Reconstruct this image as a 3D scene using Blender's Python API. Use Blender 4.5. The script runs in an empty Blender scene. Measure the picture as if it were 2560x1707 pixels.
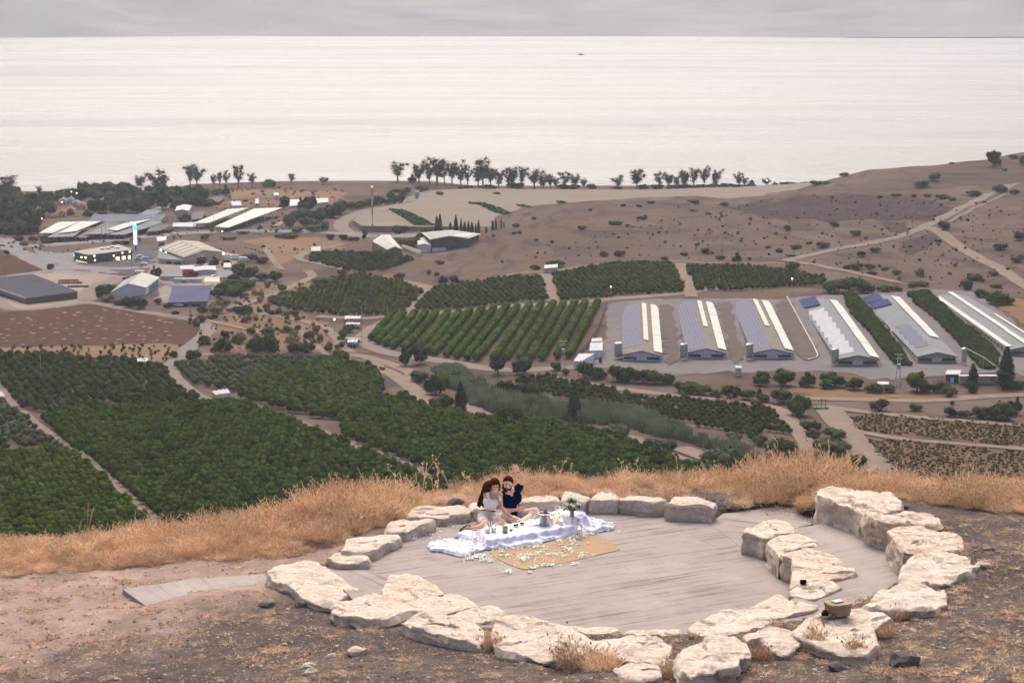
import bpy, bmesh, math, random
import numpy as np
from mathutils import Vector, Matrix, noise
from mathutils.geometry import delaunay_2d_cdt
R = math.radians
random.seed(7); RNG = np.random.default_rng(7)
S = bpy.context.scene
COL = S.collection
# ------------------------------------------------------------- camera
FPX, CX, CY = 4890.0,1280.0,853.5
PITCH = R(10.12)
ZC = 9.3
cam_d = bpy.data.cameras.new('camera'); cam = bpy.data.objects.new('camera', cam_d); COL.objects.link(cam)
cam_d.sensor_width = 36.0; cam_d.lens = FPX / 2560 * 36.0
cam_d.clip_start = 0.5; cam_d.clip_end = 40000
cam.location = (0,0, ZC); cam.rotation_euler = (math.pi / 2 - PITCH, 0,0)
cam_d.dof.use_dof = False
S.camera = cam
# ------------------------------------------------------------- light
SUN_EL, SUN_AZ = 51.0,-4.0     # degrees above the horizon, degrees right of the view axis
w = bpy.data.worlds.new('World'); S.world = w; w.use_nodes = True
nt = w.node_tree; nt.nodes.clear()
out = nt.nodes.new('ShaderNodeOutputWorld'); bg = nt.nodes.new('ShaderNodeBackground')
sky = nt.nodes.new('ShaderNodeTexSky'); sky.sky_type = 'NISHITA'; sky.sun_disc = False
sky.sun_elevation = R(SUN_EL); sky.sun_rotation = R(SUN_AZ); sky.altitude = 100
sky.air_density = 0.6; sky.dust_density = 8.0; sky.ozone_density = 1.0
nt.links.new(sky.outputs[0], bg.inputs[0]); bg.inputs[1].default_value = 0.15
nt.links.new(bg.outputs[0], out.inputs[0])
sl = bpy.data.lights.new('sun', 'SUN'); sun = bpy.data.objects.new('sun', sl); COL.objects.link(sun)
sl.energy = .8; sl.angle = R(45); sl.color = (1.0,0.88,0.76)
sd = Vector((math.sin(R(SUN_AZ)) * math.cos(R(SUN_EL)), math.cos(R(SUN_AZ)) * math.cos(R(SUN_EL)), math.sin(R(SUN_EL))))
sun.rotation_euler = sd.to_track_quat('Z', 'Y').to_euler()
S.view_settings.view_transform = 'Standard'; S.view_settings.look = 'None'
S.view_settings.exposure = .93; S.view_settings.gamma = 1.0
S.render.engine = 'CYCLES'
S.cycles.max_bounces = 6; S.cycles.volume_bounces = 0; S.cycles.transparent_max_bounces = 8
S.cycles.caustics_reflective = False; S.cycles.caustics_refractive = False
# ------------------------------------------------------------- properties
def tag(o, label=None, cat=None, group=None, kind=None):
    if label: o['label'] = label
    if cat: o['category'] = cat
    if group: o['group'] = group
    if kind: o['kind'] = kind
    return o
def empty(name, loc, label, cat, rz=0, group=None):
    o = bpy.data.objects.new(name, None); COL.objects.link(o); o.empty_display_size = 0.2
    o.location = loc; o.rotation_euler = (0,0, rz)
    return tag(o, label, cat, group)
def link(name, me, mat=None, parent=None, loc=None):
    o = bpy.data.objects.new(name, me); COL.objects.link(o)
    if mat is not None:
        for m in (mat if isinstance(mat, (list, tuple)) else [mat]): me.materials.append(m)
    if parent is not None: o.parent = parent
    if loc is not None: o.location = loc
    return o
ORD = ['', 'second', 'third', 'fourth', 'fifth', 'sixth', 'seventh', 'eighth', 'ninth', 'tenth', 'eleventh', 'twelfth',
       'thirteenth', 'fourteenth', 'fifteenth', 'sixteenth', 'seventeenth', 'eighteenth', 'nineteenth', 'twentieth',
       'twenty-first', 'twenty-second', 'twenty-third', 'twenty-fourth', 'twenty-fifth', 'twenty-sixth', 'twenty-seventh', 'twenty-eighth', 'twenty-ninth', 'thirtieth']
def nth(i, n):
    if i == 0: return 'leftmost'
    if i == n - 1: return 'rightmost'
    return ORD[i] + ' from the left'
# ------------------------------------------------------------- materials
def mat(name, c1, c2=None, scale=1.0, rough=0.85, bump=0.0, bscale=None, metal=0.0, spec=0.0, detail=6, c3=None, c3amt=0.5, stretch=None,
        emit=None, estr=0.0, alpha=1.0, trans=0.0, ior=1.45, rand=0.0, lo=0.35, hi=0.65, sss=0.0, coord='Object', speck=None):
    m = bpy.data.materials.new(name); m.use_nodes = True
    n = m.node_tree.nodes; l = m.node_tree.links; b = n['Principled BSDF']
    b.inputs['Roughness'].default_value = rough; b.inputs['Metallic'].default_value = metal
    b.inputs['Specular IOR Level'].default_value = spec; b.inputs['IOR'].default_value = ior
    b.inputs['Base Color'].default_value = (*c1,1); b.inputs['Alpha'].default_value = alpha
    b.inputs['Transmission Weight'].default_value = trans
    if sss: b.inputs['Subsurface Weight'].default_value = sss; b.inputs['Subsurface Radius'].default_value = (0.02,0.01,0.006)
    if emit: b.inputs['Emission Color'].default_value = (*emit, 1); b.inputs['Emission Strength'].default_value = estr
    tc = n.new('ShaderNodeTexCoord'); src = tc.outputs[coord]
    if stretch:
        mp = n.new('ShaderNodeMapping'); mp.inputs['Scale'].default_value = stretch[:3]
        if len(stretch) > 3: mp.inputs['Rotation'].default_value = (0,0, stretch[3])
        l.new(src, mp.inputs[0]); src = mp.outputs[0]
    col = None
    def nz(sc, det=detail):
        t = n.new('ShaderNodeTexNoise'); t.inputs['Scale'].default_value = sc; t.inputs['Detail'].default_value = det
        t.inputs['Roughness'].default_value = 0.65; l.new(src, t.inputs['Vector']); return t.outputs['Fac']
    def ramp(f, a, bb):
        r = n.new('ShaderNodeMapRange'); r.inputs[1].default_value = a; r.inputs[2].default_value = bb; l.new(f, r.inputs[0]); return r.outputs[0]
    def mix(f, A, B):
        x = n.new('ShaderNodeMix'); x.data_type = 'RGBA'
        if isinstance(f, float): x.inputs[0].default_value = f
        else: l.new(f, x.inputs[0])
        for i, v in ((6, A),(7, B)):
            if isinstance(v, tuple): x.inputs[i].default_value = (*v, 1)
            else: l.new(v, x.inputs[i])
        return x.outputs[2]
    if c2: col = mix(ramp(nz(scale), lo, hi), c1, c2)
    if c3: col = mix(ramp(nz(scale * 3.7 + 0.13),0.62 - 0.2 * c3amt, 0.72), col if col is not None else c1, c3)
    if speck:
        vt = n.new('ShaderNodeTexVoronoi'); vt.inputs['Scale'].default_value = speck[0]; l.new(src, vt.inputs['Vector'])
        r = n.new('ShaderNodeMapRange'); r.inputs[1].default_value = speck[2]; r.inputs[2].default_value = speck[2] * 0.6; l.new(vt.outputs['Distance'], r.inputs[0])
        col = mix(r.outputs[0], col if col is not None else c1, speck[1])
    if rand:
        oi = n.new('ShaderNodeObjectInfo'); hs = n.new('ShaderNodeHueSaturation')
        r1 = n.new('ShaderNodeMapRange'); r1.inputs[3].default_value = 1 - rand; r1.inputs[4].default_value = 1 + rand; l.new(oi.outputs['Random'], r1.inputs[0])
        l.new(r1.outputs[0], hs.inputs['Value'])
        r2 = n.new('ShaderNodeMapRange'); r2.inputs[3].default_value = 0.5 - 0.07 * rand; r2.inputs[4].default_value = 0.5 + 0.05 * rand
        m2 = n.new('ShaderNodeMath'); m2.operation = 'MULTIPLY'; m2.inputs[1].default_value = 7.31; m3 = n.new('ShaderNodeMath'); m3.operation = 'FRACT'
        l.new(oi.outputs['Random'], m2.inputs[0]); l.new(m2.outputs[0], m3.inputs[0]); l.new(m3.outputs[0], r2.inputs[0]); l.new(r2.outputs[0], hs.inputs['Hue'])
        if col is not None: l.new(col, hs.inputs['Color'])
        else: hs.inputs['Color'].default_value = (*c1,1)
        col = hs.outputs[0]
    if col is not None: l.new(col, b.inputs['Base Color'])
    if bump:
        bp = n.new('ShaderNodeBump'); bp.inputs['Strength'].default_value = min(1.0, bump); bp.inputs['Distance'].default_value = (0.3 / (bscale or scale)) * max(1.0, bump)
        l.new(nz(bscale or scale), bp.inputs['Height']); l.new(bp.outputs[0], b.inputs['Normal'])
    return m
# ------------------------------------------------------------- terrain
def sm(a, b, x):
    t = np.clip((x - a) / (b - a),0,1); return t * t * (3 - 2 * t)
def ray(u, v):
    a = (np.asarray(u, float) - CX) / FPX; b = (CY - np.asarray(v, float)) / FPX
    cp, sp = math.cos(PITCH), math.sin(PITCH)
    return a, cp + b * sp, -sp + b * cp
def tt(u, v):
    x, y, z = ray(u, v); return x / y
def pz(u, v, z):                       # pixel onto a level plane of height z
    x, y, q = ray(u, v); k = (z - ZC) / q; return np.stack([x * k, y * k, np.full_like(x * k, z, dtype=float)],-1)
def py_(u, v, yy):                     # pixel onto the upright plane at distance yy
    x, y, q = ray(u, v); k = yy / y; return Vector((float(x * k), float(yy), float(ZC + q * k)))
ZOOM = dict(A=(1000,1120,.2551), B=(0,0,.3656), C=(850,0,.3656), D=(1700,0,.3656), E=(0,380,.3656), F=(850,480,.3656), G=(1700,480,.3656),
            H=(0,860,.3656), I=(850,860,.3656), J=(1700,860,.3656), K=(0,1250,.3656), L=(600,1250,.3656), N=(1700,1150,.3656),
            O=(1140,1140,.1339), Q=(1330,1220,.09354), s1=(640,1360,.2551), s2=(1200,1420,.2551), s3=(1760,1180,.21259), s4=(1760,1420,.2551),
            s5=(2160,1180,.1913), s6=(780,1200,.18707), s7=(1280,1160,.2466), b1=(0,400,.18282), b2=(430,400,.18282), b3=(170,580,.18282),
            b4=(0,660,.18282), b5=(430,660,.22534), b6=(1480,720,.17857), b7=(1860,700,.29009), b8=(2120,690,.3459), X=(0,0,1.0))
def zp(k, pts):
    ox, oy, s = ZOOM[k]; return [(ox + s * p[0], oy + s * p[1]) for p in pts]
HT = [(0,1450,-.1),(0,1600,0.02),(300,1470,0.0),(400,1600,.15),(300,1707,.35),(0,1707,.15),(560,1530,.2),(700,1600,.34),(900,1707,.62),(640,1420,.02),(850,1530,.2),(1100,1590,.40),
      (1400,1650,.50),(1700,1700,.62),(2000,1640,.62),(2200,1570,.62),(2400,1450,.66),(2370,1330,.66),(2560,1550,1.05),(2560,1400,.9),(2300,1707,1.1),(2560,1707,1.4),(1500,1707,.85),
      (2560,1300,.7),(2400,1280,.6),(2200,1225,.4),(2050,1220,.25),(1950,1262,.02),(1800,1240,.05),(1700,1230,.08),(1400,1225,.1),(1100,1248,.08),(950,1310,.1),(850,1380,.05),(600,1350,0),(200,1380,-.12),(0,1400,-.2),
      (760,1400,.02),(1000,1360,-.05),(1400,1350,-.05),(1700,1330,-.05)]
_c = [pz(u, v, z) for u, v, z in HT]; HCX = np.array([c[0] for c in _c]); HCY = np.array([c[1] for c in _c]); HCZ = np.array([c[2] for c in _c])
def hilltop(x, y):
    sh = np.broadcast(x, y).shape; x = np.broadcast_to(x, sh).ravel(); y = np.broadcast_to(y, sh).ravel(); z = np.zeros(x.size)
    num = np.zeros(x.size); den = np.full(x.size, 1e-12)
    for cx_, cy_, cz_ in zip(HCX, HCY, HCZ):
        wgt = 1.0 / (((x - cx_) ** 2 + (y - cy_) ** 2) + .35) ** 2; num += wgt * cz_; den += wgt
    z = num / den
    return z.reshape(sh)
CRU = [0,500,900,1100,1400,1700,1900,2100,2560]; CRY = [31.8,32.0,33.2,34.6,35.5,35.4,34.8,34.3,33.2]
CRT = [float(tt(u, 1240)) for u in CRU]
SHU = [-300,0,300,420,480,700,900,1080,1180,1700,2600]; SHY = [1870,1870,1870,1900,1958,1990,1995,1990,1940,1935,1935]
SHT = [float(tt(u, 470)) for u in SHU]
def base(x, y):
    t = x / y
    z = ZC - 190 + 40 * (1 - y / 2050)
    z = z + 9 * sm(800,1080, y) * sm(tt(900,800), tt(1350,800), t) * (1 - sm(1500,1760, y))
    z = z + 0.5 * np.sin(x / 61 + 1.3) * np.sin(y / 83.0) * sm(550,700, y) * (1 - sm(1500,1700, y))
    return z
def on_base(u, v):
    x, y, q = ray(u, v); lo, hi = 300.0,2000.0
    for _ in range(50):
        m = (lo + hi) / 2; k = m / y
        if ZC + q * k < base(x * k, np.float64(m)): hi = m
        else: lo = m
    return m
AR = [(880,705,1160),(934,687,1190),(996,664,1230),(1069,645,1270),(1124,624,1300),(1215,589,1350),(1274,565,1385),(1325,549,1410),(1398,534,1430),(1508,519,1450),(1618,512,1460),(1710,510,1465),
      (1820,514,1470),(1894,507,1475),(1992,494,1480),(2100,490,1485),(2250,492,1490),(2400,480,1500),(2560,465,1510),(2900,440,1530)]
AF = [(880,705),(934,690),(1077,722),(1215,700),(1380,680),(1581,656),(1700,656),(1956,654),(2084,678),(2248,712),(2560,735),(2900,760)]
BR = [(1860,505,1700),(1940,500,1700),(1992,485,1700),(2084,450,1705),(2175,428,1710),(2285,419,1715),(2460,404,1720),(2560,383,1725),(2700,360,1730),(2900,345,1730)]
def prof(L):
    T = []; Y = []; Z = []
    for u, v, d in L:
        x, y, q = ray(u, v); T.append(float(x / y)); Y.append(d); Z.append(float(ZC + q / y * d))
    return np.array(T), np.array(Y, float), np.array(Z)
AT, AY, AZ = prof(AR); BT, BY, BZ = prof(BR)
AFT = np.array([float(tt(u, v)) for u, v in AF]); AFY = np.array([on_base(u, v) for u, v in AF])
def hump(x, y, b, T, Y, Z, FT, FY, back, pw):
    t = x / y; yr = np.interp(t, T, Y); zr = np.interp(t, T, Z); yf = np.interp(t, FT, FY)
    b0 = ZC - 190 + 40 * (1 - yr / 2050)
    hgt = np.maximum(zr - b0,0) * sm(T[0] - .001, T[0] + .012, t)
    s = np.clip((y - yf) / np.maximum(yr - yf, 20),0,1); up = np.sin(s * math.pi / 2) ** pw
    dn = 1 - sm(0,1, np.clip((y - yr) / back, 0,1))
    b1 = b0 + (b - b0) * 1.0
    return b + (hgt - (b - b0) * up) * np.where(y <= yr, up, dn) if False else np.where(y <= yr, b + (b0 + hgt - b) * up * (hgt > 0), b + (b0 + hgt - b) * dn * (hgt > 0))
def raw(x, y):
    t = x / y
    b = base(x, y)
    A = hump(x, y, b, AT, AY, AZ, AFT, AFY, 260.0,1.25)
    BF = np.interp(BT, AT, AY) + 40
    B = hump(x, y, b, BT, BY, BZ, BT, BF, 200.0,1.0)
    z = np.maximum(np.maximum(A, B), b)
    hh = np.clip((z - b) / 12,0,1)
    z = z + hh * (1.1 * np.sin(x / 23 + 2 * np.sin(y / 47)) * np.sin(y / 31 + x / 90) + .6 * np.sin(x / 9.1 + y / 17) * np.sin(y / 11.3 - x / 29))
    sh = np.interp(t, SHT, SHY)
    z = np.where(y > sh - 12, np.minimum(z, ZC - 190 + 0.5 - np.clip((y - sh) / 12,-1,6)), z)
    c = np.interp(t, CRT, CRY); q = np.maximum(y - c, 0)
    side = np.clip((np.abs(x) - 14),0, None)
    top = hilltop(x, np.minimum(y, 60.0)) * (1 - sm(40,55, y)) - np.where(q < 2.6, q * q / 5.2 * .46,.46 * (q - 1.3)) - side * .02
    k = 1.5
    return np.where(y < 620, np.maximum(top, z), z)
ROWS = np.concatenate([np.arange(17,44,.11), np.geomspace(44,600,90)[0:], np.linspace(600,1760,330)[1:], np.linspace(1760,2060,60)[1:]])
TC = np.linspace(-.46,.46,420)
YY, TT = np.meshgrid(ROWS, TC, indexing='ij'); XX = YY * TT
ZZ = raw(XX, YY)
near = (YY < 44)
def fbm2(x, y, s, seed=0):
    z = 0
    for i, (a, f) in enumerate(((1,1),(.5,2.1),(.25,4.3),(.12,8.7))):
        ph = seed * 1.7 + i * 2.1
        z = z + a * (np.sin(x * f / s + 1.7 * np.sin(y * f / s * .8 + ph) + ph) * np.cos(y * f / s * 1.1 + 1.3 * np.sin(x * f / s * .9 + ph * 2)))
    return z
ZZ = ZZ + np.where(near, .03 * fbm2(XX, YY, .9,1) + .008 * fbm2(XX, YY, .17,2),0)
def inpoly(px, py, poly):
    r = np.zeros(np.shape(px), bool); n = len(poly); j = n - 1
    for i in range(n):
        xi, yi = poly[i]; xj, yj = poly[j]
        r ^= ((yi > py) != (yj > py)) & (px < (xj - xi) * (py - yi) / ((yj - yi) or 1e-9) + xi); j = i
    return r
FLOOR_PX = [(790,1424),(860,1408),(925,1385),(975,1350),(1060,1318),(1150,1292),(1250,1270),(1350,1262),(1480,1262),(1600,1262),(1700,1272),(1790,1296),(1808,1283),(1900,1270),(1985,1263),(2010,1290),(2050,1296),(2055,1303),(1990,1320),
            (1940,1335),(1985,1372),(2030,1420),(2025,1470),(1960,1515),(1830,1555),(1640,1585),(1480,1582),(1300,1560),(1200,1538),(1110,1508),(1020,1470),(930,1480),(850,1470),(800,1440)]
TERR_PX = [(1926,1320),(1998,1318),(2085,1304.5),(2122,1262),(2246,1300),(2294,1350),(2332,1412),(2270,1494),(2091,1573),(1938,1600),(1785,1634),(1570,1612),(1353,1592),(1112,1558),(946,1518),(880,1496),(858,1472),(895,1476),
           (1022,1464),(1112,1503),(1201,1530),(1302,1552),(1480,1574),(1634,1579),(1824,1551),(1954,1510),(2035,1470),(2036,1430),(2025,1393),(1979,1352)]
TZ = .36
fl = [tuple(p[:2]) for p in pz(*np.array(FLOOR_PX).T, 0.0)]; te = [tuple(p[:2]) for p in pz(*np.array(TERR_PX).T, TZ)]
ZZ[near & inpoly(XX, YY, fl)] = -.25
ZZ[near & inpoly(XX, YY, fl[:15] + te[2:17])] = -.25
def Zm(x, y):
    x = np.asarray(x, float); y = np.asarray(y, float); t = np.clip(x / y, TC[0], TC[-1] - 1e-9)
    i = np.clip(np.searchsorted(ROWS, y) - 1,0, len(ROWS) - 2); fy = np.clip((y - ROWS[i]) / (ROWS[i + 1] - ROWS[i]),0,1)
    ft = (t - TC[0]) / (TC[1] - TC[0]); j = np.clip(ft.astype(int),0, len(TC) - 2); ft = ft - j
    return (ZZ[i, j] * (1 - ft) + ZZ[i, j + 1] * ft) * (1 - fy) + (ZZ[i + 1, j] * (1 - ft) + ZZ[i + 1, j + 1] * ft) * fy
DSN = np.concatenate([np.arange(20,44,.08), np.geomspace(44,560,120), np.arange(562,2050,3.0)]); DSF = DSN[DSN > 480]
def W(u, v, up=0.0, far=False):        # pixel onto the terrain
    DS = DSF if far else DSN
    u = np.atleast_1d(np.asarray(u, float)); v = np.atleast_1d(np.asarray(v, float)); x, y, q = ray(u, v)
    k = DS[None, :] / y[:, None]; g = (ZC + q[:, None] * k) - (Zm(x[:, None] * k, DS[None, :] + 0 * k) + up)
    hit = g < 0; idx = np.where(hit.any(1), hit.argmax(1), len(DS) - 1); idx = np.maximum(idx, 1)
    r = np.arange(len(u)); g0 = g[r, idx - 1]; g1 = g[r, idx]; f = np.clip(g0 / (g0 - g1 + 1e-12),0,1); d = DS[idx - 1] * (1 - f) + DS[idx] * f
    X = x / y * d; return np.stack([X, d, Zm(X, d)],-1)
def grid_mesh(name, V, nr, nc, flip=False):
    me = bpy.data.meshes.new(name); n = nr * nc; i = np.arange(nr - 1)[:, None] * nc + np.arange(nc - 1)[None, :]
    f = np.stack([i, i + 1, i + nc + 1, i + nc],-1).reshape(-1,4)
    return raw_mesh(name, V.reshape(-1,3), f, True)
def raw_mesh(name, V, F, smooth=False, mi=None):
    V = np.asarray(V, np.float32); F = np.asarray(F, np.int32); me = bpy.data.meshes.new(name); k = F.shape[1]
    me.vertices.add(len(V)); me.vertices.foreach_set('co', V.ravel()); me.loops.add(F.size); me.loops.foreach_set('vertex_index', F.ravel())
    me.polygons.add(len(F)); me.polygons.foreach_set('loop_start', np.arange(0, F.size, k, dtype=np.int32)); me.polygons.foreach_set('loop_total', np.full(len(F), k, np.int32))
    if smooth: me.polygons.foreach_set('use_smooth', np.ones(len(F), bool))
    if mi is not None: me.polygons.foreach_set('material_index', np.asarray(mi, np.int32))
    me.update(calc_edges=True); me.validate(); return me
def ground_mat():
    m = mat('ground_soil',(.27,.19,.15),(.2,.145,.115), scale=.03, rough=.95, bump=.6, bscale=5)
    n = m.node_tree.nodes; l = m.node_tree.links; b = n['Principled BSDF']
    tc = n.new('ShaderNodeTexCoord'); sp = n.new('ShaderNodeSeparateXYZ'); l.new(tc.outputs['Object'], sp.inputs[0])
    def N(sc, det=8, rough=.65):
        t = n.new('ShaderNodeTexNoise'); t.inputs['Scale'].default_value = sc; t.inputs['Detail'].default_value = det; t.inputs['Roughness'].default_value = rough; l.new(tc.outputs['Object'], t.inputs['Vector']); return t.outputs['Fac']
    def MR(f, a, bb, c=0., d=1.):
        r = n.new('ShaderNodeMapRange'); r.inputs[1].default_value = a; r.inputs[2].default_value = bb; r.inputs[3].default_value = c; r.inputs[4].default_value = d; l.new(f, r.inputs[0]); return r.outputs[0]
    def MX(f, A, B):
        x = n.new('ShaderNodeMix'); x.data_type = 'RGBA'; l.new(f, x.inputs[0])
        for i, v in ((6, A),(7, B)):
            if isinstance(v, tuple): x.inputs[i].default_value = (*v, 1)
            else: l.new(v, x.inputs[i])
        return x.outputs[2]
    def MA(op, a, bb):
        x = n.new('ShaderNodeMath'); x.operation = op
        for i, v in enumerate((a, bb)):
            if isinstance(v, (int, float)): x.inputs[i].default_value = v
            else: l.new(v, x.inputs[i])
        return x.outputs[0]
    val = MX(MR(N(.012),.38,.62),(.132,.100,.088),(.092,.070,.064))
    val = MX(MR(N(.05,10,.75),.45,.62), val, (.105,.07,.046))
    val = MX(MR(N(.35,8,.8),.54,.66), val, (.045,.037,.033))
    mpz = n.new('ShaderNodeMapping'); mpz.inputs['Scale'].default_value = (.012,.02,1.1); l.new(tc.outputs['Object'], mpz.inputs[0]); tz_ = n.new('ShaderNodeTexNoise'); tz_.inputs['Scale'].default_value = 1; tz_.inputs['Detail'].default_value = 5; l.new(mpz.outputs[0], tz_.inputs['Vector'])
    val = MX(MA('MULTIPLY', MR(tz_.outputs['Fac'],.50,.62),.6), val, (.050,.038,.036)); val = MX(MA('MULTIPLY', MR(N(1.1,5,.8),.56,.68),.6), val, (.13,.10,.085)); val = MX(MA('MULTIPLY', MR(N(.8,5,.8),.58,.68),.7), val, (.035,.028,.025))
    path = MX(MR(N(1.3,8,.75),.35,.65),(.38,.27,.225),(.21,.15,.125))
    stony = MX(MR(N(2.6,10,.8),.38,.62),(.125,.096,.084),(.07,.057,.053))
    straw = MX(MR(N(7,6,.8),.52,.6), stony, (.26,.19,.12))
    stony = MX(MR(N(.55,5),.45,.6), stony, straw)
    k = MA('ADD', MA('MULTIPLY', sp.outputs[0],.5), MA('MULTIPLY', sp.outputs[1],-.42))     # towards front right
    k = MA('ADD', k, MA('MULTIPLY', N(.5,6),3.0))
    top = MX(MR(k, -13.1,-12.1), path, stony)
    top = MX(MR(N(19,4,.6),.61,.67), top, (.33,.28,.245))
    top = MX(MR(N(13,4,.6),.66,.71), top, (.06,.05,.05))
    col = MX(MR(sp.outputs[1],42,60), top, val)
    l.new(col, b.inputs['Base Color'])
    bp = n.new('ShaderNodeBump'); bp.inputs['Strength'].default_value = .9; bp.inputs['Distance'].default_value = .04
    l.new(N(9,10,.75), bp.inputs['Height']); l.new(bp.outputs[0], b.inputs['Normal'])
    return m
g = link('ground', grid_mesh('ground', np.stack([XX, YY, ZZ],-1), len(ROWS), len(TC)), ground_mat()); g['kind'] = 'structure'
# ------------------------------------------------------------- lake
def lake_mat():
    m = bpy.data.materials.new('lake_water'); m.use_nodes = True; n = m.node_tree.nodes; l = m.node_tree.links; b = n['Principled BSDF']
    b.inputs['Base Color'].default_value = (.085,.088,.075,1); b.inputs['Roughness'].default_value = .22; b.inputs['IOR'].default_value = 1.33; b.inputs['Specular IOR Level'].default_value = .5
    tc = n.new('ShaderNodeTexCoord'); mp = n.new('ShaderNodeMapping'); mp.inputs['Scale'].default_value = (.6,1,1); mp.inputs['Rotation'].default_value = (0,0, R(4)); l.new(tc.outputs['Object'], mp.inputs[0])
    def N(sc, det):
        t = n.new('ShaderNodeTexNoise'); t.inputs['Scale'].default_value = sc; t.inputs['Detail'].default_value = det; t.inputs['Roughness'].default_value = .6; l.new(mp.outputs[0], t.inputs['Vector']); return t.outputs['Fac']
    def B(sc, det, dist, st, prev=None):
        bp = n.new('ShaderNodeBump'); bp.inputs['Strength'].default_value = st; bp.inputs['Distance'].default_value = dist; l.new(N(sc, det), bp.inputs['Height'])
        if prev is not None: l.new(prev, bp.inputs['Normal'])
        return bp.outputs[0]
    x = B(.03,4,5.5,1.0); x = B(.11,6,2.6,1.0, x)
    l.new(x, b.inputs['Normal'])
    mp2 = n.new('ShaderNodeMapping'); mp2.inputs['Scale'].default_value = (.0005,.003,1); l.new(tc.outputs['Object'], mp2.inputs[0])
    t = n.new('ShaderNodeTexNoise'); t.inputs['Scale'].default_value = 1; t.inputs['Detail'].default_value = 6; l.new(mp2.outputs[0], t.inputs['Vector'])
    r = n.new('ShaderNodeMapRange'); r.inputs[1].default_value = .4; r.inputs[2].default_value = .6; r.inputs[3].default_value = .16; r.inputs[4].default_value = .40; l.new(t.outputs['Fac'], r.inputs[0]); l.new(r.outputs[0], b.inputs['Roughness'])
    return m
V = np.array([[-9000,1700, ZC - 190],[9000,1700, ZC - 190],[9000,16000, ZC - 190],[-9000,16000, ZC - 190]])
o = link('lake_water', raw_mesh('lake_water', V, [[0,1,2,3]]), lake_mat()); o['kind'] = 'structure'
# ------------------------------------------------------------- far hills
ys = np.linspace(8300,15500,150); xs = np.linspace(-6000,6000,240)
hy, hx = np.meshgrid(ys, xs, indexing='ij')
uu = CX + FPX * hx / hy
shore = np.interp(uu, [-800,0,220,500,900,1700,2000,2560,3400],[8050,8330,8480,8600,8600,8550,8350,8030,7800]) + 60 * np.sin(hx / 310) * .6
dd = np.maximum(hy - shore, 0)
hz = ZC - 190 - 6 + 8 * sm(0,60, dd) + .012 * dd
def bump(cu, wu, cy0, wy, hgt):
    return hgt * np.exp(-((uu - cu) / wu) ** 2) * sm(cy0, cy0 + wy, hy)
hz += bump(-150,330,8450,900,290) + bump(330,330,9700,1100,150) + bump(700,260,9200,1500,55) + bump(1200,500,9800,1800,60) + bump(2050,420,9500,1500,80) + bump(2700,400,8400,1800,230)
hz += .06 * np.maximum(dd - 900,0) * .8 + sm(12500,15500, hy) * 120
hz += sm(100,1500, dd) * (26 * fbm2(hx, hy, 620,3) + 7 * fbm2(hx, hy, 150,5))
o = link('hills', grid_mesh('hills', np.stack([hx, hy, hz],-1), len(ys), len(xs)), mat('hill_scrub',(.27,.26,.255),(.17,.17,.175), scale=.0016, c3=(.32,.30,.28), c3amt=.3, rough=.95)); o['kind'] = 'structure'
HILLMAX = float(hz.max())
# ============================================================= near: paved terrace, stones, dry weeds
def cdt_poly(pts2, spacing):
    """triangulated polygon with inner points; returns verts2d, faces"""
    P = []
    n = len(pts2)
    for i in range(n):
        a = np.array(pts2[i]); b = np.array(pts2[(i + 1) % n]); k = max(1, int(np.linalg.norm(b - a) / spacing))
        for j in range(k): P.append(tuple(a + (b - a) * j / k))
    m = len(P); A = np.array(P)
    gx, gy = np.meshgrid(np.arange(A[:, 0].min(), A[:, 0].max(), spacing), np.arange(A[:, 1].min(), A[:, 1].max(), spacing))
    gx = gx.ravel() + RNG.uniform(-.25,.25, gx.size) * spacing; gy = gy.ravel() + RNG.uniform(-.25,.25, gy.size) * spacing
    ins = inpoly(gx, gy, P); gx, gy = gx[ins], gy[ins]
    vs = [Vector(p) for p in P] + [Vector((float(a), float(b))) for a, b in zip(gx, gy)]
    v, e, f, *_ = delaunay_2d_cdt(vs, [(i, (i + 1) % m) for i in range(m)],[],1,1e-6)
    return [(p.x, p.y) for p in v],[tuple(q) for q in f]
def slab(name, poly_px, z, th, m, parent=None):
    pts = [tuple(p[:2]) for p in pz(*np.array(poly_px).T, z)]
    bm = bmesh.new(); top = [bm.verts.new((x, y, z)) for x, y in pts]; bot = [bm.verts.new((x, y, z - th)) for x, y in pts]
    bm.faces.new(top); n = len(pts)
    for i in range(n): bm.faces.new((top[(i + 1) % n], top[i], bot[i], bot[(i + 1) % n]))
    bmesh.ops.recalc_face_normals(bm, faces=bm.faces[:]); bmesh.ops.triangulate(bm, faces=bm.faces[:])
    me = bpy.data.meshes.new(name); bm.to_mesh(me); bm.free(); return link(name, me, m, parent)
d1 = pz([1250,1750],[1480,1405],0.0); ANG = math.atan2(d1[1][1] - d1[0][1], d1[1][0] - d1[0][0])
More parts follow.
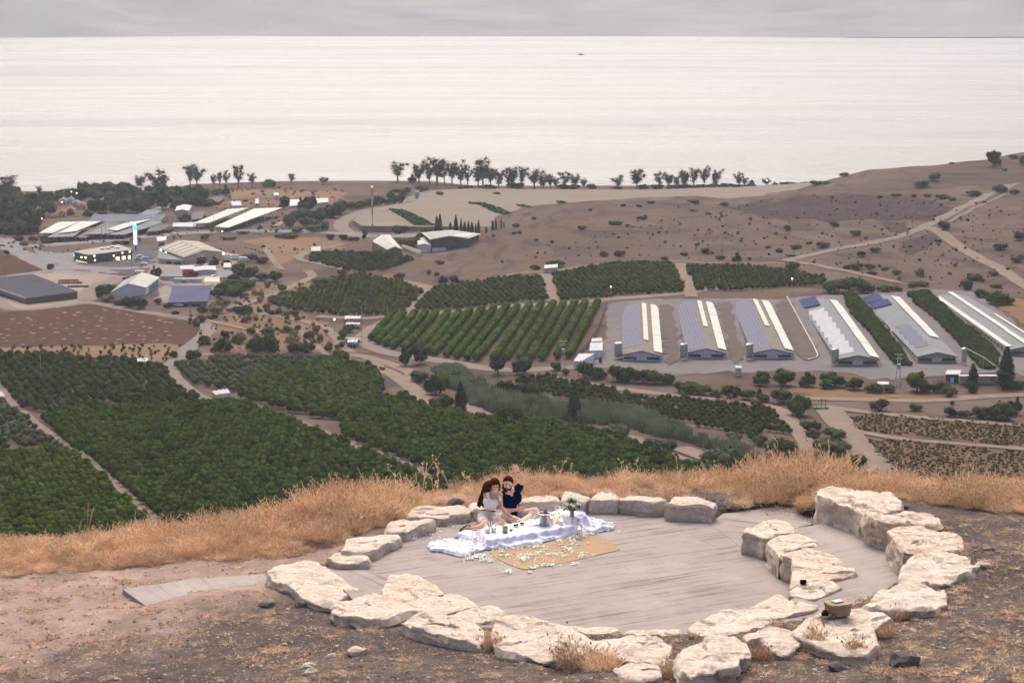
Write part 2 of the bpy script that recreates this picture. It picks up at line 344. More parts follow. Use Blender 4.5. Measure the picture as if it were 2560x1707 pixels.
def concrete_mat(name, ang, streak=1.0):
    m = bpy.data.materials.new(name); m.use_nodes = True; n = m.node_tree.nodes; l = m.node_tree.links; b = n['Principled BSDF']; b.inputs['Roughness'].default_value = .9; b.inputs['Specular IOR Level'].default_value = .03
    tc = n.new('ShaderNodeTexCoord'); rot = n.new('ShaderNodeMapping'); rot.vector_type = 'TEXTURE'; rot.inputs['Rotation'].default_value = (0,0, ang); l.new(tc.outputs['Object'], rot.inputs[0])
    def N(scale, det, ro, st=None):
        t = n.new('ShaderNodeTexNoise'); t.inputs['Scale'].default_value = scale; t.inputs['Detail'].default_value = det; t.inputs['Roughness'].default_value = ro
        if st:
            mp = n.new('ShaderNodeMapping'); mp.inputs['Scale'].default_value = st; l.new(rot.outputs[0], mp.inputs[0]); l.new(mp.outputs[0], t.inputs['Vector'])
        else: l.new(rot.outputs[0], t.inputs['Vector'])
        return t.outputs['Fac']
    def MR(f, a, bb, c=0., d=1.):
        r = n.new('ShaderNodeMapRange'); r.inputs[1].default_value = a; r.inputs[2].default_value = bb; r.inputs[3].default_value = c; r.inputs[4].default_value = d; l.new(f, r.inputs[0]); return r.outputs[0]
    def MX(f, A, B):
        x = n.new('ShaderNodeMix'); x.data_type = 'RGBA'; l.new(f, x.inputs[0])
        for i, v in ((6, A),(7, B)):
            if isinstance(v, tuple): x.inputs[i].default_value = (*v, 1)
            else: l.new(v, x.inputs[i])
        return x.outputs[2]
    def MA(op, a, bb):
        x = n.new('ShaderNodeMath'); x.operation = op
        for i, v in enumerate((a, bb)):
            if isinstance(v, (int, float)): x.inputs[i].default_value = v
            else: l.new(v, x.inputs[i])
        return x.outputs[0]
    c = MX(MR(N(.55,7,.7),.35,.65),(.345,.305,.28),(.265,.232,.212))
    st = N(1,6,.7,(.42,9,1)); fine = N(1,5,.7,(1.1,42,1)); blot = N(1.1,5,.6)
    f = MA('MULTIPLY', MR(st, .50,.62), MR(blot, .36,.56)); f = MA('MULTIPLY', f, .95 * streak)
    c = MX(f, c, (.15,.122,.108))
    c = MX(MA('MULTIPLY', MR(fine, .56,.66),.55 * streak), c, (.16,.13,.11))
    c = MX(MA('MULTIPLY', MR(N(1,4,.6,(.8,30,1)),.60,.70),.4), c, (.43,.385,.355))
    br = n.new('ShaderNodeTexBrick'); br.inputs['Scale'].default_value = 1; br.inputs['Brick Width'].default_value = 2.3; br.inputs['Row Height'].default_value = .62; br.inputs['Mortar Size'].default_value = .012; br.inputs['Mortar Smooth'].default_value = .3; br.offset = .37
    wob = n.new('ShaderNodeVectorMath'); wob.operation = 'ADD'; nv = n.new('ShaderNodeTexNoise'); nv.inputs['Scale'].default_value = .8; l.new(rot.outputs[0], nv.inputs['Vector']); sc_ = n.new('ShaderNodeVectorMath'); sc_.operation = 'SCALE'; sc_.inputs['Scale'].default_value = .16; l.new(nv.outputs['Color'], sc_.inputs[0]); l.new(rot.outputs[0], wob.inputs[0]); l.new(sc_.outputs[0], wob.inputs[1]); l.new(wob.outputs[0], br.inputs['Vector'])
    c = MX(MA('MULTIPLY', MA('MULTIPLY', br.outputs['Fac'], MR(N(1.6,4,.6),.38,.55)),.4), c, (.15,.12,.105))
    br.inputs['Color1'].default_value = (0,0,0,1); br.inputs['Color2'].default_value = (1,1,1,1); br.inputs['Mortar'].default_value = (.5,.5,.5,1)
    c = MX(MA('MULTIPLY', br.outputs['Color'],.28), c, (.29,.245,.222))
    c = MX(MR(N(14,3,.5),.70,.74), c, (.08,.065,.06))
    l.new(c, b.inputs['Base Color'])
    bp = n.new('ShaderNodeBump'); bp.inputs['Strength'].default_value = .8; bp.inputs['Distance'].default_value = .012; l.new(fine, bp.inputs['Height'])
    b2 = n.new('ShaderNodeBump'); b2.inputs['Strength'].default_value = .5; b2.inputs['Distance'].default_value = .01; l.new(N(30,6,.7), b2.inputs['Height']); l.new(bp.outputs[0], b2.inputs['Normal']); l.new(b2.outputs[0], b.inputs['Normal'])
    return m
MC = concrete_mat('brushed_concrete', ANG); MC2 = concrete_mat('brushed_concrete_far', ANG - R(52)); MC3 = concrete_mat('brushed_concrete_upper', ANG + R(6),.55)
o = slab('paved_floor', FLOOR_PX, 0.0,.2, MC); o['kind'] = 'structure'
BAY1 = [(1812,1287),(1900,1271),(1984,1264),(2009,1290),(2049,1297),(1992,1319),(1900,1340),(1862,1374),(1770,1305)]
BAY2 = [(812,1426),(862,1410),(915,1425),(1000,1452),(960,1478),(895,1475),(846,1450)]
for bpx, a in ((BAY1, MC2),(BAY2, concrete_mat('brushed_concrete_entry', ANG + R(100)))):
    o = slab('paved_floor', bpx, .004,.1, a); o['kind'] = 'structure'
o = slab('paved_terrace', TERR_PX, TZ, .55, MC3); o['kind'] = 'structure'
o = slab('path', zp('K', [(838,606),(1300,540),(1900,495),(1950,600),(1870,640),(1500,690),(1150,785),(1062,770)]),.055,.3, concrete_mat('path_concrete', ANG + R(95),.6)); o['kind'] = 'structure'
def stone_mat(name, warm):
    m = bpy.data.materials.new(name); m.use_nodes = True; n = m.node_tree.nodes; l = m.node_tree.links; b = n['Principled BSDF']; b.inputs['Roughness'].default_value = .92; b.inputs['Specular IOR Level'].default_value = .03
    tc = n.new('ShaderNodeTexCoord')
    def N(sc, det=7, ro=.7, st=(1,1,1)):
        mp = n.new('ShaderNodeMapping'); mp.inputs['Scale'].default_value = st; l.new(tc.outputs['Object'], mp.inputs[0])
        t = n.new('ShaderNodeTexNoise'); t.inputs['Scale'].default_value = sc; t.inputs['Detail'].default_value = det; t.inputs['Roughness'].default_value = ro; l.new(mp.outputs[0], t.inputs['Vector']); return t.outputs['Fac']
    def MR(f, a, bb):
        r = n.new('ShaderNodeMapRange'); r.inputs[1].default_value = a; r.inputs[2].default_value = bb; l.new(f, r.inputs[0]); return r.outputs[0]
    def MX(f, A, B):
        x = n.new('ShaderNodeMix'); x.data_type = 'RGBA'; l.new(f, x.inputs[0])
        for i, v in ((6, A),(7, B)):
            if isinstance(v, tuple): x.inputs[i].default_value = (*v, 1)
            else: l.new(v, x.inputs[i])
        return x.outputs[2]
    c = MX(MR(N(2.2),.38,.62),(.66,.55,.45),(.54,.43,.335))
    c = MX(MR(N(3.1,9,.75,(1,1.6,3.5)),.64 - .12 * warm, .74 - .08 * warm), c, (.44,.25,.135))
    c = MX(MR(N(9,9,.8,(.7,1.6,2)),.56,.74), c, (.56,.40,.29)); c = MX(MR(N(14,6,.75),.50,.64), c, (.76,.69,.60)); c = MX(MR(N(5.5,8,.7),.62,.72), c, (.28,.195,.155))
    c = MX(MR(N(2.7,6,.7,(1,2.2,1)),.60,.70), c, (.66,.60,.53))
    c = MX(MR(N(4.3,6,.75,(.8,2.6,2.6)),.69,.73), c, (.13,.11,.10))
    l.new(c, b.inputs['Base Color'])
    bp = n.new('ShaderNodeBump'); bp.inputs['Strength'].default_value = 1.0; bp.inputs['Distance'].default_value = .06; l.new(N(6,12,.75,(.8,2.0,2.0)), bp.inputs['Height']); l.new(bp.outputs[0], b.inputs['Normal'])
    return m
MS = [stone_mat('limestone_pale', .2), stone_mat('limestone', .6), stone_mat('limestone_ochre', 1.3)]
def stone(key, pts, ztop, zbase, tone, label, amp=.035, group=None, rnd=.07):
    px = np.array(zp(key, pts)); px = px.mean(0) + (px - px.mean(0)) * (1.12 if group in (GI, GO) else 1.04); P = pz(px[:, 0], px[:, 1], ztop)[:, :2]
    Q = np.vstack([P, P[:1]]); d = np.r_[0, np.cumsum(np.linalg.norm(np.diff(Q, axis=0), axis=1))]; N_ = max(48, int(d[-1] / .035)); s = np.linspace(0, d[-1], N_, endpoint=False)
    B = np.stack([np.interp(s, d, Q[:, 0]), np.interp(s, d, Q[:, 1])],1)
    B = .25 * np.roll(B, 1,0) + .5 * B + .25 * np.roll(B, -1,0)
    c = B.mean(0); cen = Vector((c[0], c[1], zbase)); seed = Vector((hash(label) % 97 * 1.3, len(label) * .7, ztop * 5))
    size = float(np.sqrt(((B - c) ** 2).sum(1)).mean()); e = min(.5, rnd / size)
    rings = []
    for q in (0.08,.18,.28,.37,.46,.54,.62,.70,.77,.84,.90): rings.append((q * (1 - e * .6),0.0))
    rings += [(1 - e * .5,-.010),(1 - e * .22,-.028),(1.0,-.075)]
    H = ztop - zbase
    for q in np.linspace(.1,1, max(4, int(H / .04)))[0:]: rings.append((1.0 + .02 * math.sin(q * 3),-.075 - (H - .075) * q if H > .1 else -.02 - H * q))
    V = [(0,0, H)];
    for k, (q, dz) in enumerate(rings):
        for x, y in (B - c): V.append((x * q, y * q, H + dz))
    V = np.array(V)
    for i, v in enumerate(V):
        p = Vector((v[0] + c[0], v[1] + c[1], v[2])) + seed
        n1 = noise.fractal(p * 2.2,.8,2.1,5); n2 = noise.noise(Vector((p.x * 3, p.y * 3, p.z * 9))); n3 = noise.cell(Vector((p.x * 2.6 + n1 * .6, p.y * 2.6 + n2 * .5, p.z * 5)))
        side = 1.0 if v[2] < H - .05 else 0.0
        V[i, 2] += (1 - side) * (amp * n1 * 1.3 + amp * .5 * abs(n2) + amp * .55 * (n3 - .5)) + side * amp * .4 * n1
        if side:
            r_ = math.hypot(v[0], v[1]) or 1; V[i, 0] += v[0] / r_ * (amp * 1.6 * n1 + amp * 1.0 * n2 + amp * .8 * (n3 - .5)); V[i, 1] += v[1] / r_ * (amp * 1.6 * n1 + amp * 1.0 * n2 + amp * .8 * (n3 - .5))
    F = []; nB = len(B); T = [(0,1 + (i + 1) % nB, 1 + i) for i in range(nB)]
    for k in range(len(rings) - 1):
        a = 1 + k * nB; b_ = a + nB
        for i in range(nB): F.append((a + i, a + (i + 1) % nB, b_ + (i + 1) % nB, b_ + i))
    me = bpy.data.meshes.new('stone_block'); me.from_pydata([tuple(v) for v in V],[],[tuple(reversed(t)) for t in T] + [tuple(reversed(f)) for f in F])
    bm = bmesh.new(); bm.from_mesh(me); bmesh.ops.recalc_face_normals(bm, faces=bm.faces[:]); bm.to_mesh(me); bm.free()
    for p in me.polygons: p.use_smooth = True
    o = link('stone_block', me, MS[tone], None, cen); me.set_sharp_from_angle(angle=R(32))
    o.rotation_euler = (0,0,0); return tag(o, label, 'stone block', group)
GI, GO, GB = 'stone blocks of the inner ring', 'stone blocks of the outer ring', 'stone blocks along the back of the paved floor'
STONES = [
 ('s7',[(75,385),(85,345),(190,315),(230,300),(360,295),(440,320),(470,350),(500,385),(380,378),(200,380)],.24,-.6,1,'pale stone block beside the waving man, behind his right knee',GB),
 ('s7',[(500,375),(500,335),(540,270),(620,262),(715,290),(725,315),(800,325),(780,350),(740,368),(620,372)],.25,-.6,0,'pale humped stone block directly behind the flower vase',GB),
 ('s7',[(775,355),(830,300),(860,275),(980,262),(1050,290),(1075,325),(1100,345),(1060,355),(900,348)],.27,-.6,0,'pale humped stone block right of the flower vase, top edge peaked',GB),
 ('s7',[(1095,360),(1080,330),(1150,325),(1160,305),(1300,300),(1500,345),(1580,375),(1450,388),(1250,372)],.26,-.6,0,'long low stone block second from the right end of the back row',GB),
 ('s7',[(1545,402),(1600,370),(1640,335),(1800,335),(2070,375),(2075,400),(2030,430),(1900,415),(1700,415)],.3,-.6,0,'squared stone block at the right end of the back row',GB),
 ('s6',[(2060,370),(2100,310),(2170,290),(2260,285),(2330,320),(2300,378),(2150,388)],.2,-.6,0,'small stone block half hidden behind the woman\'s back',GB),
 ('s6',[(1250,440),(1290,395),(1400,350),(1600,325),(1850,335),(2050,360),(2110,400),(2090,435),(1900,450),(1780,480),(1650,490),(1450,500),(1300,490)],.18,-.6,1,'broad stone slab left of the woman with an ochre underside',GB),
 ('s6',[(1000,600),(1050,540),(1250,505),(1450,510),(1600,490),(1640,530),(1560,590),(1400,620),(1280,670),(1150,690),(1000,690)],.18,-.6,1,'stone block with reddish pits, third from the left end of the back row',GB),
 ('s6',[(390,960),(470,760),(800,740),(1000,700),(1130,700),(1190,760),(1100,800),(980,860),(850,930),(700,965),(500,950)],.17,-.6,0,'stone slab with black scorch stains, second from the left in the back row',GB),
 ('s6',[(190,1040),(280,975),(420,960),(640,960),(770,1040),(750,1075),(500,1090),(330,1090)],.13,-.6,1,'small ochre stone at the left end of the back row',GB),
 ('s1',[(148,270),(220,205),(330,195),(500,165),(600,180),(700,240),(850,350),(960,430),(1000,490),(850,500),(740,570),(600,550),(480,510),(350,410),(200,340)],.33,-.1,1,'long flat stone at the left end of the outer ring by the concrete path',GO),
 ('s1',[(770,640),(800,570),(1000,500),(1120,475),(1230,500),(1270,530),(1500,570),(1610,640),(1400,690),(1280,740),(1100,710),(900,680)],.44,.1,1,'rough stone second from the left in the outer ring, white rag below it',GO),
 ('s1',[(1250,450),(1290,370),(1320,310),(1500,280),(1600,300),(1700,370),(1780,420),(1820,480),(1640,500),(1560,570),(1350,540),(1270,500)],.4,-.05,2,'rounded ochre stone at the left end of the inner ring, standing out into the floor',GI),
 ('s1',[(1540,580),(1640,510),(1750,495),(1900,475),(2050,520),(2160,580),(2150,610),(2000,650),(1800,665),(1640,640)],.4,-.05,1,'flat stone second from the left in the inner ring',GI),
 ('s1',[(1900,700),(2030,645),(2130,608),(2350,608),(2430,660),(2420,700),(2300,740),(2150,760),(2050,730)],.41,-.05,1,'flat stone third from the left in the inner ring',GI),
 ('s1',[(1450,740),(1550,700),(1620,665),(1750,665),(1900,700),(2100,760),(2220,830),(2210,900),(2150,950),(1900,890),(1700,830),(1550,790)],.58,.2,1,'rust-speckled rough stone third from the left in the outer ring',GO),
 ('s2',[(150,640),(190,500),(280,475),(480,480),(720,560),(900,600),(1080,700),(1060,740),(980,800),(780,850),(640,870),(500,830),(260,800),(170,740)],.62,.3,1,'widest flat stone of the outer ring, cracked, with a grass tuft at its right corner',GO),
 ('s2',[(740,560),(900,550),(1100,560),(1300,580),(1360,620),(1250,660),(1080,690),(950,620)],.44,-.05,1,'low stone fourth from the left in the inner ring, behind the widest flat stone',GI),
 ('s2',[(1060,730),(1090,690),(1250,665),(1500,650),(1700,660),(1850,740),(1830,800),(1800,920),(1600,900),(1400,860),(1250,830),(1150,800)],.66,.3,1,'jagged pink stone of the outer ring between two clumps of dry grass',GO),
 ('s2',[(1310,980),(1450,920),(1750,950),(1770,1040),(1600,1090),(1430,1050)],.78,.5,1,'half-buried brown stone below the jagged pink stone at the picture bottom',GO),
 ('s2',[(1400,640),(1480,600),(1700,590),(1950,585),(1960,625),(1850,680),(1700,665),(1550,655)],.44,-.05,1,'narrow stone of the inner ring behind the jagged pink stone',GI),
 ('s4',[(-130,570),(0,490),(200,420),(420,395),(560,430),(640,510),(560,570),(420,620),(200,665),(0,650)],.46,-.05,1,'broad stone with a violet stain in the inner ring',GI),
 ('s4',[(460,380),(600,300),(740,260),(860,300),(1000,330),(1100,360),(1050,400),(850,440),(680,470),(500,400)],.42,-.05,1,'pinkish flat stone of the inner ring just left of the straw basket',GI),
 ('s4',[(-230,830),(-180,760),(-60,720),(100,680),(280,670),(380,710),(430,800),(430,850),(330,860),(320,960),(180,980),(0,1000),(-100,1050),(-190,1010),(-240,930)],.86,.45,0,'large rough whitish stone nearest the camera in the outer ring',GO),
 ('s4',[(400,650),(640,560),(850,590),(900,650),(940,720),(820,810),(680,810),(600,740),(560,700),(440,700)],.7,.4,0,'smooth flat stone right of the large whitish stone',GO),
 ('s4',[(890,600),(1000,520),(1150,470),(1250,430),(1450,400),(1600,400),(1800,490),(1700,540),(1640,600),(1680,740),(1560,830),(1400,800),(1200,750),(1130,730),(1040,680),(920,640)],.78,.3,1,'big flat stone the straw basket stands on',GO),
 ('s4',[(1570,350),(1650,290),(1750,210),(1900,165),(2020,145),(2200,180),(2330,220),(2352,330),(2250,400),(2000,375),(1850,390),(1640,385)],.8,.2,0,'white rough stone right of the straw basket',GO),
 ('s5',[(475,1370),(560,1210),(640,1090),(760,1055),(1000,1060),(1300,1060),(1460,1090),(1510,1180),(1400,1250),(1240,1330),(1100,1400),(1000,1430),(850,1420),(650,1430)],.8,.2,0,'wide pale stone split by a diagonal crack',GO),
 ('s5',[(330,760),(480,710),(620,690),(780,700),(950,750),(1200,790),(1280,880),(1260,970),(1000,1010),(860,1020),(640,1000),(560,1000),(450,900),(400,820)],.84,.2,2,'tall block with a bright orange vein down its left face',GO),
 ('s5',[(50,560),(160,500),(340,545),(560,530),(800,505),(900,560),(980,620),(880,700),(700,680),(500,650),(300,650),(200,640),(100,600)],.82,.2,2,'block with a brown pitted face beside the ash hollow',GO),
 ('s3',[(1370,215),(1400,185),(1700,178),(2000,195),(2170,230),(2280,330),(2280,410),(2100,440),(1930,440),(1870,480),(1750,400),(1560,340),(1380,260)],.8,.0,1,'largest stone block at the upper right end of the outer ring, cracked across',GO),
 ('s3',[(478,700),(530,630),(700,580),(830,568),(950,590),(1080,680),(1060,705),(900,720),(780,750),(700,760),(620,720),(520,700)],.38,-.05,1,'rounded end block of the inner ring, nearest the entrance gap on the right',GI),
 ('s3',[(760,820),(820,770),(1080,712),(1200,765),(1310,805),(1320,850),(1120,880),(960,915),(900,960),(820,880)],.39,-.05,1,'second block down from the rounded end of the inner ring',GI),
 ('s3',[(920,960),(1000,920),(1200,890),(1330,920),(1500,950),(1620,1030),(1590,1060),(1400,1090),(1180,1120),(1060,1100),(1050,1010),(950,990)],.41,-.05,2,'third block down the inner ring with an orange streaked face',GI),
 ('s3',[(1050,1330),(1070,1130),(1250,1110),(1600,1105),(1750,1140),(1765,1190),(1600,1235),(1200,1290)],.41,-.05,2,'inner ring block with the small black object on it',GI),
 ('s4',[(850,210),(900,150),(1000,120),(1240,110),(1330,180),(1080,285),(860,240)],.41,-.05,0,'flat cracked stone of the inner ring just below the small black object',GI),
 ('s5',[(1000,490),(1100,470),(1500,560),(1800,630),(2091,660),(2091,710),(1850,685),(1550,625),(1250,575)],.56,.1,0,'long pale flat rock half buried behind the ring at the right edge',None),
 ('s5',[(500,432),(780,433),(900,490),(890,530),(790,505),(560,470)],.5,.1,0,'pale rim stone behind the ash hollow',None),
]
for k, pts, zt, zb, tone, lab, grp in STONES: stone(k, pts, zt, zb, tone, lab, (.036 if zt < .8 else .045) if grp == GO else .03, grp, .055 if grp == GO else .05)
def rock_mesh(name, r, seed, sub=2, flat=.6, rough=.28):
    bm = bmesh.new(); bmesh.ops.create_icosphere(bm, subdivisions=sub, radius=r)
    for v in bm.verts:
        n_ = noise.fractal(v.co / r * 1.1 + Vector((seed, seed * 2.3,0)),1,2,3); v.co *= 1 + rough * n_ * 1.6; v.co.z *= flat
    me = bpy.data.meshes.new(name); bm.to_mesh(me); bm.free(); return me
M_DARKROCK = mat('basalt',(.10,.09,.09),(.16,.14,.135), scale=9, bump=.5, rand=.3); M_PALEROCK = mat('pebble_limestone',(.42,.36,.30),(.30,.25,.21), scale=9, bump=.5, rand=.35)
def on_ground(k, x, y):
    (u, v), = zp(k, [(x, y)]); return Vector(W(u, v)[0])
ROCKS = [('s6',1930,320,.15,0,'dark grey rock lying behind the broad slab left of the woman'),('s1',325,70,.07,0,'small round black stone on the path near the weeds'),('s1',105,590,.13,1,'pale upright stone on the dirt below the long flat stone'),
 ('s1',445,600,.1,0,'grey stone on the dirt below the long flat stone'),('s1',505,1210,.09,1,'roundish grey stone in the dirt at the bottom left'),('s1',535,1270,.1,1,'tan stone in the dirt beside the roundish grey stone'),
 ('s1',980,1070,.13,1,'flat pinkish stone in the dirt left of centre'),('s1',1350,1140,.06,1,'small yellowish stone in the dirt'),('s1',745,1110,.08,1,'small grey stone in the dirt below the rough stones'),('s1',940,790,.12,0,'dark stone just below the white rag'),
 ('s4',1950,940,.19,0,'large dark basalt rock in the straw at the lower right'),('s4',1300,985,.13,0,'grey stone standing in the gravel at the lower right'),('s4',1550,860,.06,0,'small dark stone below the basket stone'),('s5',1595,1020,.12,1,'round pale stone in the straw at the right'),
 ('s5',1590,1230,.09,1,'pale stone right of the wide split stone'),('s5',450,500,.28,0,'dark wet-looking stone inside the ash hollow'),('s3',950,365,.12,1,'pale pebble lying behind the paved floor edge'),('s3',1200,365,.1,1,'white pebble next to the largest block'),
 ('N',1375,165,.1,1,'pale stone in the gravel at the far right')]
for i, (k, x, y, r, tn, lab) in enumerate(ROCKS[:18]):
    p = on_ground(k, x, y); o = link('loose_rock', rock_mesh('loose_rock', r, i * 3.1 + 1), M_PALEROCK if tn else M_DARKROCK, None, p + Vector((0,0, r * .15))); tag(o, lab, 'rock'); o.rotation_euler[2] = i * 1.3
def scatter(name, P, rotz, scl, srcs, label, cat, tilt=None, kind='stuff'):
    P = np.asarray(P, np.float32); n = len(P); me = bpy.data.meshes.new(name); me.vertices.add(n); me.vertices.foreach_set('co', P.ravel())
    a = me.attributes.new('rot', 'FLOAT_VECTOR', 'POINT'); r = np.zeros((n, 3), np.float32); r[:, 2] = rotz
    if tilt is not None: r[:, :2] = tilt
    a.data.foreach_set('vector', r.ravel())
    sc = np.asarray(scl, np.float32); sc = np.repeat(sc[:, None],3,1) if sc.ndim == 1 else sc
    a = me.attributes.new('scl', 'FLOAT_VECTOR', 'POINT'); a.data.foreach_set('vector', sc.ravel())
    a = me.attributes.new('pick', 'INT', 'POINT'); a.data.foreach_set('value', RNG.integers(0, len(srcs), n).astype(np.int32))
    o = link(name, me); tag(o, label, cat, kind=kind)
    ng = bpy.data.node_groups.new(name, 'GeometryNodeTree'); ng.interface.new_socket(name='Geometry', in_out='INPUT', socket_type='NodeSocketGeometry'); ng.interface.new_socket(name='Geometry', in_out='OUTPUT', socket_type='NodeSocketGeometry')
    N = ng.nodes; L = ng.links; gi = N.new('NodeGroupInput'); go = N.new('NodeGroupOutput'); ip = N.new('GeometryNodeInstanceOnPoints'); jn = N.new('GeometryNodeJoinGeometry')
    for s in srcs:
        oi = N.new('GeometryNodeObjectInfo'); oi.inputs['Object'].default_value = s; oi.inputs['As Instance'].default_value = True; L.new(oi.outputs['Geometry'], jn.inputs[0])
    def at(nm, ty):
        q = N.new('GeometryNodeInputNamedAttribute'); q.data_type = ty; q.inputs['Name'].default_value = nm; return q.outputs[0]
    L.new(gi.outputs[0], ip.inputs['Points']); L.new(jn.outputs[0], ip.inputs['Instance']); ip.inputs['Pick Instance'].default_value = True
    L.new(at('pick', 'INT'), ip.inputs['Instance Index']); L.new(at('rot', 'FLOAT_VECTOR'), ip.inputs['Rotation']); L.new(at('scl', 'FLOAT_VECTOR'), ip.inputs['Scale']); L.new(ip.outputs[0], go.inputs[0])
    md = o.modifiers.new('scatter', 'NODES'); md.node_group = ng; return o
def weed_mesh(name, nstem, rad, h, seed, lean=.5, seeds=.5, wid=.007, flat=False):
    rg = random.Random(seed); V = []; F = []; MI = []
    def blade(p, q, w_, mi=0):
        d = (q - p); sd_ = d.cross(Vector((rg.uniform(-1,1), rg.uniform(-1,1), rg.uniform(-.3,.3)))); sd_ = sd_.normalized() * w_ if sd_.length > 1e-6 else Vector((w_, 0,0))
        b = len(V); V.extend([p - sd_, p + sd_, q + sd_ * .6, q - sd_ * .6]); F.append((b, b + 1, b + 2, b + 3)); MI.append(mi)
    for _ in range(nstem):
        a = rg.uniform(0,6.283); r_ = rad * math.sqrt(rg.random()); p = Vector((r_ * math.cos(a), r_ * math.sin(a),0)); hh = h * rg.uniform(.45,1.1) * (1 - .35 * r_ / rad)
        dr = Vector((math.cos(a) * lean * rg.uniform(.2,1) + rg.uniform(-.3,.3), math.sin(a) * lean * rg.uniform(.2,1) + rg.uniform(-.3,.3),1 if not flat else .12)).normalized()
        k = 4; w0 = wid * rg.uniform(.6,1.2)
        for i in range(k):
            q = p + dr * hh / k; blade(p, q, w0 * (1 - .15 * i))
            if i > 0 and rg.random() < .75:
                br = (dr + Vector((rg.uniform(-1,1), rg.uniform(-1,1), rg.uniform(-.2,.7))) * .9).normalized() * hh * rg.uniform(.12,.3); blade(q, q + br, w0 * .6)
                if rg.random() < seeds:
                    e = q + br; s_ = rg.uniform(.010,.02); blade(e - Vector((0,0, s_)), e + Vector((0,0, s_)), s_ * .8,1)
            dr = (dr + Vector((rg.uniform(-.35,.35), rg.uniform(-.35,.35), rg.uniform(-.25,.12)))).normalized(); p = q
    return raw_mesh(name, V, F, mi=MI)
M_WEED = mat('dry_straw',(.90,.71,.51),(.70,.51,.33), scale=3, rough=.8, rand=.22); M_SEED = mat('dry_seed_head',(.74,.54,.35),(.50,.33,.19), scale=6, rough=.9, rand=.2)
M_TUFT = mat('green_gold_tuft',(.42,.30,.10),(.30,.24,.08), scale=6, rough=.8)
WS = []
TUFTS = [('s2',860,930,.30,.42,0,'upright golden grass tuft in front of the widest flat stone'),('s2',1200,960,.34,.34,1,'bushy dry grass clump in front of the jagged pink stone'),('s2',1880,1030,.30,.22,1,'dry grass clump beside the large whitish stone'),
 ('s2',110,760,.16,.26,0,'dry grass tuft at the left corner of the widest flat stone'),('s4',1090,740,.1,.32,0,'thin dry stalks at the corner of the basket stone'),('s4',1475,840,.1,.3,0,'blond grass tuft in front of the basket stone'),
 ('s4',560,830,.28,.14,1,'flattened yellow straw clump between two outer ring stones'),('s4',1760,620,.24,.16,1,'ginger weed clump right of the basket stone'),('s3',1345,590,.2,.14,0,'greenish tuft at the foot of the largest block'),
 ('s4',1850,470,.22,.2,1,'straw clump under the white rough stone')]
for i, (k, x, y, r, h, ty, lab) in enumerate(TUFTS):
    p = on_ground(k, x, y + 38); me = weed_mesh('grass_tuft', 170 if ty else 130, r * .55, h * 1.15,50 + i, lean=.8 if ty else .35, seeds=.3, wid=.006)
    o = link('grass_tuft', me, [M_WEED if lab[0] != 'g' or 'ginger' in lab else M_TUFT, M_SEED], None, p); tag(o, lab, 'grass tuft')
WLAB = ['bushy dry weed at the left end of the ridge', 'bushy dry weed on the ridge above the left path', 'dry weed bush on the ridge just left of the stone row', 'dry weed bush behind the back row right of the man', 'tall dry weed bush behind the largest block', 'dry weed bush on the ridge near the right edge']
WPX = [(160,1400),(560,1372),(880,1310),(1345,1246),(1935,1250),(2420,1262)]
for i in range(6):
    me = weed_mesh('dry_weed', 150,.22,.5,10 + i, lean=.75, seeds=.8); p = W(*WPX[i])[0]
    o = link('dry_weed', me, [M_WEED, M_SEED], None, tuple(p)); tag(o, WLAB[i], 'dry weed'); WS.append(o)
    s = (.7,.7,.7,.8,1.3,1.0)[i]; o.scale = (s, s, s)
BU = [-200,0,300,500,700,820,930,1020,1090,1160,1300,1450,1650,1800,1870,1960,2100,2300,2560,2760]
BVF = [1470,1442,1418,1400,1395,1368,1300,1265,1255,1250,1250,1248,1248,1250,1252,1256,1250,1255,1285,1300]
BH = [.5,.5,.55,.58,.6,.68,.8,.5,.25,.35,.55,.42,.5,.6,.85,.92,.72,.7,.75,.75]
BD = [1,1,1,1,1,1,1,.4,.2,.4,.9,.4,.5,.6,.9,1,.9,.8,.8,.8]
pts = []; sc = []
U = RNG.uniform(-200,2760,5200); fv = np.interp(U, BU, BVF); F0 = W(U, fv); yc = np.interp(tt(U, 1240), CRT, CRY) + 3.6
F0[:, 0] *= np.minimum(F0[:, 1], yc - 4) / F0[:, 1]; F0[:, 1] = np.minimum(F0[:, 1], yc - 4); q = RNG.random(U.size); yy = F0[:, 1] + (yc - F0[:, 1]) * q; X = F0[:, 0] / F0[:, 1] * yy
keep = RNG.random(U.size) < np.interp(U, BU, BD) * .52 * np.clip((yc - F0[:, 1]) / 2.5,.35,1.6)
clump = fbm2(X, yy, 1.3,9); keep &= (clump > -1.1) | (RNG.random(U.size) < .3)
X, yy, hs_, q = X[keep], yy[keep], np.interp(U, BU, BH)[keep], q[keep]
zz = Zm(X, yy); pts = np.stack([X, yy, zz - .02],1); s = hs_ * np.clip(RNG.lognormal(-.3,.42, len(X)),.25,1.9) * (.45 + .6 * np.clip(q * 2,0,1)) * (1 + .33 * np.clip(clump[keep],-1.2,1.3))
scatter('dry_grass', pts, RNG.uniform(0,6.28, len(s)), np.stack([.35 + s * .8,.35 + s * .8, s],1), WS, 'tall orange dry grass and weeds along the ridge edge', 'grass', tilt=RNG.uniform(-.12,.12,(len(s),2)))
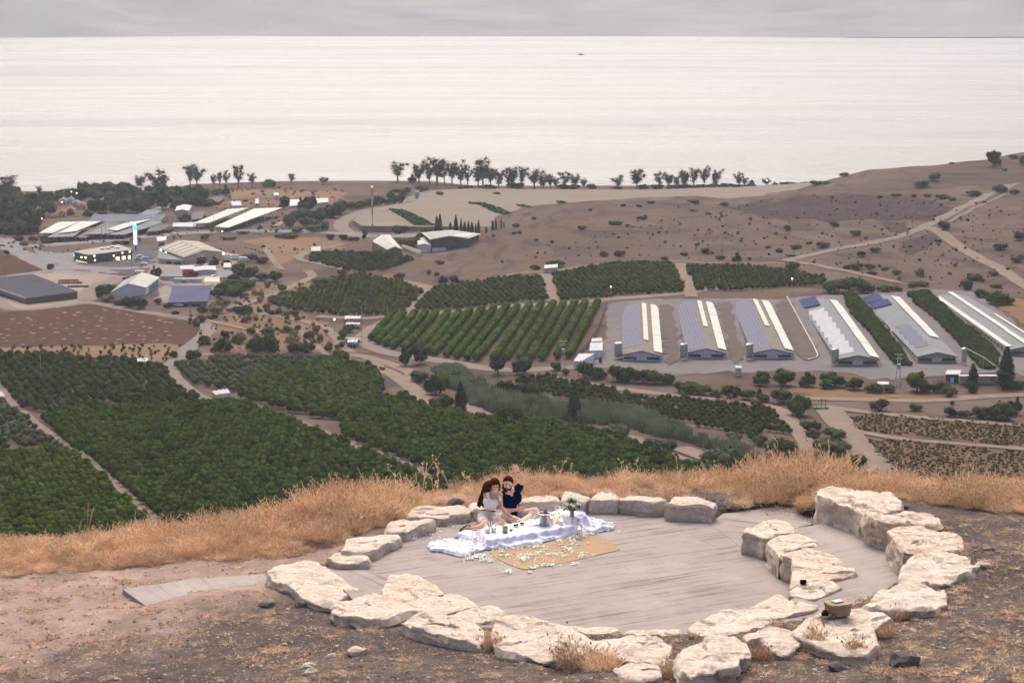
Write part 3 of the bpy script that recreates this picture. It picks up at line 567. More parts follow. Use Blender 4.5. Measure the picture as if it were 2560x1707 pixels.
def stalk_mesh(seed, h):
    rg = random.Random(seed); V = []; F = []
    def bl(p, q, w_):
        s_ = Vector((w_, 0,0)); t_ = Vector((0, w_, 0)); b = len(V); V.extend([p - s_, p + s_, q + s_ * .6, q - s_ * .6, p - t_, p + t_, q + t_ * .6, q - t_ * .6]); F.append((b, b + 1, b + 2, b + 3)); F.append((b + 4, b + 5, b + 6, b + 7))
    def grow(p, d, L, w_, lev):
        for i in range(4):
            q = p + d * L / 4; bl(p, q, w_); p = q; d = (d + Vector((rg.uniform(-.18,.18), rg.uniform(-.18,.18),0))).normalized()
            if lev < 2 and i > 0 and rg.random() < .8: grow(q, (d + Vector((rg.uniform(-1,1), rg.uniform(-1,1), rg.uniform(-.1,.4))) * .8).normalized(), L * rg.uniform(.25,.45), w_ * .65, lev + 1)
        for _ in range(5):
            a = Vector((rg.uniform(-1,1), rg.uniform(-1,1), rg.uniform(-.5,1))) * .03; bl(p, p + a, .009)
    grow(Vector((0,0,0)), Vector((rg.uniform(-.15,.15), rg.uniform(-.1,.1),1)).normalized(), h, .008,0); return raw_mesh('weed_stalk', V, F)
SK = [(960,1262,.7),(975,1265,.6),(1000,1262,.6),(1055,1255,.72),(1080,1262,.5),(1095,1250,.4),(1130,1262,.62),(1185,1250,.45),(640,1300,.5),(225,1325,.55),(1420,1248,.5),(1395,1247,.55),(1560,1248,.6),(1600,1248,.55),(1700,1250,.6),(1760,1250,.55),(2015,1265,.85),(2060,1255,.8),(2420,1255,.8),(2440,1258,.7)]
for i, (u, v, h) in enumerate(sorted(SK)):
    p = W(u, v)[0]; o = link('weed_stalk', stalk_mesh(i, h), M_WEED, None, tuple(p)); tag(o, 'tall dry branching weed stalk on the ridge, %s of twenty along it' % nth(i, 20),'weed stalk', 'tall weed stalks on the ridge')
def twig(name, key, pts3, r, label):
    V = []; F = []; cu = bpy.data.curves.new(name, 'CURVE'); cu.dimensions = '3D'; cu.bevel_depth = r; cu.bevel_resolution = 1
    for line in pts3:
        sp = cu.splines.new('POLY'); sp.points.add(len(line) - 1)
        for i, (x, y, hgt) in enumerate(line):
            (u, v), = zp(key, [(x, y)]); g_ = W(u, v + hgt * 130)[0]; sp.points[i].co = (g_[0], g_[1], g_[2] + hgt, 1); sp.points[i].radius = 1 - .6 * i / len(line)
    o = bpy.data.objects.new(name, cu); COL.objects.link(o); dg = bpy.context.evaluated_depsgraph_get(); me = bpy.data.meshes.new_from_object(o.evaluated_get(dg)); bpy.data.objects.remove(o)
    return tag(link(name, me, M_TWIG), label, 'branch')
M_TWIG = mat('bleached_wood',(.55,.42,.33),(.42,.30,.22), scale=20)
twig('fallen_branch', 'K', [[(480,270,.1),(520,180,.35),(590,140,.45),(615,50,.75)],[(590,140,.45),(640,90,.62),(655,60,.72)],[(520,180,.35),(560,150,.45)]],.014, 'bleached forked branch sticking up out of the dry grass on the left')
twig('fallen_branch', 'K', [[(700,190,.25),(740,240,.2),(735,280,.15),(760,310,.1)],[(740,240,.2),(700,280,.12)],[(740,280,.15),(800,250,.2)]],.012, 'pale crooked branch lying in the weeds above the path')
twig('fallen_branch', 'K', [[(1730,500,.03),(1790,490,.03),(1855,478,.03)]],.012, 'thin straight stick on the ground behind the concrete path')
twig('rusty_post', 's5', [[(480,455,.0),(485,450,.12),(490,450,.24)]],.03, 'short rusty brown post behind the ash hollow')
twig('dry_stalk', 's5', [[(1390,1150,.05),(1310,1090,.15),(1290,960,.4),(1240,870,.5)]],.012, 'dark reddish dead stalk across the wide split stone')
LS = []
for i, (u, v) in enumerate([(1000,1640),(2330,1560),(2450,1650)]):
    me = weed_mesh('straw_wisp', 26,.05,.16,80 + i, lean=1.2, seeds=.1, wid=.005, flat=True); p = W(u, v)[0]
    o = link('straw_wisp', me, [M_WEED, M_SEED], None, tuple(p)); LS.append(o)
    tag(o, ['straw wisp on the dirt below the outer ring, left of centre', 'straw wisp on the gravel at the right', 'straw wisp on the gravel at the lower right corner'][i], 'straw wisp')
def front_pts(n, seed, dens):
    rg = np.random.default_rng(seed); u = rg.uniform(-60,2620, n); v = rg.uniform(1290,1720, n); P = W(u, v); k = dens(u, v, P)
    ok = (rg.random(n) < k) & ~inpoly(P[:, 0], P[:, 1], fl) & ~inpoly(P[:, 0], P[:, 1], te) & (P[:, 1] < 36); return P[ok], rg
def dn_straw(u, v, P):
    front = (v > 1560 - (u < 700) * (60 - u * .05)) ; right = (u > 2150) & (v > 1300)
    c = fbm2(P[:, 0], P[:, 1],.8,4); return np.where(front | right, .12 + .30 * (c > .3) + .22 * right, np.where((u < 700) & (v < 1560),.22,.02))
P, rg = front_pts(6000,3, dn_straw); n = len(P)
scatter('straw_litter', P + [0,0,.005], rg.uniform(0,6.28, n), rg.uniform(.35,1.15, n), LS, 'flattened straw litter strewn over the dirt slope in front', 'straw')
PS = []
for i, (u, v, lab) in enumerate([(1290,1660, 'small pale pebble in the dirt below the widest flat stone'),(1150,1690, 'small dark pebble at the bottom edge of the slope'),(880,1660, 'small tan pebble in the dirt at the lower left')]):
    p = W(u, v)[0]; o = link('pebble', rock_mesh('pebble', .03,30 + i, 1,.6,.4), M_DARKROCK if i == 1 else M_PALEROCK, None, tuple(p)); tag(o, lab, 'pebble'); PS.append(o)
def dn_peb(u, v, P): return np.where((v > 1540) | (u > 2200),.9,.55)
P, rg = front_pts(14000,5, dn_peb); n = len(P)
scatter('gravel', P, rg.uniform(0,6.28, n), np.clip(rg.lognormal(-1.0,.55, n),.15,1.7), PS, 'small stones and gravel in the dirt', 'gravel')
bu = zp('s3', [(0,290),(200,280),(450,300),(700,360),(500,420),(200,460),(150,380)]) + zp('s7', [(2050,350),(1900,350),(1750,320),(1500,310),(1330,290),(1560,270)])
P3 = W(*np.array([(1690,1232),(1760,1240),(1800,1250),(1850,1260),(1900,1262),(1870,1245),(1800,1238)]).T)
n = 700; u = RNG.uniform(1600,1930, n); v = 1228 + (u - 1600) * .10 + RNG.uniform(0,28, n); P = W(u, v);
AS = [PS[1]]
scatter('ash_pile', P, RNG.uniform(0,6.28, n), np.clip(RNG.lognormal(-.3,.5, n),.3,1.9), AS, 'burnt black debris behind the right end of the back row', 'ash')
# ============================================================= fields, roads
def proj(P):
    P = np.atleast_2d(P); dx, dy, dz = P[:, 0], P[:, 1], P[:, 2] - ZC; cp, sp = math.cos(PITCH), math.sin(PITCH)
    f = dy * cp - dz * sp; b = dy * sp + dz * cp; return CX + FPX * dx / f, CY - FPX * b / f
def ground_pts(k, pts):
    a = np.array(zp(k, pts)); return W(a[:, 0], a[:, 1], far=True)
def field(name, polys, spacing, off, m, label=None, kind='structure', jit=.5):
    P = np.vstack([ground_pts(k, p) for k, p in polys])[:, :2]
    Q = np.vstack([P, P[:1]]); L_ = []
    for a, b in zip(Q[:-1], Q[1:]):
        n = max(1, int(np.linalg.norm(b - a) / spacing))
        for j in range(n):
            p = a + (b - a) * j / n; s_ = noise.noise(Vector((p[0] / 9, p[1] / 9,0))) * spacing * jit * 2; L_.append((p[0] + s_, p[1] + s_ * 1.5))
    v, f = cdt_poly(L_, spacing); v = np.array(v); z = Zm(v[:, 0], v[:, 1]) + off
    me = bpy.data.meshes.new(name); me.from_pydata([(a, b, c) for (a, b), c in zip(v, z)],[], f); me.update()
    o = link(name, me, m); o['kind'] = kind
    if label: o['label'] = label
    return o
ROAD_N = [0]
def road(name, segs, width, m, off=.22, taper=None):
    P = np.vstack([ground_pts(k, p) for k, p in segs])[:, :2]
    d = np.r_[0, np.cumsum(np.linalg.norm(np.diff(P, axis=0), axis=1))]; n = max(8, int(d[-1] / 4)); s = np.linspace(0, d[-1], n)
    C = np.stack([np.interp(s, d, P[:, 0]), np.interp(s, d, P[:, 1])],1)
    for _ in range(6): C[1:-1] = .25 * C[:-2] + .5 * C[1:-1] + .25 * C[2:]
    T = np.gradient(C, axis=0); T /= np.linalg.norm(T, axis=1)[:, None] + 1e-9; Nn = np.stack([-T[:, 1], T[:, 0]],1)
    wd = width * .84 * (1 + .18 * np.array([noise.noise(Vector((p[0] / 14, p[1] / 14,3))) for p in C])); ROAD_N[0] += 1; off = off + .012 * ROAD_N[0]
    K = 5; V = []
    for j in range(K):
        q = (j / (K - 1) - .5); X = C + Nn * (wd * q)[:, None]; V.append(np.stack([X[:, 0], X[:, 1], Zm(X[:, 0], X[:, 1]) + off - .16 * (abs(q) == .5)],1))
    V = np.stack(V, 1); o = link(name, grid_mesh(name, V, n, K), m); o['kind'] = 'structure'; return o
M_TRACK = mat('dirt_track',(0.210,0.166,0.137),(0.164,0.127,0.099), scale=.15, c3=(.14,.11,.085), c3amt=.2)
M_TRACKP = mat('pale_track',(0.193,0.165,0.145),(0.158,0.135,0.117), scale=.12)
M_ASPH = mat('asphalt_worn',(0.204,0.192,0.189),(0.159,0.151,0.147), scale=.08, c3=(.22,.20,.19), c3amt=.2)
M_ASPHD = mat('asphalt_dark',(0.078,0.078,0.084),(0.102,0.099,0.099), scale=.1)
M_BROWN = mat('tilled_brown_soil',(0.077,0.042,0.034),(0.060,0.039,0.031), scale=.035, c3=(.13,.085,.055), c3amt=.5)
M_TAN = mat('tan_stubble',(0.189,0.135,0.086),(0.149,0.101,0.068), scale=.05, c3=(.2,.16,.1), c3amt=.3)
M_VINE = mat('vineyard_soil',(0.118,0.077,0.052),(0.095,0.064,0.045), scale=.06, c3=(.10,.10,.045), c3amt=.4)
M_DGROUND = mat('orchard_floor',(.10,.075,.05),(.15,.11,.08), scale=.1)
M_PURP = mat('dark_basalt_ground',(.040,.030,.032),(.075,.056,.054), scale=.12, c3=(.09,.07,.07), c3amt=.5)
M_DRYGR = mat('rust_dry_grass',(0.180,0.106,0.061),(0.140,0.090,0.058), scale=.2)
M_WHITELINE = mat('pale_yard_dust',(0.268,0.211,0.176),(0.217,0.169,0.140), scale=.03)
M_GRAVEL = mat('grey_yard_gravel',(0.162,0.149,0.149),(0.129,0.119,0.119), scale=.06, c3=(.19,.16,.14), c3amt=.3)
field('brown_field', [('E', [(-160,1090),(200,1092),(400,1062),(620,1045),(850,1085),(1100,1125),(1300,1155),(1390,1195),(1360,1240),(1290,1285),(1180,1318),(900,1322),(400,1335),(-160,1335)])],5,.10, M_BROWN)
field('brown_field', [('E', [(-160,690),(60,705),(200,745),(325,790),(200,822),(0,850),(-160,860)])],5,.10, M_BROWN)
field('young_grove', [('E', [(-160,1340),(400,1330),(1180,1312),(1250,1325),(1200,1385),(1130,1445),(900,1440),(620,1405),(300,1375),(-160,1385)])],5,.11, M_TAN)
field('vineyard', [('J', [(1140,510),(1300,478),(1700,505),(2352,560),(2700,590),(2700,740),(2352,712),(1700,645),(1400,620),(1180,580)])],4,.10, M_VINE)
field('vineyard', [('J', [(1260,655),(1450,655),(1900,695),(2352,742),(2700,770),(2700,1100),(2352,1030),(1800,960),(1450,870),(1330,760)])],4,.10, M_VINE)
field('dusty_yard', [('E', [(60,850),(260,830),(640,815),(830,850),(800,900),(680,925),(650,990),(630,1030),(400,1065),(150,1085),(40,1070),(0,1000),(-60,960),(-60,860)])],5,.12, M_WHITELINE)
field('asphalt_yard', [('E', [(230,660),(350,690),(500,690),(940,650),(1070,640),(1080,700),(1060,790),(940,800),(640,815),(500,800),(380,780),(280,735)])],5,.14, M_ASPH)
field('asphalt_yard', [('E', [(880,640),(1030,640),(1080,660),(1060,700),(1050,760),(960,790),(800,790),(500,770),(700,740),(920,730)])],5,.19, M_ASPHD)
field('workyard', [('E', [(1060,700),(1400,720),(1560,730),(1620,790),(1640,860),(1500,960),(1440,1050),(1180,1050),(1090,1000),(1080,900),(1000,830),(1060,780)])],5,.13, mat('workyard_dust',(0.243,0.203,0.179),(0.196,0.159,0.138), scale=.05))
field('grey_yard', [('F', [(1870,760),(1930,745),(2352,700),(2352,1230),(1750,1190),(1790,1150),(1830,1010),(1850,860)]), ][:0] + [('G', [(-475,280),(-420,262),(-200,250),(0,245),(300,240),(640,240),(800,230),(1000,222),(1300,210),(1700,180),(1990,180),(2500,620),(2600,780),(2352,780),(2200,790),(1700,790),(1300,800),(900,790),(400,770),(-120,740),(-620,690),(-560,640),(-520,530),(-500,380)])][:0]
      + [('G', [(-480,285),(-400,262),(0,242),(640,236),(1000,226),(1300,222),(1700,190),(1990,190),(2500,640),(2600,800),(2100,800),(1600,800),(1300,790),(900,775),(400,765),(0,750),(-560,720),(-520,560),(-500,420)])][:0]
      + [('G', [(-480,765),(-380,745),(0,725),(400,725),(700,735),(1000,705),(1300,692),(1750,668),(2010,690),(2300,900),(2500,1100),(2500,1260),(2352,1250),(2150,1235),(1900,1250),(1550,1270),(1300,1290),(1180,1240),(900,1235),(400,1225),(0,1250),(-600,1200),(-560,1130),(-500,1000),(-490,860)])],6,.13, M_GRAVEL)
for k, pl in (('G', [(245,765),(335,755),(375,900),(415,1030),(445,1140),(370,1185),(330,1080),(290,900)]),('G', [(-148,780),(-60,770),(-20,950),(0,1150),(-90,1195),(-125,1000)]),('G', [(640,780),(735,735),(800,850),(950,1130),(840,1165),(760,1050),(690,900)])):
    field('bank', [(k, pl)],4,.45, mat('bank_earth',(0.095,0.081,0.076),(0.126,0.095,0.079), scale=.12))
field('shore_field', [('E', [(1560,270),(1700,255),(2352,275),(2352,330),(1700,315),(1560,330)]),],8,.12, M_TAN)
field('shore_field', [('E', [(1420,350),(1560,335),(1900,325),(2352,340),(2352,370),(1900,370),(1450,385)])],8,.13, mat('rust_stubble',(0.165,0.105,0.074),(0.128,0.088,0.066), scale=.05))
field('dry_slope', [('F', [(230,570),(330,560),(620,640),(800,625),(1100,570),(1400,525),(1400,545),(1200,568),(1000,605),(800,648),(640,662),(450,620)])],4,.2, M_DRYGR)
field('dry_slope', [('G', [(2230,720),(2352,740),(2500,800),(2500,1000),(2352,900),(2150,770)])],4,.25, M_DRYGR)
field('basalt_outcrop', [('G', [(330,110),(500,70),(750,50),(900,25),(1200,20),(1450,25),(1700,55),(1860,110),(1840,160),(1560,190),(1300,185),(1050,205),(800,175),(600,185),(480,150)])],6,.3, M_PURP)
field('basalt_outcrop', [('G', [(1390,200),(1540,210),(1570,280),(1500,290),(1400,250)])],4,.3, M_PURP)
field('basalt_outcrop', [('G', [(1520,340),(1700,290),(1760,300),(1700,380),(1580,430),(1500,400)])],4,.3, M_PURP)
field('dry_bank', [('J', [(640,290),(880,290),(1300,330),(1700,360),(2352,330),(2352,348),(1800,375),(1300,375),(900,350),(700,330)])],4,.16, M_DRYGR)
field('field_strip', [('J', [(1000,385),(1500,395),(2000,372),(2352,365),(2352,500),(1900,490),(1500,460),(1150,445),(1010,425)])],5,.11, mat('earth_bank',(0.130,0.097,0.082),(0.102,0.078,0.065), scale=.08))
field('wadi_grass', [('b5', [(640,420),(900,280),(1150,210),(1500,180),(1560,260),(1400,340),(1000,470),(1300,540),(1700,640),(1750,800),(1900,960),(1700,1000),(1300,960),(600,960),(450,700),(600,600)])],5,.10, mat('wadi_dry_grass',(0.176,0.115,0.074),(0.135,0.090,0.061), scale=.045, c3=(.12,.10,.06), c3amt=.4))
field('wadi_grass', [('b2', [(900,1120),(1300,1060),(2000,1060),(2352,1110),(2352,1260),(1900,1300),(1700,1320),(1400,1500),(1300,1300),(1250,1180)])],5,.10, mat('ochre_grass',(0.189,0.121,0.076),(0.149,0.101,0.068), scale=.05))
road('highway', [('E', [(-220,672),(60,640),(300,640),(500,622),(760,603),(1000,577),(1300,552),(1700,537),(2050,545),(2352,556)]),('F', [(120,300),(300,296),(500,298),(640,293)])],22, M_ASPH)
road('road', [('F', [(320,300),(150,292),(40,270),(0,235),(20,195),(90,160),(170,130),(260,108),(380,75),(480,52),(540,22),(620,-8)])],14, M_TRACKP)
road('road', [('E', [(-220,620),(30,590),(60,610),(60,650),(160,700),(300,770),(420,820),(600,830)])],18, M_ASPH)
road('road', [('E', [(-220,870),(0,860),(200,832),(420,800),(620,800),(800,830)])],12, M_ASPH)
road('road', [('E', [(620,1020),(600,980),(660,920),(760,890),(850,850)])],16, M_TRACKP)
road('road', [('E', [(-30,980),(30,1060),(110,1085),(230,1078),(420,1050),(620,1025),(720,1045),(850,1072),(1100,1112),(1300,1140),(1400,1170),(1430,1215),(1380,1270),(1300,1330),(1240,1400),(1170,1455),(1165,1510)]),('H', [(1170,205),(1215,260),(1290,330),(1385,385),(1520,400),(1700,432),(1850,470),(1960,512),(2100,580),(2352,655)]),('I', [(60,682),(160,722),(300,772),(420,815),(520,885),(620,945),(720,980),(850,1020),(960,1090)])],9.5, M_TRACKP)
road('path', [('H', [(-60,260),(60,372),(130,455),(230,545),(330,612),(450,705),(570,770),(640,850),(750,940),(870,1050),(1020,1180),(1150,1300)])],6.5, M_TRACK)
road('road', [('b5', [(300,1000),(700,1012),(1200,1012),(1700,1030),(1980,1070),(2190,1108),(2352,1140)]),('I', [(200,150),(360,200),(480,290),(560,370),(680,450),(850,520)])],9, M_TRACK)
road('road', [('b5', [(1950,1000),(2100,1025),(2352,1065)]),('I', [(150,85),(300,125),(500,190),(520,240)])],9, M_TRACK)
road('road', [('F', [(2700,640),(2352,692),(2100,715),(1850,732),(1450,772),(1000,802),(600,832),(360,862),(215,940),(155,1000),(200,1062),(330,1102),(500,1132),(700,1155),(900,1195),(1100,1222),(1400,1212),(1620,1200)])],11, M_TRACKP)
road('road', [('F', [(-150,850),(0,862),(200,868),(330,850)])],10, M_TRACK)
road('path', [('F', [(555,645),(615,672),(560,735),(470,800),(430,850)])],8, M_TRACK)
road('path', [('F', [(1405,560),(1430,640),(1450,750)])],9, M_TRACK)
road('path', [('G', [(0,490),(35,560),(62,640),(80,720)])],8, M_TRACK)
road('path', [('F', [(230,572),(450,612),(620,655),(800,640),(1000,602),(1200,560),(1450,545),(1700,502),(2000,480),(2352,470)]),('G', [(100,485),(400,492),(700,485),(900,492),(1050,530),(1200,545)])],6, M_TRACK)
road('path', [('G', [(700,475),(900,430),(1200,372),(1400,332),(1600,272),(1750,205),(1950,100),(2100,20)]),('D', [(2260,1270),(2420,1215)])],10, M_TRACKP, .28)
road('path', [('G', [(1830,210),(1950,150),(2100,70),(2300,0)])],4, M_TRACKP, .28)
road('path', [('G', [(1700,245),(1800,290),(1900,370),(2050,460),(2200,530),(2352,640),(2500,720)])],10, M_TRACK, .28)
road('path', [('G', [(740,470),(950,505),(1150,545),(1400,600),(1700,670)])],6, M_TRACK, .28)
road('path', [('I', [(860,380),(930,470),(1100,530),(1400,548),(1600,575),(1800,610),(2000,640),(2120,720),(2352,800)])],9, M_TRACK)
road('path', [('I', [(1250,205),(1450,225),(1600,262),(1800,292),(2000,322),(2352,365)]),('J', [(150,370),(300,392),(500,412),(650,432),(720,472),(765,545),(830,622),(910,760)])],8, M_TRACK)
road('path', [('J', [(0,712),(160,772),(400,850),(520,900)])],10, M_TRACK)
road('road', [('J', [(640,370),(860,372),(1100,382),(1300,382),(1500,392),(1800,392),(2000,365),(2352,350),(2700,330)])],9, M_TRACK)
road('road', [('J', [(1000,430),(1060,500),(1130,590),(1210,690),(1300,790),(1400,900)])],13, M_TRACK)
road('path', [('J', [(1000,432),(1200,462),(1500,492),(1800,522),(2100,542),(2352,560),(2700,580)])],7, M_TRACK)
road('path', [('J', [(1180,592),(1400,642),(1700,672),(2000,692),(2352,722),(2700,750)])],6, M_TRACK)
road('path', [('b5', [(620,500),(900,420),(1150,330),(1400,225),(1580,140),(1500,80)])],7, M_TRACKP)
road('path', [('b2', [(1300,1180),(1280,1230),(1400,1400),(1500,1510)])],5, M_TRACKP)
road('path', [('b2', [(2400,1520),(2000,1420),(1760,1380),(1720,1330),(1850,1270),(2352,1150)])],7, M_TRACKP)
road('path', [('b5', [(920,540),(1200,590),(1500,650),(1720,710),(1800,800),(1880,920),(2000,990)])],6, M_TRACK)
road('path', [('b5', [(1380,710),(1450,780),(1520,850),(1650,960),(1720,1020)])],4, M_TRACKP)
road('path', [('b5', [(0,580),(300,610),(600,680),(900,745),(1100,800)])],5, M_TRACK)
road('path', [('b3', [(1240,680),(1500,740),(1600,830),(1600,880)])],8, M_TRACKP)
road('path', [('b2', [(1400,910),(1530,850)])],6, M_WHITELINE)
road('road', [('E', [(930,430),(1100,390),(1200,350),(1230,290)])],14, M_ASPH)
def netting():
    poly = [('F', [(90,195),(150,232),(640,238),(1000,240),(1250,215),(1500,160),(1900,120),(2352,90)]),('D', [(600,1420),(1200,1330),(1150,1250),(1000,1238),(700,1262),(400,1278),(0,1290)]),('C', [(2100,1297),(1500,1295),(900,1290),(640,1300),(600,1330),(480,1380),(300,1410),(130,1475)])]
    a = []
    for k, p in poly: a += zp(k, p)
    a = np.array(a); x, y, q = ray(a[:, 0], a[:, 1]); P = []
    for i in range(len(a)):
        lo, hi = 900., 1990.
        for _ in range(40):
            m_ = (lo + hi) / 2; kk = m_ / y[i]; zb = base(x[i] * kk, np.float64(m_)) + 4
            if ZC + q[i] * kk < zb: hi = m_
            else: lo = m_
        P.append((x[i] / y[i] * lo, lo))
    v, f = cdt_poly(P, 16); v = np.array(v); z = base(v[:, 0], v[:, 1]) + 4 + .35 * np.sin(v[:, 0] / 5) * np.sin(v[:, 1] / 6)
    m = mat('shade_net',(0.200,0.170,0.141),(0.174,0.148,0.123), scale=.02, rough=.9, c3=(.17,.145,.12), c3amt=.12, stretch=(.35,3.2,1, R(8)))
    root = empty('net_canopy',(0,0,0),'vast pale shade net stretched over the flat orchard by the lake shore', 'shade net')
    me = bpy.data.meshes.new('net'); me.from_pydata([(a_, b_, c_) for (a_, b_), c_ in zip(v, z)],[], f); me.update(); link('net', me, m, root)
    V = []; F = []
    for i in range(8):
        p, q_ = P[i], P[i + 1]
        if i < 7:
            b0 = len(V)
            for r_ in (p, q_): zz_ = float(base(r_[0], np.float64(r_[1]))); V += [(r_[0], r_[1], zz_ - 1),(r_[0], r_[1], zz_ + 4)]
            F.append((b0, b0 + 2, b0 + 3, b0 + 1))
    link('side_net', raw_mesh('side_net', V, F), mat('net_side',(.22,.18,.14),(.16,.15,.11), scale=.2), root)
    return P
netting()
M_MANGO = mat('mango_leaf',(.035,.075,.022),(.06,.11,.03), scale=.5, rough=.6, rand=.3)
for poly in ([(335,120),(430,128),(520,165),(640,230),(505,228),(440,180)],[(875,80),(980,80),(1120,130),(1262,192),(1180,178),(1040,135),(950,90)],[(1200,93),(1250,94),(1340,125),(1425,156),(1385,150),(1290,115)],[(1480,70),(1520,70),(1565,86),(1500,82)],[(660,5),(700,8),(700,25),(665,20)],[(1050,10),(1090,12),(1100,18),(1060,16)]):
    a = np.array(zp('F', poly)); P = []
    for u, v in a:
        x, y, q = ray(u, v); lo, hi = 900., 1990.
        for _ in range(40):
            m_ = (lo + hi) / 2; kk = m_ / y
            if ZC + q * kk < base(x * kk, np.float64(m_)) + 4: hi = m_
            else: lo = m_
        P.append((float(x / y * lo), lo))
    V = []; F = []; A_ = np.array(P); x0, x1, y0, y1 = A_[:, 0].min(), A_[:, 0].max(), A_[:, 1].min(), A_[:, 1].max()
    n = int(min(9000,(x1 - x0) * (y1 - y0) * 1.2)); px = RNG.uniform(x0, x1, n); py2 = RNG.uniform(y0, y1, n); ok = inpoly(px, py2, P); px = px[ok]; py2 = py2[ok]
    for X_, Y_ in zip(px, py2):
        z_ = float(base(X_, np.float64(Y_))) + 4.0 + random.uniform(0,1.1); b0 = len(V); a_ = Vector((random.uniform(-1,1), random.uniform(-1,1), random.uniform(-.6,.6))); b_ = Vector((random.uniform(-1,1), random.uniform(-1,1), random.uniform(-.6,.6))); c_ = Vector((X_, Y_, z_))
        V += [c_ - a_ - b_, c_ + a_ - b_, c_ + a_ + b_, c_ - a_ + b_]; F.append((b0, b0 + 1, b0 + 2, b0 + 3))
    if F: o = link('net_gap_foliage', raw_mesh('net_gap_foliage', V, F), M_MANGO); tag(o, 'dark tree crowns pushing through a gap in the pale shade net', 'foliage', kind='stuff')
# ============================================================= vegetation
def leafball(V, F, MI, c, r, n, size, rg, mi=0, shell=.55):
    c = Vector(c)
    for _ in range(n):
        d = Vector((rg.gauss(0,1), rg.gauss(0,1), rg.gauss(0,1))).normalized(); k = (shell + (1 - shell) * rg.random()) if rg.random() < .8 else rg.random()
        p = c + Vector((d.x * r[0], d.y * r[1], d.z * r[2])) * k
        nn = (d + Vector((rg.uniform(-1,1), rg.uniform(-1,1), rg.uniform(-.4,1.2))) * .8).normalized(); a = nn.orthogonal().normalized(); a.rotate(Matrix.Rotation(rg.uniform(0,6.28),3, nn)); b = nn.cross(a)
        s = size * rg.uniform(.6,1.3); e = s * rg.uniform(.5,.9); q = len(V); V.extend([p - a * s, p - b * e, p + a * s, p + b * e]); F.append((q, q + 1, q + 2, q + 3)); MI.append(mi)
def core(V, F, MI, c, r, rg, mi=0):  # solid blob added unseen inside the foliage to block light through it
    bm = bmesh.new(); bmesh.ops.create_icosphere(bm, subdivisions=2, radius=1)
    q = len(V); s = rg.random() * 50
    for v in bm.verts:
        k = 1 + .3 * noise.noise(v.co * 1.7 + Vector((s, 0,0))); V.append(Vector((c[0] + v.co.x * r[0] * k, c[1] + v.co.y * r[1] * k, c[2] + v.co.z * r[2] * k)))
    for f in bm.faces: i = [v.index for v in f.verts]; F.append((q + i[0], q + i[1], q + i[2], q + i[2])); MI.append(mi)
    bm.free()
def fmesh(name, V, F, MI):
    me = bpy.data.meshes.new(name); me.from_pydata([tuple(v) for v in V],[],[tuple(dict.fromkeys(f)) for f in F]); me.polygons.foreach_set('material_index', MI); me.update(); return me
def tube(V, F, MI, pts, rad, mi=0, seg=6):
    q = len(V)
    for i, (p, r) in enumerate(zip(pts, rad)):
        p = Vector(p); d = (Vector(pts[min(i + 1, len(pts) - 1)]) - Vector(pts[max(i - 1,0)])).normalized(); a = d.orthogonal().normalized(); b = d.cross(a)
        for j in range(seg): t_ = j * 6.2832 / seg; V.append(p + (a * math.cos(t_) + b * math.sin(t_)) * r)
    for i in range(len(pts) - 1):
        for j in range(seg): F.append((q + i * seg + j, q + i * seg + (j + 1) % seg, q + (i + 1) * seg + (j + 1) % seg, q + (i + 1) * seg + j)); MI.append(mi)
M_CITRUS = mat('citrus_leaf',(.020,.046,.008),(.080,.112,.018), scale=2.6, rough=.75, spec=.0, rand=.35)  # paler noise tone puts upward-lit leaf tips into the colour
M_MANGOH = mat('mango_hedge_leaf',(.026,.062,.010),(.090,.135,.022), scale=2.0, rough=.7, spec=.0, rand=.35, c3=(.20,.15,.05), c3amt=.15)
M_DARKORCH = mat('dark_orchard_leaf',(.020,.036,.010),(.062,.070,.022), scale=2.0, rough=.8, spec=.0, rand=.4, c3=(.12,.09,.05), c3amt=.2)
M_OLIVE = mat('grey_green_leaf',(.052,.066,.034),(.085,.092,.05), scale=.6, rough=.85, spec=.0, rand=.3)
M_BUSH = mat('scrub_leaf',(.030,.052,.014),(.062,.078,.024), scale=.35, rough=.85, spec=.0, rand=.35)
M_BUSHD = mat('dark_scrub_leaf',(.024,.036,.015),(.045,.055,.024), scale=.35, rough=.85, spec=.0, rand=.3)
M_BROWNB = mat('dry_brown_scrub',(.16,.12,.075),(.115,.09,.06), scale=.4, rough=.8, rand=.3)
M_EUC = mat('eucalyptus_leaf',(.036,.044,.024),(.06,.064,.036), scale=.3, rough=.85, spec=.0, rand=.25)
M_CYP = mat('cypress_leaf',(.022,.036,.020),(.038,.052,.026), scale=1.2, rough=.8)
M_RED = mat('red_bloom',(.20,.035,.025),(.10,.06,.03), scale=.5, rough=.8)
M_BARK = mat('bark',(.22,.17,.13),(.14,.11,.09), scale=2, rough=.95)
def orch_mesh(i, m):
    rg = random.Random(i); V = []; F = []; MI = []
    tube(V, F, MI, [(0,0,-.05),(0,0,.35)],[.10,.08],1,5)
    core(V, F, MI, (0,0,.92),(.72,.72,.66), rg)
    for k in range(6):
        a = k * 1.047 + rg.uniform(-.3,.3); leafball(V, F, MI, (.42 * math.cos(a),.42 * math.sin(a),.85 + rg.uniform(-.2,.25)),(.52,.52,.5),48,.13, rg)
    leafball(V, F, MI, (rg.uniform(-.1,.1), rg.uniform(-.1,.1),1.2),(.6,.6,.45),90,.13, rg)
    me = fmesh('orchard_tree', V, F, MI); me.materials.append(m); me.materials.append(M_BARK); return me
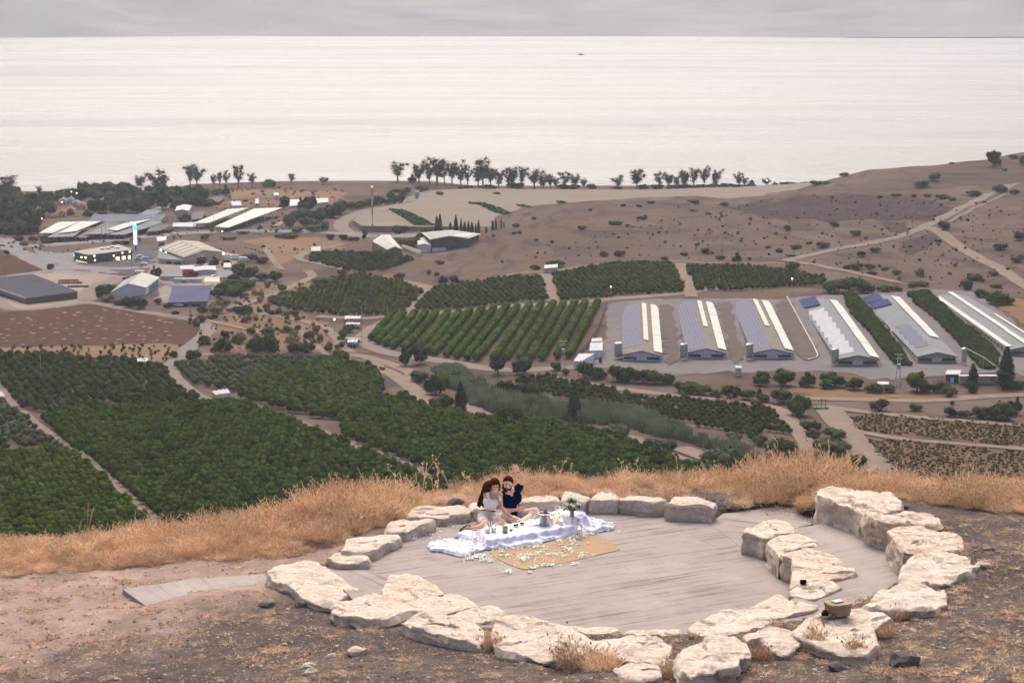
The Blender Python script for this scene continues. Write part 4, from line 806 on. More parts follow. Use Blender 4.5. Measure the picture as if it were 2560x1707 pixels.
def bush_mesh(i, m, name='shrub', n=5, nq=75):
    rg = random.Random(i); V = []; F = []; MI = []
    for k in range(n):
        a = k * 6.283 / n + rg.uniform(-.5,.5); r_ = .3 if k else 0; c = (r_ * math.cos(a), r_ * math.sin(a),.5 + rg.uniform(-.14,.14)); q = rg.uniform(.24,.36)
        core(V, F, MI, c, (q * .72, q * .72, q * .85), rg); leafball(V, F, MI, c, (q, q, q * 1.25), nq, .055, rg, shell=.7)
        tube(V, F, MI, [(0,0,-.05),(c[0] * .6, c[1] * .6,.3)],[.03,.015],1,4)
    leafball(V, F, MI, (0,0,.2),(.42,.42,.2),60,.055, rg)
    me = fmesh(name, V, F, MI); me.materials.append(m); me.materials.append(M_BARK); return me
def tall_mesh(i, m, loose=1.0):
    rg = random.Random(i); V = []; F = []; MI = []; Vt = []; Ft = []; Mt = []
    nl = 4 + i % 3; tops = []
    tube(Vt, Ft, Mt, [(0,0,-.03),(.01,0,.15),(.0,.01,.38)],[.028,.022,.016])
    for k in range(nl):
        a = k * 6.283 / nl + rg.uniform(-.4,.4); sp = rg.uniform(.10,.24); top = Vector((sp * math.cos(a), sp * math.sin(a), rg.uniform(.62,.93)))
        st = Vector((0,0, rg.uniform(.12,.38))); mid = st.lerp(top, .5) + Vector((rg.uniform(-.03,.03), rg.uniform(-.03,.03),-.02)); tube(Vt, Ft, Mt, [st, mid, top],[.014,.010,.004])
        for t_ in (.2,.42,.6,.8,1.0):
            c = st.lerp(top, t_) + Vector((rg.uniform(-.06,.06), rg.uniform(-.06,.06), rg.uniform(-.02,.05))); q = rg.uniform(.09,.15)
            core(V, F, MI, c, (q * .3, q * .3, q * .35), rg); leafball(V, F, MI, c, (q * 1.1, q * 1.1, q * 1.2), int(70 * loose),.017, rg, shell=.35)
    c1 = fmesh('crown', V, F, MI); c1.materials.append(m); c2 = fmesh('trunk', Vt, Ft, Mt); c2.materials.append(M_BARK); return c1, c2
def round_mesh(i, m):
    rg = random.Random(i); V = []; F = []; MI = []; Vt = []; Ft = []; Mt = []
    tube(Vt, Ft, Mt, [(0,0,-.03),(.01,0,.3),(0,0,.5)],[.05,.04,.02])
    for k in range(15):
        a = k * 2.4; r_ = .30 * math.sqrt(k / 15); c = (r_ * math.cos(a), r_ * math.sin(a), rg.uniform(.22,.78 - r_ * .5)); q = rg.uniform(.17,.25); core(V, F, MI, c, (q * .75, q * .75, q * .75), rg); leafball(V, F, MI, c, (q, q, q),80,.036, rg, shell=.7)
    c1 = fmesh('crown', V, F, MI); c1.materials.append(m); c2 = fmesh('trunk', Vt, Ft, Mt); c2.materials.append(M_BARK); return c1, c2
def cyp_mesh(i):
    rg = random.Random(i); V = []; F = []; MI = []; Vt = []; Ft = []; Mt = []
    tube(Vt, Ft, Mt, [(0,0,-.03),(0,0,.3)],[.03,.02])
    for k in range(12):
        z = .08 + k * .075; r_ = .17 * math.sin(min(1,(1.02 - z) * 1.35) * 1.57) * rg.uniform(.8,1.15); core(V, F, MI, (rg.uniform(-.03,.03), rg.uniform(-.03,.03), z),(r_ * .8, r_ * .8,.08), rg); leafball(V, F, MI, (0,0, z),(r_, r_, .08),70,.028, rg, shell=.75)
    c1 = fmesh('crown', V, F, MI); c1.materials.append(M_CYP); c2 = fmesh('trunk', Vt, Ft, Mt); c2.materials.append(M_BARK); return c1, c2
PROTO = {'bush': [bush_mesh(i, M_BUSH) for i in range(3)], 'dbush': [bush_mesh(i + 5, M_BUSHD) for i in range(3)], 'gbush': [bush_mesh(i + 9, M_OLIVE) for i in range(3)], 'bbush': [bush_mesh(i + 13, M_BROWNB, nq=60) for i in range(2)], 'red': [bush_mesh(17, M_RED)],
         'euc': [tall_mesh(i + 20, M_EUC) for i in range(5)], 'euct': [tall_mesh(i + 30, M_EUC, .7) for i in range(3)], 'round': [round_mesh(i + 40, M_BUSH) for i in range(3)], 'dround': [round_mesh(i + 50, M_BUSHD) for i in range(3)], 'ground': [round_mesh(i + 60, M_OLIVE) for i in range(2)], 'cyp': [cyp_mesh(i + 70) for i in range(3)]}
CATN = {'bush': ('shrub', 'shrub'),'dbush': ('shrub', 'shrub'),'gbush': ('shrub', 'shrub'),'bbush': ('shrub', 'shrub'),'red': ('flowering_tree', 'tree'),'euc': ('eucalyptus_tree', 'tree'),'euct': ('eucalyptus_tree', 'tree'),'round': ('broadleaf_tree', 'tree'),'dround': ('broadleaf_tree', 'tree'),'ground': ('broadleaf_tree', 'tree'),'cyp': ('cypress_tree', 'tree')}
WFAC = {'euc': .42, 'euct': .40, 'cyp': .36, 'round': .95, 'dround': .95, 'ground': .95}
PCOUNT = [0]
def plants(key, look, place, items, group=None):
    """items: (kind, x, y_base, height, width) in zoom pixels"""
    n = len(items); items = sorted(items, key=lambda q: q[1]); s = ZOOM[key][2]
    gp = ground_pts(key, [(q[1], q[2]) for q in items])
    for i, (q, p) in enumerate(zip(items, gp)):
        kind, x, y, h, wd = q; H = h * s / FPX * p[1] * 1.02; Wd = wd * s / FPX * p[1]; nm, cat = CATN[kind]; lk = look.get(kind, look['*']) if isinstance(look, dict) else look
        lab = '%s %s' % (lk, place) if n == 1 else '%s, %s %s' % (lk, nth(i, n), place)
        PCOUNT[0] += 1; j = PCOUNT[0]; pr = PROTO[kind][j % len(PROTO[kind])]; wf = WFAC.get(kind, .95)
        sc = (Wd / wf, Wd / wf, H / 1.0)
        if isinstance(pr, tuple):
            r = empty(nm, tuple(p), lab, cat, j * 1.7, group); r.scale = sc
            for me, nn in zip(pr, ('crown', 'trunk')): o = bpy.data.objects.new(nn, me); COL.objects.link(o); o.parent = r
        else:
            o = link(nm, pr, None, None, tuple(p)); o.scale = sc; o.rotation_euler[2] = j * 1.7; tag(o, lab, cat, group)
plants('C', 'tall grey-green eucalyptus', 'in the left group on the lake shore', [('euc',395,1245,135,120),('euc',540,1252,158,90),('dround',495,1255,70,70),('euc',610,1258,130,80),('euc',665,1262,200,130),('euc',715,1262,160,70),('euc',765,1265,172,80),('euc',825,1268,170,90),('euct',875,1272,140,70)], 'shoreline eucalyptus trees')
plants('C', 'tall grey-green eucalyptus', 'in the middle group on the lake shore', [('euc',945,1285,165,90),('euc',975,1285,205,110),('euc',1030,1285,178,80),('euc',1085,1288,135,70),('euc',1150,1288,140,90),('euc',1180,1288,155,90),('euc',1245,1290,150,80),('euc',1330,1292,160,110),('euc',1390,1292,105,80),('euc',1440,1292,102,70),('euct',1475,1292,80,50)], 'shoreline eucalyptus trees')
plants('C', 'grey-green eucalyptus', 'in the right group on the shore beyond the net', [('euc',1540,1292,118,90),('euc',1605,1292,115,80),('euct',1668,1294,75,50),('euc',1900,1295,102,90),('euc',2030,1296,150,95),('euc',2180,1296,120,70),('euc',2250,1296,136,70),('euct',2300,1296,105,60),('euc',2350,1297,140,60)], 'shoreline eucalyptus trees')
plants('D', 'loose grey-green eucalyptus', 'at the right end of the lake shore trees', [('euc',30,1292,130,80),('euc',95,1290,140,80),('euc',165,1288,178,65),('euc',245,1286,130,70),('euc',405,1284,112,75),('euct',440,1282,72,50),('dround',488,1280,60,45),('euc',590,1276,66,60),('dround',645,1276,34,60),('bush',1122,1212,36,60)], 'shoreline eucalyptus trees')
plants('C', 'low dark rounded shore bush', 'along the back edge of the net', [('dbush',1010,1290,30,120),('dbush',1200,1292,45,110),('dbush',1530,1294,38,90),('dbush',1600,1294,38,90),('dbush',1715,1296,40,70),('dbush',850,1296,30,110),('dbush',900,1296,26,60),('dbush',1890,1296,22,70),('dbush',2080,1298,42,80),('dbush',2170,1298,38,100),('dbush',2260,1298,40,100),('dbush',2330,1298,38,80)])
plants('D', 'low dark shore bush', 'along the right back edge of the net', [('dbush',40,1292,32,110),('dbush',130,1290,34,100),('dbush',220,1288,34,100),('dbush',310,1287,34,100),('dbush',400,1286,30,90),('dbush',475,1284,32,80),('dbush',715,1276,34,70),('dbush',780,1274,30,90),('dbush',860,1272,32,100),('dbush',930,1268,34,90),('dbush',990,1262,26,60)])
plants('E', {'*': 'tall sparse eucalyptus', 'dround': 'dark round tree', 'ground': 'flat-topped spreading tree'}, 'along the left shore above the barns', [('euc',960,262,108,75),('euc',1075,285,175,130),('euc',1120,280,130,70),('euc',1300,240,150,80),('euc',1345,242,178,100),('euct',1462,240,90,48),('euct',1502,238,118,42),('euct',1548,236,115,62),('euct',1630,245,182,78),('euct',1725,242,100,58),('ground',1842,240,62,120),('euct',1995,215,78,62),('euct',2215,222,50,75),('dround',1545,298,82,75),('dround',1480,300,60,90)])
plants('E', {'*': 'large dusty green tree', 'euct': 'feathery palm-like tree', 'ground': 'olive-yellow round tree'}, 'in the upper left village', [('euc',60,290,128,150),('dround',10,330,110,110),('dround',100,330,90,120),('euct',270,310,80,40),('dround',200,350,90,140),('dround',40,420,130,140),('dround',120,450,120,120),('dround',190,480,110,100),('ground',335,445,145,140),('dround',30,520,130,130),('dround',100,560,110,120),('dround',180,560,90,120),('dround',240,560,70,80)])
plants('E', {'*': 'dark broad tree', 'ground': 'dusty olive broad tree'}, 'among the red-roofed houses on the left', [('dround',500,330,100,120),('dround',560,335,90,110),('dround',430,330,60,110),('dround',640,400,90,110),('ground',730,270,90,110),('dround',780,300,70,90),('ground',760,380,110,130),('ground',850,410,130,160),('dround',830,330,70,90),('dround',930,420,110,150),('ground',960,380,110,120),('dround',1000,330,80,110),('dround',600,440,50,90),('dround',480,430,40,70),('dround',700,440,40,90)])
plants('E', 'dark green tree', 'behind the white cattle roofs', [('dround',1110,392,150,90),('dround',1060,330,70,90),('dround',1240,340,100,110),('dround',1310,340,100,130),('dround',1380,330,95,110),('dround',1220,400,60,130),('dround',1370,370,70,110),('round',1430,372,60,100),('ground',1262,500,105,105),('dround',1945,392,105,85),('dround',2055,395,95,60),('dround',2115,405,130,120)])
plants('E', 'dusty green bush', 'in the thicket beside the curving road', [('gbush',1980,520,110,80),('gbush',2040,470,90,100),('bush',2100,440,60,100),('gbush',2110,520,90,110),('dbush',2160,480,100,110),('gbush',2200,540,90,90),('gbush',2240,450,90,110),('dbush',2270,450,110,110),('bush',2320,430,80,110),('gbush',2030,550,50,90),('gbush',2140,548,60,100),('bush',1780,530,35,30)])
plants('F', 'rounded green bush', 'of the hedge below the shore field', [('bush',20,120,70,110),('bush',80,118,60,90),('bush',150,112,60,90),('bush',215,100,66,80),('bush',265,95,80,70),('bush',330,92,55,70),('bush',375,85,68,70),('bush',415,75,80,60),('bush',345,45,60,60),('bush',450,20,60,80),('bush',560,-5,50,90),('dbush',380,5,30,70)])
plants('E', {'*': 'small green shrub'}, 'on the verge along the highway', [('dbush',120,610,40,70),('bush',170,640,30,60),('bush',220,605,36,60),('bush',300,625,34,70),('dbush',340,625,28,60),('dbush',520,610,36,60),('bush',800,635,32,70),('dbush',870,632,30,60),('dbush',945,615,34,40),('bush',1160,555,34,60),('bush',1403,605,50,65),('gbush',1560,600,26,100),('gbush',1660,560,22,80),('bush',1920,590,34,80),('bush',1990,590,40,110),('dbush',2260,600,40,60),('dbush',45,700,32,40),('dbush',350,803,42,50),('bush',470,560,20,60)])
plants('E', {'*': 'green tree', 'dround': 'dark clipped tree'}, 'around the workyard and storage sheds', [('dround',1378,775,70,80),('dround',1465,785,82,85),('round',1550,785,60,90),('dround',1055,860,95,55),('dround',1085,862,90,60),('gbush',1700,740,48,110),('dbush',1780,760,48,100),('round',1640,870,130,140),('round',1720,870,110,110),('dround',1600,900,80,110),('round',1890,885,90,110),('dbush',1800,880,60,100),('bush',1660,940,70,150),('bush',1580,930,70,130),('bush',1530,970,90,130),('dbush',1620,980,70,150),('bush',1490,1000,80,100),('gbush',1700,920,70,90)])
plants('E', {'*': 'dusty bush', 'bbush': 'dry brown bush'}, 'on the bank above the brown field', [('bush',700,1010,90,80),('bush',745,970,80,110),('dbush',680,960,60,60),('bbush',740,1025,60,90),('bbush',820,1045,60,120),('dbush',890,1065,85,100),('bush',950,1075,95,110),('gbush',1080,1040,50,50),('bush',1150,1070,45,60),('bush',1388,1098,55,70),('bbush',1480,1100,60,110),('bbush',1530,1060,70,100),('bush',1700,1100,60,60),('dbush',1640,1100,40,90),('dbush',1200,1110,28,60),('dbush',870,880,30,70)])
plants('b5', {'*': 'bushy scrub tree', 'bbush': 'brownish bare bush'}, 'in the dry wadi left of the round-crowned tree', [('bush',360,890,120,110),('dbush',600,820,100,110),('bush',560,985,190,200),('dbush',460,985,70,100),('bbush',740,880,150,180),('dbush',950,980,220,220),('bush',1060,985,240,220),('dbush',1100,990,160,160),('bbush',1330,900,140,140),('dbush',1380,985,120,240),('dbush',1510,980,110,160),('gbush',1290,760,90,120),('bush',1730,970,90,90),('dbush',250,1065,120,170),('dbush',20,1040,90,110),('dbush',820,560,110,170),('dbush',720,520,60,120),('bush',1340,1190,60,60)])
plants('b5', {'*': 'tree', 'round': 'bright green round-crowned tree'}, 'standing alone at the corner of the middle orchard', [('round',1850,1110,180,270)])
plants('b5', {'*': 'green bush'}, 'around the upper left orchard', [('gbush',1630,240,110,170),('gbush',1760,230,90,110),('dbush',1890,140,90,110),('gbush',1250,420,90,170),('gbush',1140,440,70,140),('gbush',1050,510,80,80),('gbush',1180,560,90,90),('bush',1280,570,60,110),('bush',1360,575,70,100),('gbush',1900,820,120,110),('bush',1970,760,100,120),('bush',1870,850,60,70)])
plants('F', {'*': 'large round tree', 'ground': 'blue-grey feathery tree'}, 'in front of the hedge-like mango rows', [('round',450,1190,150,110),('round',545,1175,185,130),('ground',1080,1245,195,130),('round',1245,1245,140,160),('round',1475,1220,75,90),('bush',1545,1250,50,60),('round',1780,1170,50,30),('bush',190,1205,70,50),('round',20,1180,110,110)])
plants('F', {'*': 'dark conical cypress'}, 'by the track below the mango rows', [('cyp',825,1510,225,110),('cyp',1600,1560,240,110)])
plants('F', {'*': 'leafy bush'}, 'in the strip between track and reeds', [('bush',540,1290,80,120),('bush',650,1380,150,140),('bush',700,1330,110,120),('bush',720,1475,110,120),('bbush',650,1460,70,90),('bush',790,1290,90,100),('dbush',1140,1400,120,130),('dbush',1220,1410,110,120),('bush',1310,1410,130,110),('gbush',940,1340,110,110),('bush',1160,1590,150,160),('bush',1330,1500,110,150)])
plants('F', {'*': 'big bushy shrub'}, 'of the hedge below the first long shed', [('bush',1670,1270,130,110),('bush',1750,1275,90,110),('bush',1900,1290,120,130),('bush',1980,1300,120,140),('bush',2070,1305,110,130),('bush',2150,1310,100,130),('bush',2240,1310,80,110),('bush',2320,1370,90,90),('dbush',1790,1275,60,90)])
plants('G', {'*': 'round leafy tree'}, 'of the row below the shed yards', [('round',555,1320,115,150),('round',715,1325,145,180),('dround',870,1330,115,140),('round',1030,1330,125,170),('round',1000,1345,80,120),('round',1090,1330,90,110),('dround',1190,1350,105,160),('bush',1330,1370,70,140),('gbush',1440,1370,60,100),('round',1620,1365,165,180),('bush',1680,1370,80,110),('bbush',1780,1370,100,110),('bush',1840,1400,90,100),('dbush',1990,1370,80,90),('dbush',2300,1340,60,110)])
plants('G', {'*': 'dark cypress'}, 'at the lower right by the long container', [('cyp',2000,1330,165,90),('cyp',2225,1345,300,150)])
plants('G', {'*': 'green bush'}, 'along the lower track right of the orchard', [('bush',60,1380,100,170),('bush',160,1390,80,110),('bush',250,1400,60,90),('bush',350,1415,115,120),('bush',460,1420,80,110),('cyp',543,1400,70,50),('dbush',580,1430,60,110),('bush',690,1440,110,140),('bush',810,1530,170,170)])
plants('J', {'*': 'green bush'}, 'along the ditch and bank on the right', [('bush',1365,460,100,135),('bush',1610,455,55,90),('dbush',1845,495,70,90),('dbush',1950,500,55,110),('dbush',2060,505,85,130),('dbush',2210,520,145,200),('dbush',2130,510,100,110),('dbush',2290,480,100,100),('cyp',2308,395,45,30),('gbush',1860,420,40,30)])
plants('J', {'*': 'bushy shrub', 'bbush': 'leafless brown shrub'}, 'in the gully between the two right tracks', [('dbush',915,600,85,130),('bbush',910,640,80,100),('bush',1050,655,95,190),('gbush',1010,750,120,200),('gbush',1110,745,90,130),('bush',1210,825,85,130),('bush',1140,830,70,110),('bbush',850,560,50,80),('dbush',700,760,120,240),('gbush',800,800,90,150),('gbush',270,860,190,240),('bush',340,870,160,170),('gbush',500,830,110,160),('gbush',370,660,70,120),('bush',545,690,80,110)])
plants('I', {'*': 'grey-green bush'}, 'between the reeds and the great orchard', [('gbush',1160,545,120,160),('dbush',1110,350,90,130),('gbush',1290,510,40,90),('gbush',1880,640,110,160),('gbush',1930,655,120,140),('gbush',2140,740,130,130),('gbush',2245,745,110,110),('gbush',1500,545,30,90)])
plants('G', {'*': 'small dark shrub', 'bbush': 'bare brown shrub'}, 'scattered on the brown hillside above the sheds', [('dbush',95,78,24,85),('dbush',305,98,30,65),('dbush',85,132,16,40),('dbush',195,158,20,42),('dbush',740,262,40,55),('dbush',1055,235,34,65),('dbush',1195,298,40,75),('dbush',310,285,16,28),('dbush',165,420,44,60),('bush',270,460,34,85),('dround',388,480,75,80),('dbush',25,438,30,50),('bush',600,385,22,40),('bush',678,412,30,55),('bush',790,385,30,85),('bush',975,380,44,90),('bush',885,355,20,50),('dbush',1335,408,30,75),('dbush',1243,442,44,60),('bush',755,440,18,70),('bbush',200,268,26,26)])
plants('G', {'*': 'low scrub bush', 'bbush': 'bare branching shrub'}, 'on the slope behind the right-hand sheds', [('bush',1140,528,30,50),('bush',1200,530,50,100),('bush',1300,528,44,80),('dbush',1310,565,28,70),('bush',1405,535,24,65),('dbush',1480,562,34,70),('bbush',1640,580,70,60),('dbush',760,528,62,115),('bush',1060,690,95,170),('bush',1180,690,130,170),('bush',1270,690,80,120),('bush',1400,680,50,120),('bush',1480,680,40,80),('dbush',1640,650,44,150),('dbush',1960,668,70,90),('dbush',1995,600,50,130),('bbush',2140,570,44,70),('bush',2165,655,26,80),('bush',2075,610,20,30),('dbush',2060,720,65,100),('bush',2170,770,105,150),('dbush',2250,770,60,80)])
plants('G', {'*': 'hill shrub', 'bbush': 'dark thorny shrub'}, 'near the hill tracks at the far right', [('gbush',1805,260,72,72),('dbush',1790,48,34,85),('dbush',1860,58,22,70),('dbush',2190,395,44,90),('dbush',2330,330,70,80),('dbush',1762,348,28,45),('bbush',2080,78,20,30),('bbush',1880,510,30,30),('bbush',2190,440,10,20),('bbush',2310,480,70,100),('dbush',2195,137,16,26),('dbush',1480,30,20,70),('dbush',1602,35,22,40),('dbush',1365,45,24,34),('bbush',1690,35,30,44)])
plants('D', {'*': 'shrub', 'dround': 'large round dark bush'}, 'on the skyline at the far right', [('dround',2145,1130,115,120),('bbush',2260,1040,24,40),('bush',2280,1085,30,60),('bush',2345,1120,60,60),('dbush',1865,1125,18,44),('bbush',1640,1275,60,110),('gbush',1735,1235,60,80),('dbush',2010,1335,36,110),('dbush',2185,1320,60,100),('bbush',2215,1165,26,50),('dbush',2290,1330,40,70)])
plants('F', {'*': 'small dark shrub', 'bbush': 'thorny brown shrub'}, 'on the near brown hill left of the sheds', [('dbush',400,590,42,85),('dbush',700,635,68,70),('dround',780,625,64,85),('bbush',608,568,44,34),('dbush',665,575,28,40),('dbush',1332,532,34,72),('dbush',1480,512,50,125),('dbush',1805,442,42,70),('dbush',1914,438,46,74),('dbush',2222,468,30,62),('dbush',1708,130,18,34),('dbush',1655,255,24,64),('dbush',1890,222,26,96),('dbush',1935,98,18,40),('dbush',2050,102,18,44),('dbush',2125,80,18,54),('dbush',2060,185,24,70),('dbush',1968,235,16,36),('bbush',1328,188,28,36),('dbush',1190,290,22,34),('dbush',1228,288,22,30),('bbush',1050,310,30,26),('bbush',1345,335,22,30),('bbush',2222,352,24,22),('bbush',680,495,40,60),('bbush',1200,240,30,60)])
plants('F', {'*': 'slender dark cypress'}, 'in the row before the net', [('cyp',662,280,118,42),('cyp',684,278,135,34),('cyp',755,275,72,30),('cyp',792,278,125,40),('cyp',828,280,104,20),('cyp',852,280,80,32),('cyp',878,280,88,26),('cyp',902,282,80,32),('cyp',928,284,72,20),('cyp',948,284,94,30),('cyp',1000,278,44,22),('cyp',1045,262,70,26),('cyp',1066,258,82,20),('cyp',1103,245,64,16),('cyp',1122,240,32,14)], 'cypress row')
plants('F', {'*': 'garden bush'}, 'around the two serrated-roof buildings', [('dbush',410,285,60,100),('dround',170,320,70,44),('bush',295,335,50,80),('bush',380,370,60,110),('bush',440,375,70,100),('bush',500,380,80,110),('bush',560,330,60,80),('bush',720,320,60,110),('bush',590,300,60,70),('dbush',20,330,44,60),('dbush',115,335,34,44),('dbush',70,335,30,44)])
plants('b3', {'*': 'tree'}, 'dark red flowering, between the long white trailer and the containers', [('red',1675,612,105,210)])
# ============================================================= orchards
ORCH = []
def orchard(polys, rowdir_px, along, between, r, kind, jit=.35, miss=.02, hs=1.0):
    P = np.vstack([ground_pts(k, p) for k, p in polys])[:, :2].tolist(); A_ = np.array(P)
    k, (a, b) = rowdir_px; d = ground_pts(k, [a, b]); ang = math.atan2(d[1][1] - d[0][1], d[1][0] - d[0][0]); c, s = math.cos(ang), math.sin(ang); cen = A_.mean(0)
    R_ = float(np.abs(A_ - cen).max()) * 1.5; I = np.arange(-R_, R_, along); J = np.arange(-R_, R_, between); ii, jj = np.meshgrid(I, J)
    ii = (ii + (np.arange(len(J)) % 2 * along / 2)[:, None] + RNG.uniform(-jit, jit, ii.shape)).ravel(); jj = (jj + RNG.uniform(-jit, jit, jj.shape)).ravel()
    X = cen[0] + ii * c - jj * s; Y = cen[1] + ii * s + jj * c; ok = inpoly(X, Y, P) & (RNG.random(X.size) > miss) & (Y > 380); X, Y = X[ok], Y[ok]; n = len(X)
    q = np.stack([X, Y, Zm(X, Y), r * RNG.uniform(.82,1.15, n), np.full(n, kind), np.full(n, hs)],1); ORCH.append(q)
orchard([('H', [(285,530),(330,485),(600,465),(1300,425),(1390,420),(1640,420),(1850,482),(2100,598),(2352,685)]),('I', [(120,740),(400,835),(500,895),(600,945),(690,965),(850,1040),(850,1180)]),('H', [(1500,1600),(1150,1290),(1000,1130),(900,1060),(780,940),(680,850),(580,770),(470,700),(350,610)])],('H',((600,700),(1700,640))),2.4,6.6,1.95,0,.3,.02,1.25)
orchard([('H', [(-200,700),(0,740),(150,745),(330,730),(450,735),(560,790),(640,870),(740,960),(860,1080),(1000,1200),(1000,1500),(0,1700),(-200,1500)])],('H',((0,900),(600,880))),2.2,5.6,1.65,1,.25,.02,1.2)
orchard([('H', [(-200,380),(0,400),(60,440),(150,500),(250,590),(330,645),(430,725),(330,720),(150,735),(-200,690)])],('H',((0,500),(200,490))),3.6,5.5,2.0,2,.9,.1)
orchard([('H', [(2352,545),(2200,520),(1980,470),(1880,440),(1700,395),(1640,370),(1640,260)]),('b5', [(1750,1090),(2200,1200),(2300,1260),(2352,1380)]),('I', [(230,270),(260,330),(290,390),(460,370),(540,430),(700,470),(900,520),(1100,545),(1300,555),(1500,570),(1700,600),(1850,640),(1980,695),(2200,760),(2352,835)]),('J', [(150,850),(380,895),(500,1000),(300,1100),(0,1100)]),('I', [(1500,1100),(1050,1070),(930,1050),(800,990),(690,950),(560,870),(440,800),(320,760),(160,700),(0,640)])],('I',((400,620),(1500,700))),2.4,6.6,1.95,0,.3,.02,1.25)
orchard([('b5', [(60,1130),(350,1110),(400,1060),(1700,1060),(2050,1150),(2250,1210),(2352,1300),(2352,1420)]),('H', [(2352,520),(2000,430),(1700,350),(1400,300),(1250,250),(1215,170)])],('b5',((500,1240),(1800,1240))),3.8,5.6,2.1,2,.6,.05)
orchard([('H', [(-200,60),(0,75),(400,90),(650,112),(880,118),(1110,170),(1150,225),(1210,280),(1270,330),(1390,400),(1300,410),(900,420),(300,470),(150,455),(95,400),(0,290),(-200,150)])],('H',((200,300),(1000,290))),3.8,6.0,2.2,3,.8,.05)
orchard([('F', [(-340,700),(-200,660),(0,590),(220,580),(400,615),(575,685),(430,830),(300,848),(0,848),(-200,835),(-420,790),(-500,750)])],('F',((0,700),(400,700))),3.4,5.4,1.9,4,.6,.03)
orchard([('F', [(640,665),(900,628),(1200,590),(1380,590),(1412,745),(1000,785),(960,795),(500,815),(560,745)])],('F',((600,750),(1300,690))),3.2,5.2,1.8,4,.4,.02)
orchard([('F', [(1450,570),(1700,525),(1900,495),(2262,488),(2345,650),(2352,688),(1900,715),(1800,730),(1500,745)])],('F',((1500,680),(2200,640))),3.2,5.2,1.8,4,.4,.02)
orchard([('G', [(40,515),(400,510),(700,545),(1000,592),(970,640),(650,660),(400,678),(100,680)])],('G',((100,620),(900,600))),3.2,5.2,1.8,3,.4,.02)
orchard([('F', [(-200,440),(0,415),(200,425),(420,445),(520,470),(300,545),(150,562),(0,530),(-200,480)])],('F',((0,480),(400,480))),3.4,5.2,1.9,3,.6,.04)
orchard([('I', [(1180,245),(1450,225),(1600,268),(1800,300),(2050,375),(2352,385)]),('J', [(0,372),(300,408),(560,430),(640,445),(600,470),(690,500),(640,520),(740,570),(790,625),(600,610),(500,660),(150,570),(0,545)]),('I', [(2250,525),(2150,470),(2000,435),(1750,410),(1500,370),(1400,350),(1250,310)])],('J',((0,480),(700,560))),2.8,6.2,1.7,3,.3,.03)
TOPS = [(360,850),(440,850),(510,850),(590,845),(660,845),(740,845),(815,840),(890,830),(975,820),(1055,815),(1140,805),(1220,800),(1300,795),(1380,785),(1460,780),(1530,780),(1610,775),(1680,775),(1765,770)]
BOTS = [(215,1022),(250,1045),(305,1058),(360,1075),(440,1088),(540,1100),(590,1112),(640,1122),(720,1135),(790,1145),(860,1155),(930,1160),(1050,1158),(1135,1155),(1220,1150),(1300,1150),(1375,1155),(1480,1145),(1560,1140)]
gt = ground_pts('F', TOPS); gb = ground_pts('F', BOTS)
for a, b in zip(gt, gb):
    L_ = np.linalg.norm((b - a)[:2]); n = int(L_ / 2.6); t_ = (np.arange(n) + .5) / n; X = a[0] + (b[0] - a[0]) * t_ + RNG.uniform(-.25,.25, n); Y = a[1] + (b[1] - a[1]) * t_
    ORCH.append(np.stack([X, Y, Zm(X, Y),2.35 * RNG.uniform(.9,1.1, n), np.full(n, 5), np.full(n, 1.05)],1))
A = np.vstack(ORCH); top = A[:, :3] + [0,0,3.0]; uu_, vv_ = proj(top); vis = (uu_ > -60) & (uu_ < 2620); h_ = W(uu_, vv_ + 4); vis &= h_[:, 1] > 100
A = A[vis]; kinds = A[:, 4].astype(int)
KM = [[orch_mesh(100 + i, M_CITRUS) for i in range(5)],[orch_mesh(110 + i, mat('lime_citrus_leaf',(.022,.052,.008),(.10,.135,.016), scale=2.2, rough=.75, spec=.0, rand=.4)) for i in range(4)] , [orch_mesh(120 + i, M_OLIVE) for i in range(3)],[orch_mesh(130 + i, M_DARKORCH) for i in range(4)],[orch_mesh(140 + i, mat('yellowing_citrus_leaf',(.024,.042,.010),(.080,.088,.022), scale=2.0, rough=.8, spec=.0, rand=.4)) for i in range(4)],[orch_mesh(150 + i, M_MANGOH) for i in range(4)]]
uu_, vv_ = proj(A[:, :3]); inside = (uu_ > 5) & (uu_ < 2555)
size_ = A[:, 3] / A[:, 1]; order = np.argsort(-(size_ * inside * (kinds == 0)))
near_i = order[:300]; srcs = {}
for n_, i in enumerate(near_i):
    x, y, z, r, k, hs = A[i]; me = KM[0][n_ % 5]; o = link('orchard_tree', me, None, None, (x, y, z)); o.scale = (r, r, r * hs); o.rotation_euler[2] = n_ * 1.9
    tag(o, 'rounded dark green orchard tree in the nearest rows just beyond the dry ridge grass', 'orchard tree', 'nearest orchard trees beyond the ridge')
    if n_ < 5: srcs.setdefault(0,[]).append(o)
rest = np.ones(len(A), bool); rest[near_i] = False
for k in range(1,6):      # one tree of each other kind stands alone and lends its shape to the mass
    idx = np.where((kinds == k) & inside)[0]; pickd = idx[np.argsort(-size_[idx])][:len(KM[k])]
    pickd = pickd[np.argsort(uu_[pickd])]
    for j, i in enumerate(pickd):
        x, y, z, r, kk, hs = A[i]; o = link('orchard_tree', KM[k][j], None, None, (x, y, z)); o.scale = (r, r, r * hs)
        nm = ['', 'lime green tree in the striped left orchard', 'grey-green olive tree in the sparse left grove', 'dark brownish tree in an upper orchard', 'yellowing citrus tree under the brown hill', 'clipped mango tree in the slanting hedge rows'][k]
        tag(o, nm + ', %s' % nth(j, len(pickd)),'orchard tree', ['', 'lime orchard trees', 'olive grove trees', 'dark orchard trees', 'yellowing citrus trees', 'mango hedge trees'][k]); srcs.setdefault(k, []).append(o); rest[i] = False
